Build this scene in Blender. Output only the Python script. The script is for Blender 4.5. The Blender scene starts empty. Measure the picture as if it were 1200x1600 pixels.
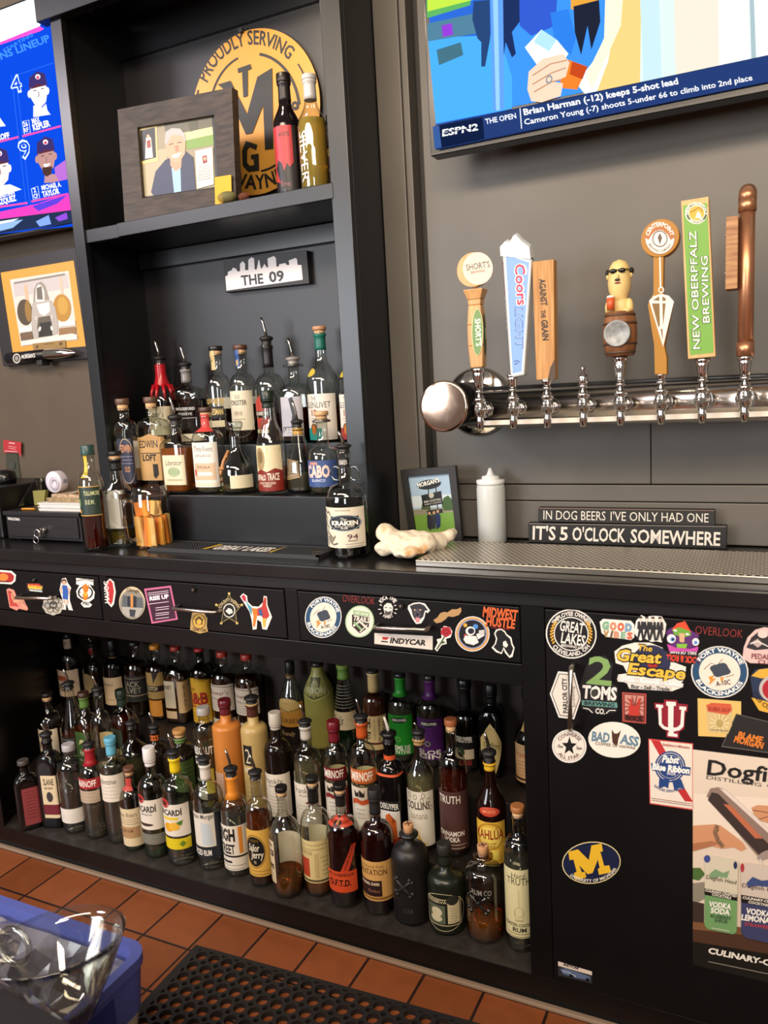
import bpy, bmesh, math, random
from math import sin, cos, pi, radians
from mathutils import Vector, Matrix

S = bpy.context.scene
COL = S.collection

# ---------------------------------------------------------------- camera
FPX = 1237.8                     # focal length in pixels of the 1200 x 1600 frame
CAM = Vector((0.0, -1.5, 1.355))
_y, _p, _r = -0.46034615, -0.15385838, 0.05605826
FW = Vector((sin(_y)*cos(_p), cos(_y)*cos(_p), sin(_p)))
_rt = Vector((cos(_y), -sin(_y), 0.0))
_dn = FW.cross(_rt)
RT = cos(_r)*_rt + sin(_r)*_dn
DN = -sin(_r)*_rt + cos(_r)*_dn
cd = bpy.data.cameras.new('camera')
cam = bpy.data.objects.new('camera', cd)
COL.objects.link(cam)
cd.sensor_fit = 'VERTICAL'
cd.sensor_height = 36.0
cd.lens = 36.0*FPX/1600.0
cd.clip_start = 0.02
cd.dof.use_dof = True
cd.dof.focus_distance = 1.95
cd.dof.aperture_fstop = 4.8
M4 = Matrix((RT, -DN, -FW)).transposed().to_4x4()
M4.translation = CAM
cam.matrix_world = M4
S.camera = cam

# ---------------------------------------------------------------- world, lights, exposure
S.view_settings.view_transform = 'Standard'
S.view_settings.look = 'None'
S.view_settings.gamma = 1.0
S.view_settings.use_curve_mapping = False
S.view_settings.exposure = 0.45
W = bpy.data.worlds.new('room_air')
S.world = W
W.use_nodes = True
W.node_tree.nodes['Background'].inputs[0].default_value = (1.0, 0.86, 0.74, 1)
W.node_tree.nodes['Background'].inputs[1].default_value = 0.15

def area(name, loc, target, sx, sy, power, color):
    l = bpy.data.lights.new(name, 'AREA')
    l.shape = 'RECTANGLE'
    l.size, l.size_y, l.energy, l.color = sx, sy, power, color
    o = bpy.data.objects.new(name, l)
    COL.objects.link(o)
    o.location = loc
    o.rotation_euler = (Vector(target)-Vector(loc)).to_track_quat('-Z', 'Y').to_euler()
    return o
area('ceiling_panel', (-0.9, -2.3, 2.95), (-0.9, 0.0, 0.5), 2.8, 0.34, 58, (1.0, 0.80, 0.60))
area('ceiling_panel', (0.9, -3.1, 2.95), (-0.4, 0.2, 1.0), 1.6, 0.45, 46, (1.0, 0.84, 0.68))
area('ceiling_panel', (-3.2, -1.6, 2.8), (-1.2, 0.3, 1.2), 0.7, 0.4, 24, (0.95, 0.88, 0.96))
area('daylight_area', (-3.25, -4.2, 1.9), (-0.9, 0.2, 1.3), 1.75, 1.5, 90, (0.90, 0.94, 1.0))
area('daylight_area', (0.9, -5.2, 1.8), (-0.6, 0.2, 1.2), 0.9, 1.7, 38, (0.92, 0.95, 1.0))  # unseen daylight lamp, added for vertical streaks on bottles and chrome
area('shelf_spot', (-1.12, 0.06, 2.33), (-1.15, 0.39, 2.15), 0.05, 0.05, 0.9, (1.0, 0.82, 0.58))

C_ = S.cycles
C_.use_denoising = True
C_.max_bounces = 10
C_.diffuse_bounces = 3
C_.glossy_bounces = 4
C_.transmission_bounces = 8
C_.transparent_max_bounces = 28
C_.caustics_reflective = False
C_.caustics_refractive = False
C_.sample_clamp_indirect = 4.0

# ---------------------------------------------------------------- pixel rays onto true planes of the room
def ray(px, py):
    return RT*((px-600.0)/FPX) + DN*((py-800.0)/FPX) + FW
def ony(px, py, y):
    d = ray(px, py); return CAM + d*((y-CAM.y)/d.y)
def onz(px, py, z):
    d = ray(px, py); return CAM + d*((z-CAM.z)/d.z)
def mpp(P):
    return (Vector(P)-CAM).dot(FW)/FPX      # metres per pixel at a point

# ---------------------------------------------------------------- materials
_m = {}
def lin(h):
    h = h.lstrip('#')
    if len(h) == 3: h = ''.join(c*2 for c in h)
    v = [int(h[i:i+2], 16)/255 for i in (0, 2, 4)]
    return tuple(c/12.92 if c <= 0.04045 else ((c+0.055)/1.055)**2.4 for c in v)+(1.0,)
def new(name):
    m = bpy.data.materials.new(name); m.use_nodes = True
    nt = m.node_tree; nt.nodes.clear()
    return m, nt, nt.nodes.new('ShaderNodeOutputMaterial')
def mat(c, rough=0.5, metal=0.0, spec=0.5, noise=0.0, scale=40.0, bump=0.0):
    k = ('p', c, rough, metal, spec, noise, scale, bump)
    if k in _m: return _m[k]
    m, nt, out = new('paint_'+c.strip('#'))
    b = nt.nodes.new('ShaderNodeBsdfPrincipled')
    b.inputs['Base Color'].default_value = lin(c)
    b.inputs['Roughness'].default_value = rough
    b.inputs['Metallic'].default_value = metal
    b.inputs['Specular IOR Level'].default_value = spec
    if noise or bump:
        tc = nt.nodes.new('ShaderNodeTexCoord')
        n = nt.nodes.new('ShaderNodeTexNoise')
        n.inputs['Scale'].default_value = scale
        n.inputs['Detail'].default_value = 6
        nt.links.new(tc.outputs['Object'], n.inputs['Vector'])
        if noise:
            r = nt.nodes.new('ShaderNodeValToRGB')
            a = lin(c)
            r.color_ramp.elements[0].color = tuple(x*(1-noise) for x in a[:3])+(1,)
            r.color_ramp.elements[1].color = tuple(min(1, x*(1+noise)) for x in a[:3])+(1,)
            r.color_ramp.elements[0].position = 0.3; r.color_ramp.elements[1].position = 0.7
            nt.links.new(n.outputs['Fac'], r.inputs[0]); nt.links.new(r.outputs[0], b.inputs['Base Color'])
        if bump:
            bp = nt.nodes.new('ShaderNodeBump'); bp.inputs['Strength'].default_value = bump
            bp.inputs['Distance'].default_value = 0.002
            nt.links.new(n.outputs['Fac'], bp.inputs['Height']); nt.links.new(bp.outputs[0], b.inputs['Normal'])
    nt.links.new(b.outputs[0], out.inputs[0])
    _m[k] = m
    return m
def glow(c, s):
    k = ('e', c, s)
    if k in _m: return _m[k]
    m, nt, out = new('screen_'+c.strip('#'))
    e = nt.nodes.new('ShaderNodeEmission')
    e.inputs[0].default_value = lin(c); e.inputs[1].default_value = s
    nt.links.new(e.outputs[0], out.inputs[0])
    _m[k] = m
    return m
def glass(c='f5f7f4', edge='b9c0b8', gloss=1.0):
    k = ('g', c, edge, gloss)
    if k in _m: return _m[k]
    m, nt, out = new('glass_'+c)
    N, L = nt.nodes.new, nt.links.new
    lw = N('ShaderNodeLayerWeight'); lw.inputs['Blend'].default_value = 0.5
    pw = N('ShaderNodeMath'); pw.operation = 'POWER'; pw.inputs[1].default_value = 3.0
    L(lw.outputs['Facing'], pw.inputs[0])
    ma = N('ShaderNodeMath'); ma.operation = 'MULTIPLY_ADD'; ma.inputs[1].default_value = 0.95*gloss; ma.inputs[2].default_value = 0.12
    L(pw.outputs[0], ma.inputs[0])
    mc = N('ShaderNodeMix'); mc.data_type = 'RGBA'
    mc.inputs[6].default_value = lin(c); mc.inputs[7].default_value = lin(edge)
    L(pw.outputs[0], mc.inputs[0])
    t = N('ShaderNodeBsdfTransparent'); L(mc.outputs[2], t.inputs[0])
    g = N('ShaderNodeBsdfGlossy'); g.inputs['Roughness'].default_value = 0.03
    mx = N('ShaderNodeMixShader'); L(ma.outputs[0], mx.inputs[0]); L(t.outputs[0], mx.inputs[1]); L(g.outputs[0], mx.inputs[2])
    L(mx.outputs[0], out.inputs[0])
    _m[k] = m
    return m
def liquid(c, haze=0.25):
    k = ('l', c, haze)
    if k in _m: return _m[k]
    m, nt, out = new('liquid_'+c)
    N, L = nt.nodes.new, nt.links.new
    g = N('ShaderNodeBsdfGlass'); g.inputs['Color'].default_value = lin(c); g.inputs['IOR'].default_value = 1.33
    d = N('ShaderNodeBsdfDiffuse'); d.inputs[0].default_value = lin(c)
    mx = N('ShaderNodeMixShader'); mx.inputs[0].default_value = haze
    L(g.outputs[0], mx.inputs[1]); L(d.outputs[0], mx.inputs[2]); L(mx.outputs[0], out.inputs[0])
    _m[k] = m
    return m
def frosted(c, tr=0.35):
    k = ('f', c, tr)
    if k in _m: return _m[k]
    m, nt, out = new('frosted_'+c)
    N, L = nt.nodes.new, nt.links.new
    b = N('ShaderNodeBsdfPrincipled'); b.inputs['Base Color'].default_value = lin(c); b.inputs['Roughness'].default_value = 0.35
    t = N('ShaderNodeBsdfTransparent'); t.inputs[0].default_value = lin(c)
    mx = N('ShaderNodeMixShader'); mx.inputs[0].default_value = tr
    L(b.outputs[0], mx.inputs[1]); L(t.outputs[0], mx.inputs[2]); L(mx.outputs[0], out.inputs[0])
    _m[k] = m
    return m
def wood(c1, c2, stretch=(30, 30, 3), rough=0.5, scale=3.0):
    k = ('w', c1, c2, stretch, rough)
    if k in _m: return _m[k]
    m, nt, out = new('wood_'+c1)
    N, L = nt.nodes.new, nt.links.new
    tc = N('ShaderNodeTexCoord'); mp = N('ShaderNodeMapping'); mp.inputs['Scale'].default_value = stretch
    n = N('ShaderNodeTexNoise'); n.inputs['Scale'].default_value = scale; n.inputs['Detail'].default_value = 8
    r = N('ShaderNodeValToRGB')
    r.color_ramp.elements[0].color = lin(c1); r.color_ramp.elements[1].color = lin(c2)
    r.color_ramp.elements[0].position = 0.35; r.color_ramp.elements[1].position = 0.65
    b = N('ShaderNodeBsdfPrincipled'); b.inputs['Roughness'].default_value = rough
    L(tc.outputs['Object'], mp.inputs[0]); L(mp.outputs[0], n.inputs['Vector']); L(n.outputs['Fac'], r.inputs[0])
    L(r.outputs[0], b.inputs['Base Color']); L(b.outputs[0], out.inputs[0])
    _m[k] = m
    return m
BLACK = mat('0b0909', 0.36, 0, 0.35, 0.25, 9.0, 0.12)       # painted cabinet wood
BLACK2 = mat('171515', 0.28, 0, 0.45, 0.3, 7.0, 0.1)         # worn counter edge
TOWER = mat('0f1013', 0.33, 0, 0.5, 0.1, 6.0, 0.08)
TAPWALL = mat('5f5a52', 0.42, 0, 0.5, 0.08, 5.0, 0.1)
CHROME = mat('d8d4d0', 0.09, 1.0)
STEEL = mat('b9b0a4', 0.28, 1.0)
RUBBER = mat('1c1b1c', 0.55)

# ---------------------------------------------------------------- mesh builder
class MB:
    def __init__(s): s.v = []; s.f = []; s.mi = []; s.sm = []; s.mats = []
    def _mid(s, m):
        if m not in s.mats: s.mats.append(m)
        return s.mats.index(m)
    def add(s, vs, fs, m, smooth=False):
        o = len(s.v); s.v += [tuple(v) for v in vs]; k = s._mid(m)
        for f in fs:
            s.f.append([o+i for i in f]); s.mi.append(k); s.sm.append(smooth)
    def box(s, x0, x1, y0, y1, z0, z1, m):
        s.add([(x, y, z) for z in (z0, z1) for y in (y0, y1) for x in (x0, x1)],
              [(0, 2, 3, 1), (4, 5, 7, 6), (0, 1, 5, 4), (2, 6, 7, 3), (0, 4, 6, 2), (1, 3, 7, 5)], m)
    def hexa(s, bot, top, m):              # two rings of equal length joined to a solid
        n = len(bot)
        s.add(list(bot)+list(top), [tuple(range(n))[::-1], tuple(range(n, 2*n))] +
              [(i, (i+1) % n, n+(i+1) % n, n+i) for i in range(n)], m)
    def lathe(s, prof, m, c=(0, 0, 0), seg=24, n=2.0, asp=1.0, rot=0.0, axis='z', smooth=True, caps=True):
        vs = []; fs = []
        for (r, z) in prof:
            for i in range(seg):
                a = 2*pi*i/seg
                k = 1.0/((abs(cos(a))**n+abs(sin(a))**n)**(1.0/n)) if n != 2.0 else 1.0
                x, y = r*k*cos(a), r*k*sin(a)*asp
                x, y = x*cos(rot)-y*sin(rot), x*sin(rot)+y*cos(rot)
                p = (x, y, z) if axis == 'z' else ((x, -z, y) if axis == 'y' else (z, x, y))
                vs.append((p[0]+c[0], p[1]+c[1], p[2]+c[2]))
        for j in range(len(prof)-1):
            for i in range(seg):
                a, b = j*seg+i, j*seg+(i+1) % seg
                fs.append((a, b, b+seg, a+seg))
        s.add(vs, fs, m, smooth)
        if caps:
            o = len(s.v)-len(vs)
            for j in (0, len(prof)-1):
                if prof[j][0] > 1e-5:
                    s.f.append([o+j*seg+i for i in range(seg)]); s.mi.append(s._mid(m)); s.sm.append(False)
    def cyl(s, a, b, r0, r1, m, seg=16):
        a, b = Vector(a), Vector(b)
        q = (b-a).to_track_quat('Z', 'Y')
        vs = [p+q@Vector((r*cos(2*pi*i/seg), r*sin(2*pi*i/seg), 0)) for p, r in ((a, r0), (b, r1)) for i in range(seg)]
        s.add(vs, [(i, (i+1) % seg, seg+(i+1) % seg, seg+i) for i in range(seg)], m, True)
        o = len(s.v)-2*seg
        for j in (0, 1):
            s.f.append([o+j*seg+i for i in range(seg)]); s.mi.append(s._mid(m)); s.sm.append(False)
    def tube(s, pts, r, m, seg=10, closed=False):
        P = [Vector(p) for p in pts]; n = len(P); vs = []
        up = Vector((0, 0, 1))
        for i, p in enumerate(P):
            t = (P[(i+1) % n]-P[i-1]) if closed else (P[min(i+1, n-1)]-P[max(i-1, 0)])
            t.normalize()
            u = t.cross(up)
            if u.length < 1e-3: u = t.cross(Vector((0, 1, 0)))
            u.normalize(); w = u.cross(t)
            rr = r[i] if isinstance(r, (list, tuple)) else r
            vs += [p+u*rr*cos(2*pi*k/seg)+w*rr*sin(2*pi*k/seg) for k in range(seg)]
        fs = []
        for i in range(n if closed else n-1):
            for k in range(seg):
                a, b = i*seg+k, i*seg+(k+1) % seg
                c = ((i+1) % n)*seg
                fs.append((a, b, c+(k+1) % seg, c+k))
        if not closed: fs += [tuple(range(seg)), tuple(range((n-1)*seg, n*seg))]
        s.add(vs, fs, m, True)
    def ball(s, c, rx, ry, rz, m, seg=16, rings=10):
        prof = [(sin(pi*j/rings), -cos(pi*j/rings)) for j in range(rings+1)]
        prof[0] = (1e-4, -1); prof[-1] = (1e-4, 1)
        o = len(s.v)
        s.lathe(prof, m, seg=seg, caps=False)
        for i in range(o, len(s.v)):
            x, y, z = s.v[i]; s.v[i] = (c[0]+x*rx, c[1]+y*ry, c[2]+z*rz)
    def build(s, name, parent=None, bevel=0.0, loc=None, recalc=True, sub=0):
        me = bpy.data.meshes.new(name)
        off = Vector(loc) if loc is not None else Vector((0, 0, 0))
        me.from_pydata([tuple(Vector(v)-off) for v in s.v], [], s.f)
        for m in s.mats: me.materials.append(m)
        me.polygons.foreach_set('material_index', s.mi)
        me.polygons.foreach_set('use_smooth', s.sm)
        if recalc:
            bm = bmesh.new(); bm.from_mesh(me)
            bmesh.ops.recalc_face_normals(bm, faces=bm.faces[:])
            bm.to_mesh(me); bm.free()
        me.update()
        o = bpy.data.objects.new(name, me); COL.objects.link(o)
        o.location = off
        if parent is not None:
            o.parent = parent
            if loc is None: o.location = -ABS(parent)
            else: o.location = off-ABS(parent)
        if bevel:
            b = o.modifiers.new('bevel', 'BEVEL'); b.width = bevel; b.segments = 2; b.limit_method = 'ANGLE'
        if sub:
            b = o.modifiers.new('sub', 'SUBSURF'); b.levels = sub; b.render_levels = sub
        return o
def ABS(o):
    v = Vector(o.location)
    while o.parent is not None:
        o = o.parent; v = v+Vector(o.location)
    return v
def tag(o, label, cat, group=None, kind=None):
    o['label'] = label; o['category'] = cat
    if group: o['group'] = group
    if kind: o['kind'] = kind
    return o
def thing(name, label, cat, loc=(0, 0, 0), group=None):
    o = bpy.data.objects.new(name, None); COL.objects.link(o)
    o.empty_display_size = 0.02; o.location = loc
    return tag(o, label, cat, group)
def struct(name, mb, bevel=0.0):
    o = mb.build(name, bevel=bevel); o['kind'] = 'structure'
    return o

# ---------------------------------------------------------------- lettering
_t = {}
def glyphs(s, bold=0.0):
    k = (s, bold)
    if k in _t: return _t[k]
    cu = bpy.data.curves.new('lettering', 'FONT'); cu.body = s; cu.size = 1.0; cu.resolution_u = 2; cu.offset = bold
    o = bpy.data.objects.new('lettering', cu); COL.objects.link(o)
    dg = bpy.context.evaluated_depsgraph_get()
    me = bpy.data.meshes.new_from_object(o.evaluated_get(dg))
    vs = [(v.co.x, v.co.y) for v in me.vertices]; fs = [tuple(p.vertices) for p in me.polygons]
    bpy.data.objects.remove(o); bpy.data.curves.remove(cu); bpy.data.meshes.remove(me)
    if vs:
        x0 = min(v[0] for v in vs); x1 = max(v[0] for v in vs)
        vs = [((x-x0)/max(1e-6, x1-x0), y/0.69) for x, y in vs]
    _t[k] = (vs, fs)
    return _t[k]

class Ink:
    """Flat drawing in 2D (y runs down) laid on a surface through fn(x, y, lift); each stroke lies a hair above the last."""
    def __init__(s, fn, mb=None, base=0.0003, step=0.00012, col=None, grid=0):
        s.fn = fn; s.mb = mb or MB(); s.h = base; s.step = step; s.col = col or (lambda c: mat(c, 0.45)); s.grid = grid
    def put(s, pts, faces, c):
        if s.grid and max(q[0] for q in pts)-min(q[0] for q in pts) > 0.14:      # cut to follow a curved surface
            bm = bmesh.new(); vs = [bm.verts.new((x, y, 0)) for x, y in pts]
            for f in faces:
                if len(set(f)) > 2:
                    try: bm.faces.new([vs[i] for i in f])
                    except ValueError: pass
            bmesh.ops.triangulate(bm, faces=[f for f in bm.faces if len(f.verts) > 4])
            lo, hi = min(q[0] for q in pts), max(q[0] for q in pts); k = math.ceil(lo/0.12)
            while k*0.12 < hi:
                bmesh.ops.bisect_plane(bm, geom=bm.verts[:]+bm.edges[:]+bm.faces[:], plane_co=(k*0.12, 0, 0), plane_no=(1, 0, 0), dist=1e-6); k += 1
            bm.verts.index_update(); pts = [(v.co.x, v.co.y) for v in bm.verts]; faces = [tuple(v.index for v in f.verts) for f in bm.faces]; bm.free()
        s.mb.add([s.fn(x, y, s.h) for x, y in pts], faces, s.col(c) if isinstance(c, str) else c)
        s.h += s.step
    def p(s, c, xy):
        P = [(xy[i], xy[i+1]) for i in range(0, len(xy), 2)]
        s.put(P, [tuple(range(len(P)))], c)
    def r(s, c, x0, y0, x1, y1):
        n = max(1, s.grid); m = 4 if s.grid else 1
        P = [(x0+(x1-x0)*i/n, y0+(y1-y0)*j/m) for j in range(m+1) for i in range(n+1)]
        s.put(P, [(j*(n+1)+i, j*(n+1)+i+1, (j+1)*(n+1)+i+1, (j+1)*(n+1)+i) for j in range(m) for i in range(n)], c)
    def o(s, c, cx, cy, rx, ry, rot=0, n=28):
        R = radians(rot)
        def q(t, k): return (cx+k*(rx*cos(t)*cos(R)-ry*sin(t)*sin(R)), cy+k*(rx*cos(t)*sin(R)+ry*sin(t)*cos(R)))
        P = [(cx, cy)]+[q(2*pi*i/n, .55) for i in range(n)]+[q(2*pi*i/n, 1) for i in range(n)]
        s.put(P, [(0, 1+i, 1+(i+1) % n) for i in range(n)]+[(1+i, 1+n+i, 1+n+(i+1) % n, 1+(i+1) % n) for i in range(n)], c)
    def g(s, c, cx, cy, rx, ry, w, rot=0, n=36):
        R = radians(rot); P = []
        for k in (1, 1-w):
            for i in range(n):
                t = 2*pi*i/n
                P.append((cx+k*(rx*cos(t)*cos(R)-ry*sin(t)*sin(R)), cy+k*(rx*cos(t)*sin(R)+ry*sin(t)*cos(R))))
        s.put(P, [(i, (i+1) % n, n+(i+1) % n, n+i) for i in range(n)], c)
    def l(s, c, w, xy):
        P = [Vector((xy[i], xy[i+1])) for i in range(0, len(xy), 2)]; L = []; Rr = []
        for i, p in enumerate(P):
            t = P[min(i+1, len(P)-1)]-P[max(i-1, 0)]
            if t.length < 1e-9: t = Vector((1, 0))
            t.normalize(); nn = Vector((-t.y, t.x))*w/2
            L.append(tuple(p+nn)); Rr.append(tuple(p-nn))
        n = len(P)
        s.put(L+Rr, [(i, i+1, n+i+1, n+i) for i in range(n-1)], c)
    def t(s, c, txt, x0, y0, x1, y1, h, bold=0.015, shear=0.0, vert=None):
        vs, fs = glyphs(txt, bold)
        d = Vector((x1-x0, y1-y0)); u = d.normalized(); up = Vector((u.y, -u.x)) if vert is None else Vector(vert)
        s.put([(x0+d.x*(x+shear*y*h/max(d.length, 1e-6))+up.x*h*y, y0+d.y*(x+shear*y*h/max(d.length, 1e-6))+up.y*h*y) for x, y in vs], fs, c)
    def a(s, c, txt, cx, cy, rx, ry, a0, a1, h, rot=0, bold=0.015):
        vs, fs = glyphs(txt, bold); R = radians(rot); inn = 1 if a1 < a0 else -1; P = []
        for x, y in vs:
            t = radians(a0+(a1-a0)*x); k = 1+inn*y*h/rx
            ex, ey = rx*k*cos(t), -ry*k*sin(t)
            P.append((cx+ex*cos(R)-ey*sin(R), cy+ex*sin(R)+ey*cos(R)))
        s.put(P, fs, c)
    def draw(s, ops):
        for op in ops: getattr(s, op[0])(*op[1:])
        return s
def plane_y(Y):
    return lambda x, y, h: tuple(ony(x, y, Y-h))
def flat(name, label, cat, Y, ops, group=None, parent=None, col=None):
    k = Ink(plane_y(Y), col=col)
    k.draw(ops)
    c = Vector(k.mb.v[0])
    o = k.mb.build(name, parent=parent, loc=c, recalc=False)
    if parent is None: tag(o, label, cat, group)
    elif label: o['label'] = label
    return o
# ================================================================= the room
def tile_floor():
    m, nt, out = new('quarry_tile')
    N, L = nt.nodes.new, nt.links.new
    g = N('ShaderNodeNewGeometry'); mp = N('ShaderNodeMapping')
    mp.inputs['Location'].default_value = (1.141+0.1455*20+0.004, 0.134+0.1455*40+0.004, 0)
    br = N('ShaderNodeTexBrick'); br.offset = 0.0; br.squash = 1.0
    for k, v in (('Color1', lin('98552f')), ('Color2', lin('864825')), ('Mortar', lin('2a1812'))): br.inputs[k].default_value = v
    for k, v in (('Scale', 1.0), ('Mortar Size', 0.0038), ('Mortar Smooth', 0.2), ('Brick Width', 0.1455), ('Row Height', 0.1455)): br.inputs[k].default_value = v
    n = N('ShaderNodeTexNoise'); n.inputs['Scale'].default_value = 22; n.inputs['Detail'].default_value = 6
    mx = N('ShaderNodeMix'); mx.data_type = 'RGBA'; mx.blend_type = 'MULTIPLY'; mx.inputs[0].default_value = 0.35
    b = N('ShaderNodeBsdfPrincipled'); b.inputs['Roughness'].default_value = 0.42
    bp = N('ShaderNodeBump'); bp.inputs['Strength'].default_value = 0.4; bp.inputs['Distance'].default_value = 0.003; bp.invert = True
    L(g.outputs['Position'], mp.inputs[0]); L(mp.outputs[0], br.inputs['Vector']); L(g.outputs['Position'], n.inputs['Vector'])
    L(br.outputs['Color'], mx.inputs[6]); L(n.outputs['Fac'], mx.inputs[7]); L(mx.outputs[2], b.inputs['Base Color'])
    L(br.outputs['Fac'], bp.inputs['Height']); L(bp.outputs[0], b.inputs['Normal']); L(b.outputs[0], out.inputs[0])
    return m
mb = MB(); mb.box(-4.5, 2.5, -4.0, 1.0, -0.05, 0.0, tile_floor()); struct('floor', mb)
mb = MB(); mb.box(-4.5, 2.5, 0.506, 0.6, 0.0, 3.0, mat('35322e', 0.6)); struct('wall_back', mb)
LW = mat('54483a', 0.6, 0, 0.4, 0.08, 5.0)  # like the tap wall, but warm light is put into the browner colour
mb = MB(); mb.box(-4.5, -1.735, 0.355, 0.505, 0.975, 3.0, LW); struct('wall_left', mb)
mb = MB()
mb.box(-0.867, -0.803, 0.335, 0.505, 0.975, 3.0, TAPWALL)
mb.box(-0.803, -0.786, 0.342, 0.505, 0.975, 3.0, TAPWALL)
mb.box(-0.786, -0.762, 0.385, 0.505, 0.975, 3.0, mat('33312e', 0.5))
mb.box(-0.762, -0.2452, 0.355, 0.505, 1.110, 1.262, TAPWALL)
mb.box(-0.2437, 2.5, 0.355, 0.505, 1.110, 1.262, TAPWALL)
mb.box(-0.762, 2.5, 0.355, 0.505, 1.2622, 3.0, TAPWALL)
mb.box(-0.762, 2.5, 0.353, 0.505, 1.070, 1.1075, TAPWALL)
mb.box(-0.762, 2.5, 0.357, 0.505, 0.975, 1.0675, TAPWALL)
struct('wall_right', mb, 0.002)
mb = MB(); mb.box(-4.5, 2.5, 0.004, 0.018, 0.0, 0.010, mat('8a7663', 0.6)); struct('baseboard_front', mb, 0.003)

# ================================================================= back bar cabinet, one built unit
cab = thing('bar_cabinet', 'long black bar cabinet with open bottle bay, three drawers and stickered door', 'cabinet', (-0.8, 0.25, 0))
mb = MB()
mb.box(-2.8, 1.2, 0.02, 0.40, 0.0, 0.035, mat('100e0e', 0.6))                       # plinth
mb.box(-2.8, 1.2, 0.0, 0.504, 0.035, 0.083, BLACK)                                   # base with shelf surface
mb.hexa([(-2.8, 0, .083), (-2.115, 0, .083), (-2.33, .49, .083), (-2.8, .49, .083)], [(-2.8, 0, .909), (-2.115, 0, .909), (-2.33, .49, .909), (-2.8, .49, .909)], BLACK)
mb.box(-0.4506, -0.402, 0.0, 0.504, 0.083, 0.909, BLACK)
mb.box(-2.40, -0.4506, 0.49, 0.504, 0.083, 0.909, mat('2a211b', 0.5, 0, 0.4, 0.2, 6))
mb.box(-2.34, -0.4506, 0.0, 0.49, 0.739, 0.786, BLACK)
mb.box(-2.115, -0.4506, 0.03, 0.49, 0.786, 0.909, BLACK)
mb.box(-2.115, -2.06, 0.0, 0.03, 0.786, 0.909, BLACK)
mb.box(-1.597, -1.571, 0.0, 0.03, 0.786, 0.909, BLACK)
mb.box(-1.013, -0.979, 0.0, 0.03, 0.786, 0.909, BLACK)
mb.box(-0.402, 1.2, 0.03, 0.504, 0.083, 0.909, BLACK)
mb.build('carcass', cab, 0.0015)
mb = MB(); mb.box(-2.30, -0.452, 0.002, 0.139, 0.083, 0.0832, mat('2e2a28', 0.45, 0, 0.4, 0.35, 40, 0.1)); mb.build('lit_dusty_top', cab)  # added sheet; dust and light on the shelf top put into its grey
for z0, z1, y in ((0.0832, 0.195, 0.14), (0.0832, 0.30, 0.30)):
    mb = MB(); mb.box(-2.30, -0.452, y, 0.30 if y < .2 else 0.489, z0, z1, mat('26211f', 0.45, 0, 0.4, 0.3, 12, 0.2)); mb.build('bottle_step', cab, 0.002)
def bar_pull(mb, a, b, out=0.028, r=0.0045):
    a, b = Vector(a), Vector(b); d = (b-a).normalized()*0.006
    o = Vector((0, -out, 0))
    mb.tube([a, a+o*0.85, a+o+d, b+o-d, b+o*0.85, b], r, STEEL, 8)
def drawer(x0, x1, handle, lock):
    mb = MB(); mb.box(x0, x1, -0.0015, 0.0295, 0.789, 0.9065, BLACK)
    d = mb.build('drawer', cab, 0.0015)
    if handle:
        mb = MB(); bar_pull(mb, *handle); h = mb.build('handle', d); h['label'] = 'brushed steel bar pull'
    if lock:
        mb = MB(); p = ony(lock[0], lock[1], -0.0015)
        mb.cyl(p, p+Vector((0, -0.004, 0)), 0.0085, 0.0075, mat('0e0d0e', 0.25)); mb.cyl(p+Vector((0, -0.004, 0)), p+Vector((0, -0.0055, 0)), 0.003, 0.003, STEEL)
        mb.build('lock', d)
def pr(a, b, out=0.028):
    return (ony(a[0], a[1], -out), ony(b[0], b[1], -out))
def pull(a, b, y=-0.0015, out=0.028):
    A, B = pr(a, b, out)
    return (Vector((A.x, y, A.z)), Vector((B.x, y, B.z)))
drawer(-2.058, -1.5985, pull((23, 934), (79, 935)), (54, 906))
drawer(-1.5695, -1.0145, pull((270, 951), (337, 957)), (303, 921))
drawer(-0.9775, -0.4520, pull((585, 981), (666, 984)), (627, 946))
mb = MB(); mb.box(-0.400, 0.55, -0.0025, 0.0295, 0.085, 0.9065, mat('0b0909', 0.42, 0, 0.3, 0.25, 9.0, 0.1))
door = mb.build('door', cab, 0.0015)
mb = MB(); a, b = pull((892, 1045), (891, 1140), -0.0025); bar_pull(mb, a, b, 0.028, 0.0055); h = mb.build('handle', door); h['label'] = 'vertical steel bar pull'

# counter slab
mb = MB()
mb.box(-2.8, 1.2, -0.02, 0.42, 0.938, 0.9725, BLACK2); mb.box(-2.8, 1.2, -0.006, 0.40, 0.9095, 0.938, mat('121011', 0.4))
ct = mb.build('countertop', bevel=0.004)
tag(ct, 'long glossy black countertop with worn front edge above the stickered drawers', 'countertop')
CZ = 0.9728

# shelf tower
tw = thing('shelf_tower', 'tall black wooden alcove between the two screens, with one shelf and grey lit edges', 'shelf unit', (-1.3, 0.29, CZ))
for x0, x1, sx0, sx1 in ((-1.727, -1.688, -1.727, -1.705), (-0.917, -0.868, -0.89, -0.868)):
    mb = MB(); mb.box(x0, x1, 0.17, 0.19, CZ, 2.42, TOWER); mb.box(sx0, sx1, 0.19, 0.418, CZ, 2.42, mat('0f1013', 0.4, 0, 0.5, 0.1, 6))
    mb.build('post', tw, 0.0015)
mb = MB(); mb.box(-1.705, -0.89, 0.405, 0.418, CZ, 2.7, mat('131114', 0.42, 0, 0.5, 0.1, 6)); mb.box(-1.705, -0.89, 0.392, 0.405, 2.325, 2.42, TOWER); mb.build('back_panel', tw)
mb = MB(); mb.box(-1.76, -0.84, 0.155, 0.19, 2.357, 2.75, TOWER); mb.box(-1.705, -0.89, 0.19, 0.405, 2.42, 2.45, TOWER); mb.build('header', tw, 0.002)
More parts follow.
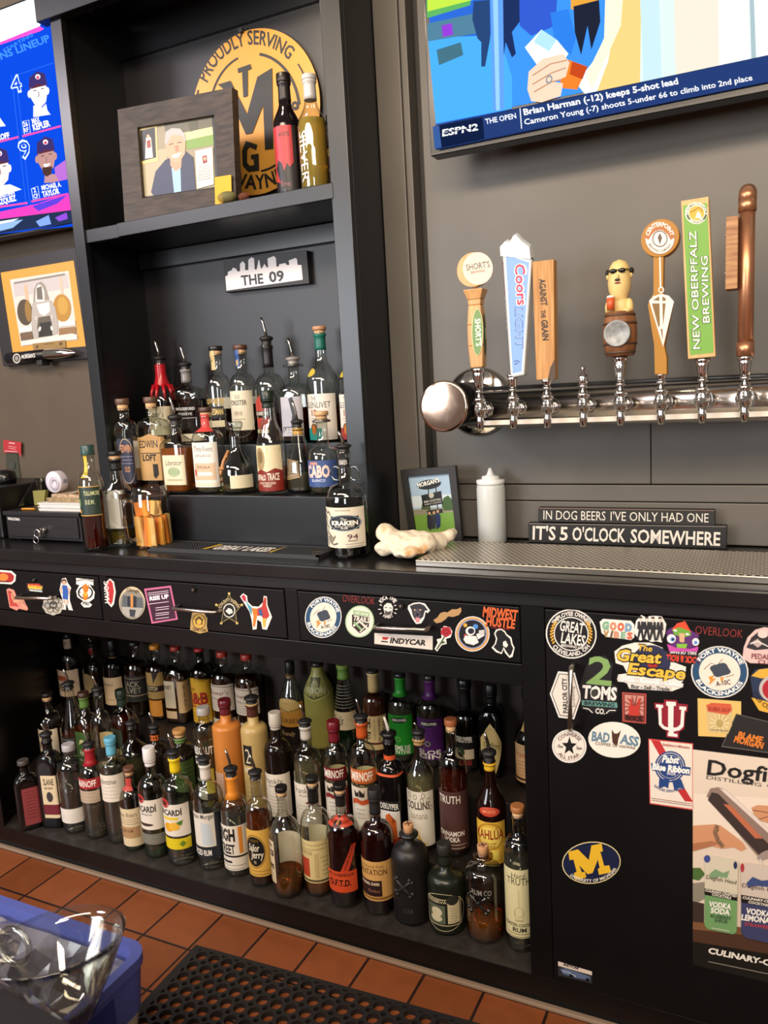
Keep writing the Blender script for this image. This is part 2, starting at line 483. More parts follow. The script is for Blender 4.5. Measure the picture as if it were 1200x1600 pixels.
mb = MB(); mb.box(-1.705, -0.89, 0.176, 0.404, 1.791, 1.826, TOWER); mb.box(-1.70, -0.895, 0.386, 0.404, 1.742, 1.790, TOWER)
mb.box(-1.567, -0.912, 0.168, 0.176, 1.791, 1.826, TOWER); mb.build('shelf', tw, 0.0015)
SH = 1.8262
mb = MB(); mb.box(-1.727, -0.866, 0.152, 0.168, CZ, 1.1035, TOWER)
mb.box(-1.704, -0.892, 0.168, 0.404, CZ, 1.1035, TOWER); mb.box(-1.704, -0.892, 0.275, 0.404, 1.1035, 1.226, TOWER)
mb.build('bottle_step', tw, 0.002)
RZ1, RZ2 = 1.1037, 1.2262

# ================================================================= screens
def slab(mb, c, Y, th, m):
    f = [ony(x, y, Y) for x, y in c]; mb.hexa(f, [p+Vector((0, th, 0)) for p in f], m)
def quad_frame(mb, outer, inner, Y, th, m, dy=0.0):
    A = [ony(x, y, Y) for x, y in outer]; B = [ony(x, y, Y) for x, y in inner]
    B = [b+Vector((0, dy, 0)) for b in B]
    t = Vector((0, th, 0)); v = A+B+[p+t for p in A]+[p+t for p in B]; f = []
    for i in range(4):
        j = (i+1) % 4
        f += [(i, j, 4+j, 4+i), (8+i, 8+j, j, i), (4+i, 4+j, 12+j, 12+i), (12+i, 12+j, 8+j, 8+i)]
    mb.add(v, f, m)
def sc(s): return lambda c: glow(c, s)

tv = thing('television', 'large wall television showing a hand holding a cup above a golf headline strip', 'television', (-0.2, 0.3, 1.856))
mb = MB(); mb.box(-0.690, 0.376, 0.22, 0.262, 1.856, 2.434, mat('0c0c0e', 0.25)); mb.box(-0.60, 0.3, 0.262, 0.354, 1.90, 2.3, mat('0c0c0e', 0.5))
mb.build('housing', tv, 0.003)
mb = MB(); mb.box(-0.688, 0.374, 0.2185, 0.22, 1.857, 1.8605, mat('2c2c2e', 0.3)); mb.build('trim_strip', tv)
BL = [(657, 0), (657, 60), (676, 228)]
Z0 = ony(676, 197, .2195)
scr = [
 ('p', '3a8ae8', [640, -160, 1800, -420, 1800, -41, 681, 192]),
 ('p', '2a62c8', [655, -160, 760, -160, 770, 60, 790, 175, 740, 183, 681, 195]),
 ('p', '46a2f4', [664, 60, 780, 55, 800, 120, 800, 170, 681, 193]),
 ('p', '58a85a', [655, -160, 745, -160, 735, 8, 662, 30]), ('p', 'b6d844', [668, -160, 740, -160, 738, 0, 700, 10, 668, 18]),
 ('p', '4b7890', [663, 38, 745, 20, 745, 52, 664, 66]), ('p', '8a3ac8', [690, 40, 706, 36, 708, 54, 692, 58]),
 ('p', '3f6a7a', [682, 78, 720, 66, 724, 86, 686, 102]),
 ('p', '25406e', [740, 2, 765, 0, 766, 60, 758, 104, 752, 104, 752, 66, 746, 60, 738, 30]),
 ('p', '1c2c58', [785, -60, 812, -60, 812, 34, 800, 50, 806, 84, 800, 90, 790, 66, 786, 96, 782, 60]),
 ('p', '2f55c0', [810, -160, 880, -160, 868, 40, 830, 56, 812, 40]),
 ('p', '5b95ee', [762, -160, 784, -160, 788, 170, 770, 174]), ('p', '8ec0ff', [766, -160, 775, -160, 781, 172, 775, 173]),
 ('p', 'd89a3a', [888, -160, 930, -160, 936, 10, 918, 22, 892, 14]), ('p', '1d2132', [896, 10, 936, 0, 938, 34, 924, 78, 918, 40, 908, 86, 898, 50]),
 ('p', '2b77d8', [860, 20, 888, 14, 900, 60, 892, 86, 866, 60]),
 ('p', 'e8eef0', [950, -160, 1800, -420, 1800, -38, 918, 152, 900, 130, 930, 92, 952, 40]),
 ('p', 'e9c47a', [962, -160, 1010, -160, 1004, 60, 1000, 136, 950, 146, 930, 150, 950, 96, 960, 40]),
 ('p', 'f6e9c8', [950, -160, 985, -160, 970, 40, 945, 96, 925, 140, 915, 120, 944, 60]),
 ('p', 'cfe0dc', [1004, -160, 1050, -160, 1056, 124, 1000, 134]), ('p', 'bcd8e0', [1000, 0, 1030, 0, 1034, 128, 1006, 132]),
 ('p', 'ded7c6', [1050, -160, 1120, -160, 1124, 112, 1056, 124]), ('p', '9fb4b8', [1166, -160, 1172, -160, 1182, 100, 1174, 101]),
 ('p', 'e8f4f4', [820, 74, 846, 46, 870, 62, 888, 84, 872, 108, 838, 100]), ('p', 'a8d4ea', [846, 46, 870, 62, 858, 80, 834, 66]),
 ('p', 'e07a2a', [884, 92, 918, 104, 902, 140, 880, 138, 872, 120]), ('p', 'b8431a', [894, 96, 918, 104, 910, 124, 890, 116]),
 ('p', 'e9c9b0', [826, 112, 848, 92, 880, 84, 890, 98, 884, 120, 866, 128, 880, 130, 876, 150, 846, 160, 830, 158, 824, 140]),
 ('l', 'b98a6a', 2.0, [832, 118, 860, 100, 886, 94]), ('l', 'b98a6a', 2.0, [832, 132, 862, 114, 884, 106]), ('l', 'b98a6a', 2.0, [834, 144, 862, 128, 878, 124]),
 ('o', '8a8e96', 858, 124, 5, 7, 20), ('o', 'e9c9b0', 858, 124, 3, 4, 20),
 ('p', '1c2f5e', [680, 196, 1800, -41, 1800, 5.7, 684, 234]), ('p', '345590', [676, 198, 686, 196, 690, 230, 679, 233]),
 ('p', '0f1b3c', [686, 196, 754, 183, 757, 217, 690, 231]), ('p', '22386c', [754, 183, 1800, -41, 1800, 8, 757, 217]),
 ('t', 'f4f6fa', 'ESPN2', 691, 213, 747, 203, 10, .03, .2), ('l', '0f1b3c', 1.4, [692, 208, 748, 198]),
 ('t', 'e8edf8', 'THE OPEN', 759, 194, 807, 184.5, 8, .02), ('l', 'e8edf8', 1.5, [812.5, 169, 815, 201]),
 ('t', 'ffffff', 'Brian Harman (-12) keeps 5-shot lead', 819, 180, 1060, 131, 9.5, .025), ('t', 'ffffff', 'Cameron Young (-7) shoots 5-under 66 to climb into 2nd place', 820, 195, 1176, 125, 8.5, .012)]
k = Ink(plane_y(0.2195), col=sc(1.0)); k.draw(scr)
k.mb.v = [(min(max(v[0], -.683), .368), v[1], min(v[2], 2.425)) for v in k.mb.v]
k.mb.build('screen', tv, loc=Vector((-0.2, 0.2195, 2.0)), recalc=False)

tv2 = thing('television', 'television beside the alcove showing baseball player portraits on blue', 'television', (-2.2, 0.3, 1.873))
mb = MB(); mb.box(-2.95, -1.742, 0.26, 0.30, 1.873, 2.49, mat('0c0c0e', 0.25)); mb.box(-2.8, -1.9, 0.30, 0.354, 1.95, 2.3, mat('0c0c0e', 0.5)); mb.build('housing', tv2, 0.003)
face = lambda x, y, s, skin: [('p', skin, [x-13*s, y-6*s, x+11*s, y-12*s, x+14*s, y+2*s, x+12*s, y+18*s, x+4*s, y+27*s, x-4*s, y+26*s, x-12*s, y+12*s]),
    ('o', skin, x-14*s, y+6*s, 3*s, 6*s), ('o', skin, x+14*s, y+1*s, 3*s, 6*s),
    ('p', '3c2f66', [x-15*s, y-2*s, x-14*s, y-20*s, x-2*s, y-30*s, x+10*s, y-26*s, x+14*s, y-8*s, x, y-9*s]), ('p', '5a2c3c', [x-15*s, y-1*s, x-2*s, y-10*s, x+14*s, y-8*s, x, y-5*s]),
    ('o', 'f4f0ff', x-1*s, y-21*s, 4*s, 4*s), ('o', 'e0405a', x-1*s, y-20*s, 2.4*s, 2.4*s),
    ('l', '4a3a44', 1.3*s, [x-8*s, y+1*s, x-3*s, y]), ('l', '4a3a44', 1.3*s, [x+4*s, y-2*s, x+9*s, y-3*s]), ('l', '8a6a6a', 1.3*s, [x, y+2*s, x+1*s, y+9*s, x-1*s, y+10*s]),
    ('p', 'ffffff', [x-5*s, y+14*s, x+7*s, y+12*s, x+3*s, y+17*s, x-2*s, y+18*s])]
num = lambda s, x, y, h: [('t', 'd8ecff', s, x, y, x+h*.66, y-h*.15, h, .04), ('t', '0b46d2', s, x+1.5, y-2.2, x+h*.66-1.5, y-h*.15-1.8, h-4, .0)]
ops = [('p', '0b46d2', [-60, -30, 100, -70, 130, 352, -60, 372]),
 ('p', 'f2fffc', [-60, 41, 0, 66, 62, 41, 67, 30, 64, -20, -60, 18]), ('p', 'f2fffc', [-60, 82, -60, 18, 64, -20, 68, 36, 0, 66]),
 ('p', 'ff4fc4', [-60, 86, 0, 66, 62, 41, 69, 45, 62, 49, 0, 70, -60, 92]),
 ('t', '3f8af0', 'TWINS LINEUP', -30, 105, 79, 64, 11, .03), ('t', '3f8af0', 'STARTING', 6, 82, 52, 56, 5, .02),
 ('l', '2f66e2', 1, [24, 118, 84, 98]), ('l', '2f66e2', 1, [18, 118, 42, 330]), ('l', '2f66e2', 1, [25, 118, 48, 330])]
ops += [('p', 'e8efff', [52, 183, 52, 165, 66, 168, 72, 162, 74, 172, 79, 179])]+face(60, 141, 1.0, 'f0e6ea')+num('4', 19, 146, 26)
ops += [('l', 'ff4fa8', 3, [35, 213, 95, 197]), ('t', 'ffffff', 'MAX', 51, 193.5, 63, 190, 8, .03), ('t', 'ffffff', 'KEPLER', 52.5, 204, 79, 196.5, 9.5, .04),
 ('l', 'cfe0ff', 1, [35, 190, 45, 187.5, 47.5, 207, 38, 210, 35, 190]), ('t', 'ffffff', '26', 37, 198, 44, 196.5, 7, .02), ('t', 'ffffff', 'RF', 38, 207, 45.5, 205, 6.5, .02),
 ('p', 'e8efff', [-20, 200, -20, 180, 0, 184, 9, 197]), ('t', 'ffffff', 'LOFF', -2, 219, 15.5, 215, 8.5, .04), ('l', 'ff4fa8', 3, [-40, 231, 29, 214])]
ops += [('p', 'b06ac8', [85, 262, 102, 250, 106, 280, 88, 284]), ('p', 'b98a90', [69, 286, 70, 272, 86, 272, 92, 282, 84, 285])]+face(72, 243, 1.0, 'b88a84')+[('p', '4a3230', [66, 262, 82, 260, 80, 272, 73, 276, 67, 272])]+num('9', 32, 249, 28)
ops += [('t', 'ffffff', 'MICHAEL A.', 65.5, 297, 96, 291, 7, .03), ('t', 'ffffff', 'TAYLOR', 67, 308, 93.5, 302, 8.5, .04),
 ('l', 'cfe0ff', 1, [49, 295, 59, 291, 62, 309, 52, 312, 49, 295]), ('t', 'ffffff', '2', 53, 301, 57, 300, 7, .02), ('t', 'ffffff', 'CF', 53, 310, 60, 308.5, 6.5, .02),
 ('l', 'ff4fa8', 3, [49, 315, 106, 303]),
 ('p', 'e8efff', [-20, 312, -20, 292, 16, 288, 34, 296])]+face(0, 262, 1.05, 'f0dcd8')+[
 ('t', 'ffffff', 'CHRISTIAN', -7, 311, 23, 303.5, 7, .03), ('t', 'ffffff', 'VAZQUEZ', -8, 322, 26, 313, 8.5, .04), ('l', 'ff4fa8', 3, [-40, 329, 43, 317]),
 ('p', 'ff3fb4', [60, 318, 107, 302, 111, 328, -60, 356, -60, 344]), ('p', '5a3fd0', [50, 322, 106, 304, 90, 318, 60, 330]),
 ('p', '23304e', [-60, 350, 112, 328, 113, 348, -60, 374]), ('p', '8fb4ea', [-20, 352, 36, 343, 20, 356, -20, 366]), ('p', '7fa0ff', [56, 346, 76, 336, 80, 350, 62, 354]), ('p', '8a4ad0', [86, 340, 104, 332, 106, 342, 92, 346]), ('p', 'e6eef8', [-20, 349, 30, 341, 20, 346, -20, 354])]
k = Ink(plane_y(0.2597), col=sc(1.0)); k.draw(ops)
# trim what would pass the housing edge
k.mb.v = [(min(v[0], -1.745), v[1], min(v[2], 2.484)) for v in k.mb.v]
k.mb.build('screen', tv2, loc=Vector((-2.2, 0.2597, 2.1)), recalc=False)
mb = MB(); mb.box(-2.9, -1.745, 0.258, 0.26, 1.8735, 1.877, mat('2c2c2e', 0.3)); mb.build('trim_strip', tv2)
# ================================================================= beer tower
YT = 0.13                                      # plane of the faucets and tap handles
tower = thing('beer_tower', 'polished chrome beer tower pipe along the grey wall carrying eight faucets', 'beer tower', (-0.3, 0.355, 1.30))
mb = MB(); mb.lathe([(0.0001, 0), (0.083, 0), (0.083, 0.006), (0.076, 0.013), (0.0001, 0.016)], CHROME, c=(-0.646, 0.3535, 1.311), axis='y', seg=48)
# lathe about y grows towards the wall for negative heights, so flip
mb.v = [(x, 0.3535-(y-0.3535) if False else y, z) for x, y, z in mb.v]
mb.build('wall_flange', tower)
mb = MB(); mb.cyl((-0.645, 0.338, 1.31), (-0.645, 0.124, 1.31), 0.050, 0.050, mat('1a1a1c', 0.25, 0.6), 40); mb.build('stub_pipe', tower)
mb = MB(); mb.lathe([(0.0001, 0.0035), (0.03, 0.0031), (0.05, 0.002), (0.0548, 0.0012), (0.0558, 0.0), (0.0558, -0.008)], mat('cdb09c', 0.14, 1.0, 0.5, 0.2, 30, 0.06), c=(-0.645, 0.121, 1.31), axis='y', seg=48)
o = mb.build('end_cap', tower); o['label'] = 'scratched round end cap'
mb = MB(); mb.cyl((-0.62, 0.215, 1.297), (1.1, 0.215, 1.289), 0.041, 0.041, mat('e6e0d8', 0.2, 1.0), 40); mb.build('pipe', tower)
mb = MB(); mb.cyl((-0.60, 0.205, 1.343), (1.1, 0.205, 1.334), 0.0045, 0.0045, mat('2a2a2a', 0.3), 8)
mb.box(-0.585, 1.1, 0.166, 0.180, 1.264, 1.274, mat('efe6d6', 0.3)); mb.build('light_strip', tower)

FX = [(751, 672), (803, 670), (856, 668), (912, 667), (970, 666), (1033, 664), (1097, 663), (1163, 662)]
def make_faucet(lbl):
    t = thing('beer_faucet', lbl, 'faucet', (0, 0, 0), 'chrome faucets on the tower')
    mb = MB(); mb.cyl((0, 0.0432, 0.042), (0, 0.012, 0.042), 0.0105, 0.0105, CHROME); mb.cyl((0, 0.0430, 0.042), (0, 0.034, 0.042), 0.019, 0.019, CHROME, 8); mb.build('shank', t)
    mb = MB(); mb.lathe([(0.007, 0.026), (0.0125, 0.034), (0.0135, 0.042), (0.0125, 0.050), (0.010, 0.056), (0.010, 0.060), (0.0125, 0.061), (0.0125, 0.067), (0.010, 0.068), (0.008, 0.074)], CHROME, seg=18)
    mb.ball((0, -0.008, 0.042), 0.010, 0.007, 0.010, CHROME); mb.cyl((0, -0.012, 0.042), (0, -0.017, 0.042), 0.006, 0.005, CHROME, 6); mb.build('body', t)
    mb = MB(); mb.tube([(0, 0.006, 0.040), (0, 0.002, 0.03), (0, -0.001, 0.02), (0, -0.003, 0.0)], [0.011, 0.0095, 0.008, 0.0072], CHROME, 14); mb.build('spout', t)
    mb = MB(); mb.lathe([(0.0055, 0.074), (0.0055, 0.078), (0.0095, 0.079), (0.0095, 0.083), (0.006, 0.085)], CHROME, seg=14); mb.build('collar_nut', t)
    return t
def copy_thing(t, loc, lbl):
    r = t.copy(); COL.objects.link(r); r.location = loc; r['label'] = lbl
    for ch in t.children:
        c = ch.copy(); COL.objects.link(c); c.parent = r
        for g in ch.children:
            d = g.copy(); COL.objects.link(d); d.parent = c
    return r
under = ['under the round topped wooden handle', 'under the silver and blue handle', 'under the oak plank handle', 'with no handle, only a bare metal stub', 'under the barrel figurine handle', 'under the mustard kite handle', 'under the tall green handle', 'under the copper pipe handle']
f0 = None; FP = []
for (px, py), u in zip(FX, under):
    P = ony(px, py, YT); P.z = 1.257; FP.append(P)
    l = 'chrome beer faucet '+u
    if f0 is None: f0 = make_faucet(l); f0.location = P
    else:
        f_ = copy_thing(f0, P, l)
        if 'bare metal' in l:
            mb = MB(); mb.lathe([(.0075, .085), (.0095, .088), (.0095, .104), (.006, .106), (.004, .108), (.004, .118), (.002, .121)], CHROME, seg=16); s_ = mb.build('stud'); s_.parent = f_; s_.location = (0, 0, 0)
def hz(px, py, Y=YT): return ony(px, py, Y).z
def hx(px, py, Y=YT): return ony(px, py, Y).x
HG = 'tap handles on the tower'
def handle(label, i): return thing('tap_handle', label, 'tap handle', (FP[i].x, YT, FP[i].z+0.085), HG)
def ferrule(t, x, z0, z1, r=0.011):
    h = z1-z0
    mb = MB(); mb.lathe([(r*.62, z0), (r*.75, z0+h*.25), (r*.9, z0+h*.6), (r*1.0, z0+h*.72), (r*.85, z0+h*.76), (r*1.15, z0+h*.82), (r*1.15, z1)], CHROME, c=(x, YT, 0), seg=20)
    mb.build('ferrule', t)
def pane(name, t, ops, Y, lbl=None):
    return flat(name, lbl, None, Y, ops, parent=t)
MAPLE = wood('c2915a', 'd6a86f', (40, 40, 4), 0.4)
# round-topped wooden handle
t = handle('wooden tap handle topped by a pale round disc with green oval below', 0)
zb = FP[0].z+0.0855; x0 = FP[0].x
ferrule(t, x0, zb, hz(751, 574), 0.0135)
z1, z2 = hz(751, 574), hz(748, 452)
mb = MB(); h = z2-z1
for a, b, w0, w1 in ((0, .28, .0135, .0165), (.28, .55, .0165, .0165), (.55, .8, .0165, .0135), (.8, .87, .0135, .0145), (.87, 1, .0145, .0215)):
    q = lambda z, w: [(x0-w, YT-w*.9, z), (x0+w, YT-w*.9, z), (x0+w, YT+w*.9, z), (x0-w, YT+w*.9, z)]
    mb.hexa(q(z1+h*a, w0), q(z1+h*b, w1), MAPLE)
mb.build('grip', t, 0.002)
mb = MB(); cz = hz(746, 421); mb.cyl((x0, YT, z2), (x0, YT, cz), 0.003, 0.003, CHROME); mb.build('pin', t)
mb = MB(); mb.cyl((x0-.003, YT-.006, cz), (x0-.003, YT+.013, cz), 0.0345, 0.0345, MAPLE, 40); mb.build('disc', t)
pane('disc_face', t, [('o', 'e9cbb8', 746.5, 419.5, 23.5, 25.5), ('t', '4a4a38', "SHORT'S", 729, 423, 766, 417, 9.5, .01), ('t', '7a6a58', 'BREWING', 736, 428, 758, 424.5, 4)], YT-0.0062, 'cream printed face')
pane('green_oval', t, [('o', 'd8c890', 746, 519, 9, 37, 0), ('o', '6d8f52', 746, 519, 8, 36), ('t', 'f4f2e4', "SHORT'S", 742, 498, 744, 541, 8.5, .02, 0, )], YT-0.0152)
mb = MB(); mb.v = []
k = Ink(lambda x, y, h: (x0+0.0166+h, y, x)); k.o('3d5638', (z1+h*.42), YT, h*.27, 0.008); k.t('e8ecd8', 'BEER', z1+h*.5, YT+.003, z1+h*.36, YT+.003, 0.006); k.mb.build('green_side_oval', t, loc=Vector((x0, YT, z1)))
# silver and blue handle
t = handle('tapered clear tap handle with blue face and icy mountain top', 1)
x0 = FP[1].x; zb = FP[1].z+0.0855; z1 = hz(800, 588)
ferrule(t, x0, zb, z1+.004)
ICE = mat('dfe6e6', 0.18, 0, 0.7)
ACR = glass('e4ecec', 'a8b4b4', 1.0)
f = [(800, 587), (817, 583), (829, 408), (787, 396)]
fr = [ony(x, y, YT-.012) for x, y in f]; bk = [Vector((p.x+.0, YT+.016, p.z)) for p in fr]
mb = MB(); mb.hexa([fr[0]+Vector((-.003, 0, -.004)), fr[1]+Vector((.003, 0, -.004)), bk[1]+Vector((.003, 0, -.004)), bk[0]+Vector((-.003, 0, -.004))], [fr[3]+Vector((-.003, 0, .003)), fr[2]+Vector((.003, 0, .003)), bk[2]+Vector((.003, 0, .003)), bk[3]+Vector((-.003, 0, .003))], mat('d4d9da', 0.15, 0.3)); mb.build('body', t, 0.0015)
mb = MB()
tops = [(782, 400), (781, 386), (789, 377), (796, 379), (802, 368), (806, 367), (815, 377), (822, 382), (827, 386), (829, 405)]
A = [ony(x, y, YT-.014) for x, y in tops]; B = [Vector((p.x, YT+.018, p.z)) for p in A]; mid = [((a+b)/2)+Vector((0, 0, .006)) for a, b in zip(A, B)]
mb.add(A+mid+B, [(i, i+1, 11+i, 10+i) for i in range(9)]+[(10+i, 11+i, 21+i, 20+i) for i in range(9)]+[tuple(range(10)), tuple(range(20, 30))], ICE); mb.build('ice_top', t)
pane('blue_face', t, [('p', 'dfe4ea', [f[0][0], f[0][1], f[1][0], f[1][1], f[2][0], f[2][1], f[3][0], f[3][1]]), ('p', '7fa5e2', [801, 584, 815, 580.5, 827, 410, 790, 398]),
  ('t', 'eef2fa', 'Coors', 804, 412, 808, 478, 18, .05), ('t', 'cc2440', 'Coors', 804.5, 413, 808.5, 477, 15, .02), ('t', '4a6aa8', 'LIGHT', 804.5, 480, 805.5, 544, 12, .02, .1), ('t', '8fa9d4', 'LIGHT', 805.5, 481, 806.5, 543, 10, .0, .1),
  ('l', '2c4a8a', 1.2, [803, 565, 808, 563, 812, 566]), ('l', '2c4a8a', 1.2, [804, 569, 809, 567])], YT-.0123, 'pale blue lettered face')
k = Ink(lambda x, y, h: tuple(Vector(((fr[3].x+(fr[0].x-fr[3].x)*x)-.0034-h, YT+y, fr[3].z+(fr[0].z-fr[3].z)*x))))
k.t('c02a44', 'Coors', .06, -.004, .34, -.004, .011, .03); k.t('f2f4f4', 'LIGHT', .36, -.004, .62, -.004, .010, .03); k.mb.build('side_lettering', t, loc=fr[3])
# oak plank handle
t = handle('rough oak plank tap handle with burnt lettering', 2)
x0 = FP[2].x; zb = FP[2].z+0.0855; z1 = hz(856, 594)
ferrule(t, x0, zb, z1+.003)
OAK = wood('a9763f', 'c9975c', (60, 60, 3), 0.6)
fr = [ony(x, y, YT-.009) for x, y in ((838, 594), (867, 592), (865, 405), (831, 409))]
mb = MB(); mb.hexa([fr[0], fr[1], fr[1]+Vector((.001, .024, 0)), fr[0]+Vector((0, .024, 0))], [fr[3], fr[2], fr[2]+Vector((.001, .024, 0)), fr[3]+Vector((0, .024, 0))], OAK)
mb.build('plank', t, 0.0015, loc=fr[0])
pane('burnt_lettering', t, [('t', '3a2716', 'AGAINST', 842, 436, 845.5, 478, 9.5, .03), ('t', '3a2716', 'THE', 845, 485, 846, 497, 6.5, .03), ('t', '3a2716', 'GRAIN', 845.5, 500, 848, 532, 9.5, .03)], YT-.0093)
pane('bark_stain', t, [('p', '4a3826', [867, 560, 868, 591, 856, 592, 860, 574])], YT-.0094)
# bare stub
# barrel figurine
t = handle('tap handle shaped as a bald man in sunglasses on a barrel', 4)
x0 = FP[4].x; zb = FP[4].z+0.0855; z1 = hz(972, 556)
mb = MB(); h = z1-zb; mb.lathe([(.006, zb), (.0095, zb+.1*h), (.008, zb+.15*h), (.0115, zb+.5*h), (.013, zb+.72*h), (.009, zb+.78*h), (.0145, zb+.86*h), (.0145, zb+.97*h), (.011, z1)], CHROME, c=(x0, YT, 0), seg=24); mb.build('ferrule', t)
bz0, bz1 = z1, hz(972, 487); bh = bz1-bz0
BAR = wood('6f4427', '8a5a36', (30, 30, 4), 0.55)
mb = MB(); mb.lathe([(.0001, bz0), (.027, bz0), (.031, bz0+.25*bh), (.0325, bz0+.5*bh), (.031, bz0+.75*bh), (.027, bz1), (.0001, bz1)], BAR, c=(x0, YT, 0), seg=32, caps=False)
for q, rr in ((.08, .0288), (.27, .0319), (.73, .0319), (.92, .0288)):
    mb.lathe([(rr-.001, bz0+(q-.03)*bh), (rr+.0008, bz0+(q-.02)*bh), (rr+.0008, bz0+(q+.02)*bh), (rr-.001, bz0+(q+.03)*bh)], mat('4a3424', 0.45), c=(x0, YT, 0), seg=32, caps=False)
mb.build('barrel', t)
mb = MB(); mc = (bz0+bz1)/2
mb.lathe([(.0001, .002), (.0215, .002), (.024, .004), (.025, .002), (.025, -.012)], mat('8f918f', 0.5, 0.2, 0.5, 0.35, 90), c=(x0, YT-.0325, mc), axis='y', seg=36); mb.build('medallion', t)
SKIN = mat('dcbf7c', 0.5)
fig = MB(); tz0, tz1 = bz1, hz(970, 455)
fig.ball((x0, YT, tz0+.010), .021, .017, .021, SKIN)
fig.ball((x0-.019, YT-.006, tz0+.008), .008, .008, .016, SKIN); fig.ball((x0+.019, YT-.006, tz0+.008), .008, .008, .016, SKIN)
fig.ball((x0-.014, YT-.017, tz0+.004), .008, .007, .006, SKIN); fig.ball((x0+.015, YT-.015, tz0+.0005), .009, .008, .005, SKIN)
hz0, hz1 = hz(970, 462), hz(970, 405); hh = hz1-hz0
fig.lathe([(.013, hz0-.012), (.0165, hz0), (.0205, hz0+.15*hh), (.022, hz0+.35*hh), (.0205, hz0+.6*hh), (.018, hz0+.8*hh), (.0125, hz0+.93*hh), (.0001, hz1)], SKIN, c=(x0, YT, 0), seg=28, caps=False)
fig.ball((x0-.022, YT, hz0+.55*hh), .003, .004, .006, SKIN); fig.ball((x0+.022, YT, hz0+.55*hh), .003, .004, .006, SKIN); fig.ball((x0, YT-.0225, hz0+.5*hh), .0035, .004, .0055, SKIN)
fig.build('figure', t)
mb = MB()
for s in (-1, 1):
    mb.ball((x0+s*.0225, YT+.003, hz0+.66*hh), .0045, .009, .0065, mat('1c1a1a', 0.4))
mb.build('side_hair', t)
mb = MB()
for s in (-1, 1): mb.ball((x0+s*.0082, YT-.0205, hz0+.66*hh), .007, .004, .0045, mat('0c0c0c', 0.2))
mb.tube([(x0-.021, YT-.008, hz0+.68*hh), (x0-.012, YT-.0205, hz0+.69*hh), (x0, YT-.0235, hz0+.68*hh), (x0+.012, YT-.0205, hz0+.69*hh), (x0+.021, YT-.008, hz0+.68*hh)], .001, mat('0c0c0c', 0.2), 6); mb.build('sunglasses', t)
mb = MB(); mb.ball((x0, YT-.0235, hz0+.41*hh), .0055, .002, .0022, mat('1c1a1a', 0.5)); mb.build('moustache', t)
mb = MB(); mb.ball((x0, YT-.0223, hz0+.33*hh), .006, .002, .0016, mat('8a2f2a', 0.5)); mb.build('mouth', t)
mb = MB(); mb.cyl((x0-.0125, YT-.025, tz0+.003), (x0-.0125, YT-.025, tz0+.026), .0072, .0078, mat('c9562a', 0.4)); mb.ball((x0-.0125, YT-.025, tz0+.027), .008, .008, .004, mat('e8e2d4', 0.5)); mb.build('beer_mug', t)
# mustard kite handle
t = handle('mustard yellow tap handle with round head and white kite emblem', 5)
x0 = FP[5].x; zb = FP[5].z+0.0855; z1 = hz(1033, 584)
ferrule(t, x0, zb, z1+.002, 0.010)
MU = mat('a8741c', 0.4)
def hprism(mb, pts, Y0, Y1, m):
    A = [ony(x, y, Y0) for x, y in pts]; mb.hexa(A, [Vector((p.x, Y1, p.z)) for p in A], m)
mb = MB(); hprism(mb, [(1023, 585), (1042, 585), (1042, 560), (1038, 540), (1050, 478), (1036, 458), (1037, 390), (1021, 390), (1021, 458), (1012, 476), (1022, 540)], YT-.012, YT+.012, MU); mb.build('stem', t, 0.001)
c = ony(1031, 372, YT-.014); mb = MB(); mb.cyl((c.x, YT-.014, c.z), (c.x, YT+.014, c.z), .034, .034, MU, 40); mb.build('head', t, 0.001)
pane('head_face', t, [('o', 'e3ddd2', 1031, 372, 23.5, 25.5), ('g', '9a5a22', 1031, 372, 23.5, 25.5, .04), ('p', 'a8642a', [1008, 371, 1010, 360, 1016, 352, 1024, 347.5, 1031, 346.5, 1039, 348, 1047, 353, 1052, 361, 1054, 371, 1048, 375, 1043, 366, 1036, 360, 1031, 359, 1024, 361, 1018, 367, 1013, 375]),
  ('a', 'f4f0e6', 'CENTERPOINT', 1031, 372.5, 17, 19, 168, 12, 6, 0, .02), ('g', '6a5a4a', 1031, 373, 12, 13, .14), ('p', '5a4a3a', [1031, 364, 1034.5, 371, 1031, 382, 1027.5, 371]), ('a', '8a8278', 'BREWING COMPANY', 1031, 372, 20, 22, 205, 335, 3.5)], YT-.0143, 'white printed face')
pane('kite_emblem', t, [('l', 'efe6d8', 2.2, [1031, 398, 1032, 448]), ('g', 'efe6d8', 1033, 453, 4.5, 5, .35), ('p', 'ddd8cc', [1014, 470, 1021, 463, 1033, 459, 1045, 462, 1053, 471, 1036, 542]),
  ('p', '7a5a24', [1018.5, 474, 1030.5, 474, 1031, 508, 1029, 512]), ('p', '7a5a24', [1035, 474, 1040, 474, 1036, 510]), ('p', '7a5a24', [1020, 469, 1030, 463, 1030, 470]), ('p', '7a5a24', [1035, 463, 1040, 466, 1040, 470, 1035, 470]), ('p', '7a5a24', [1032, 514, 1035, 514, 1035.5, 532])], YT-.0125, 'white kite shape')
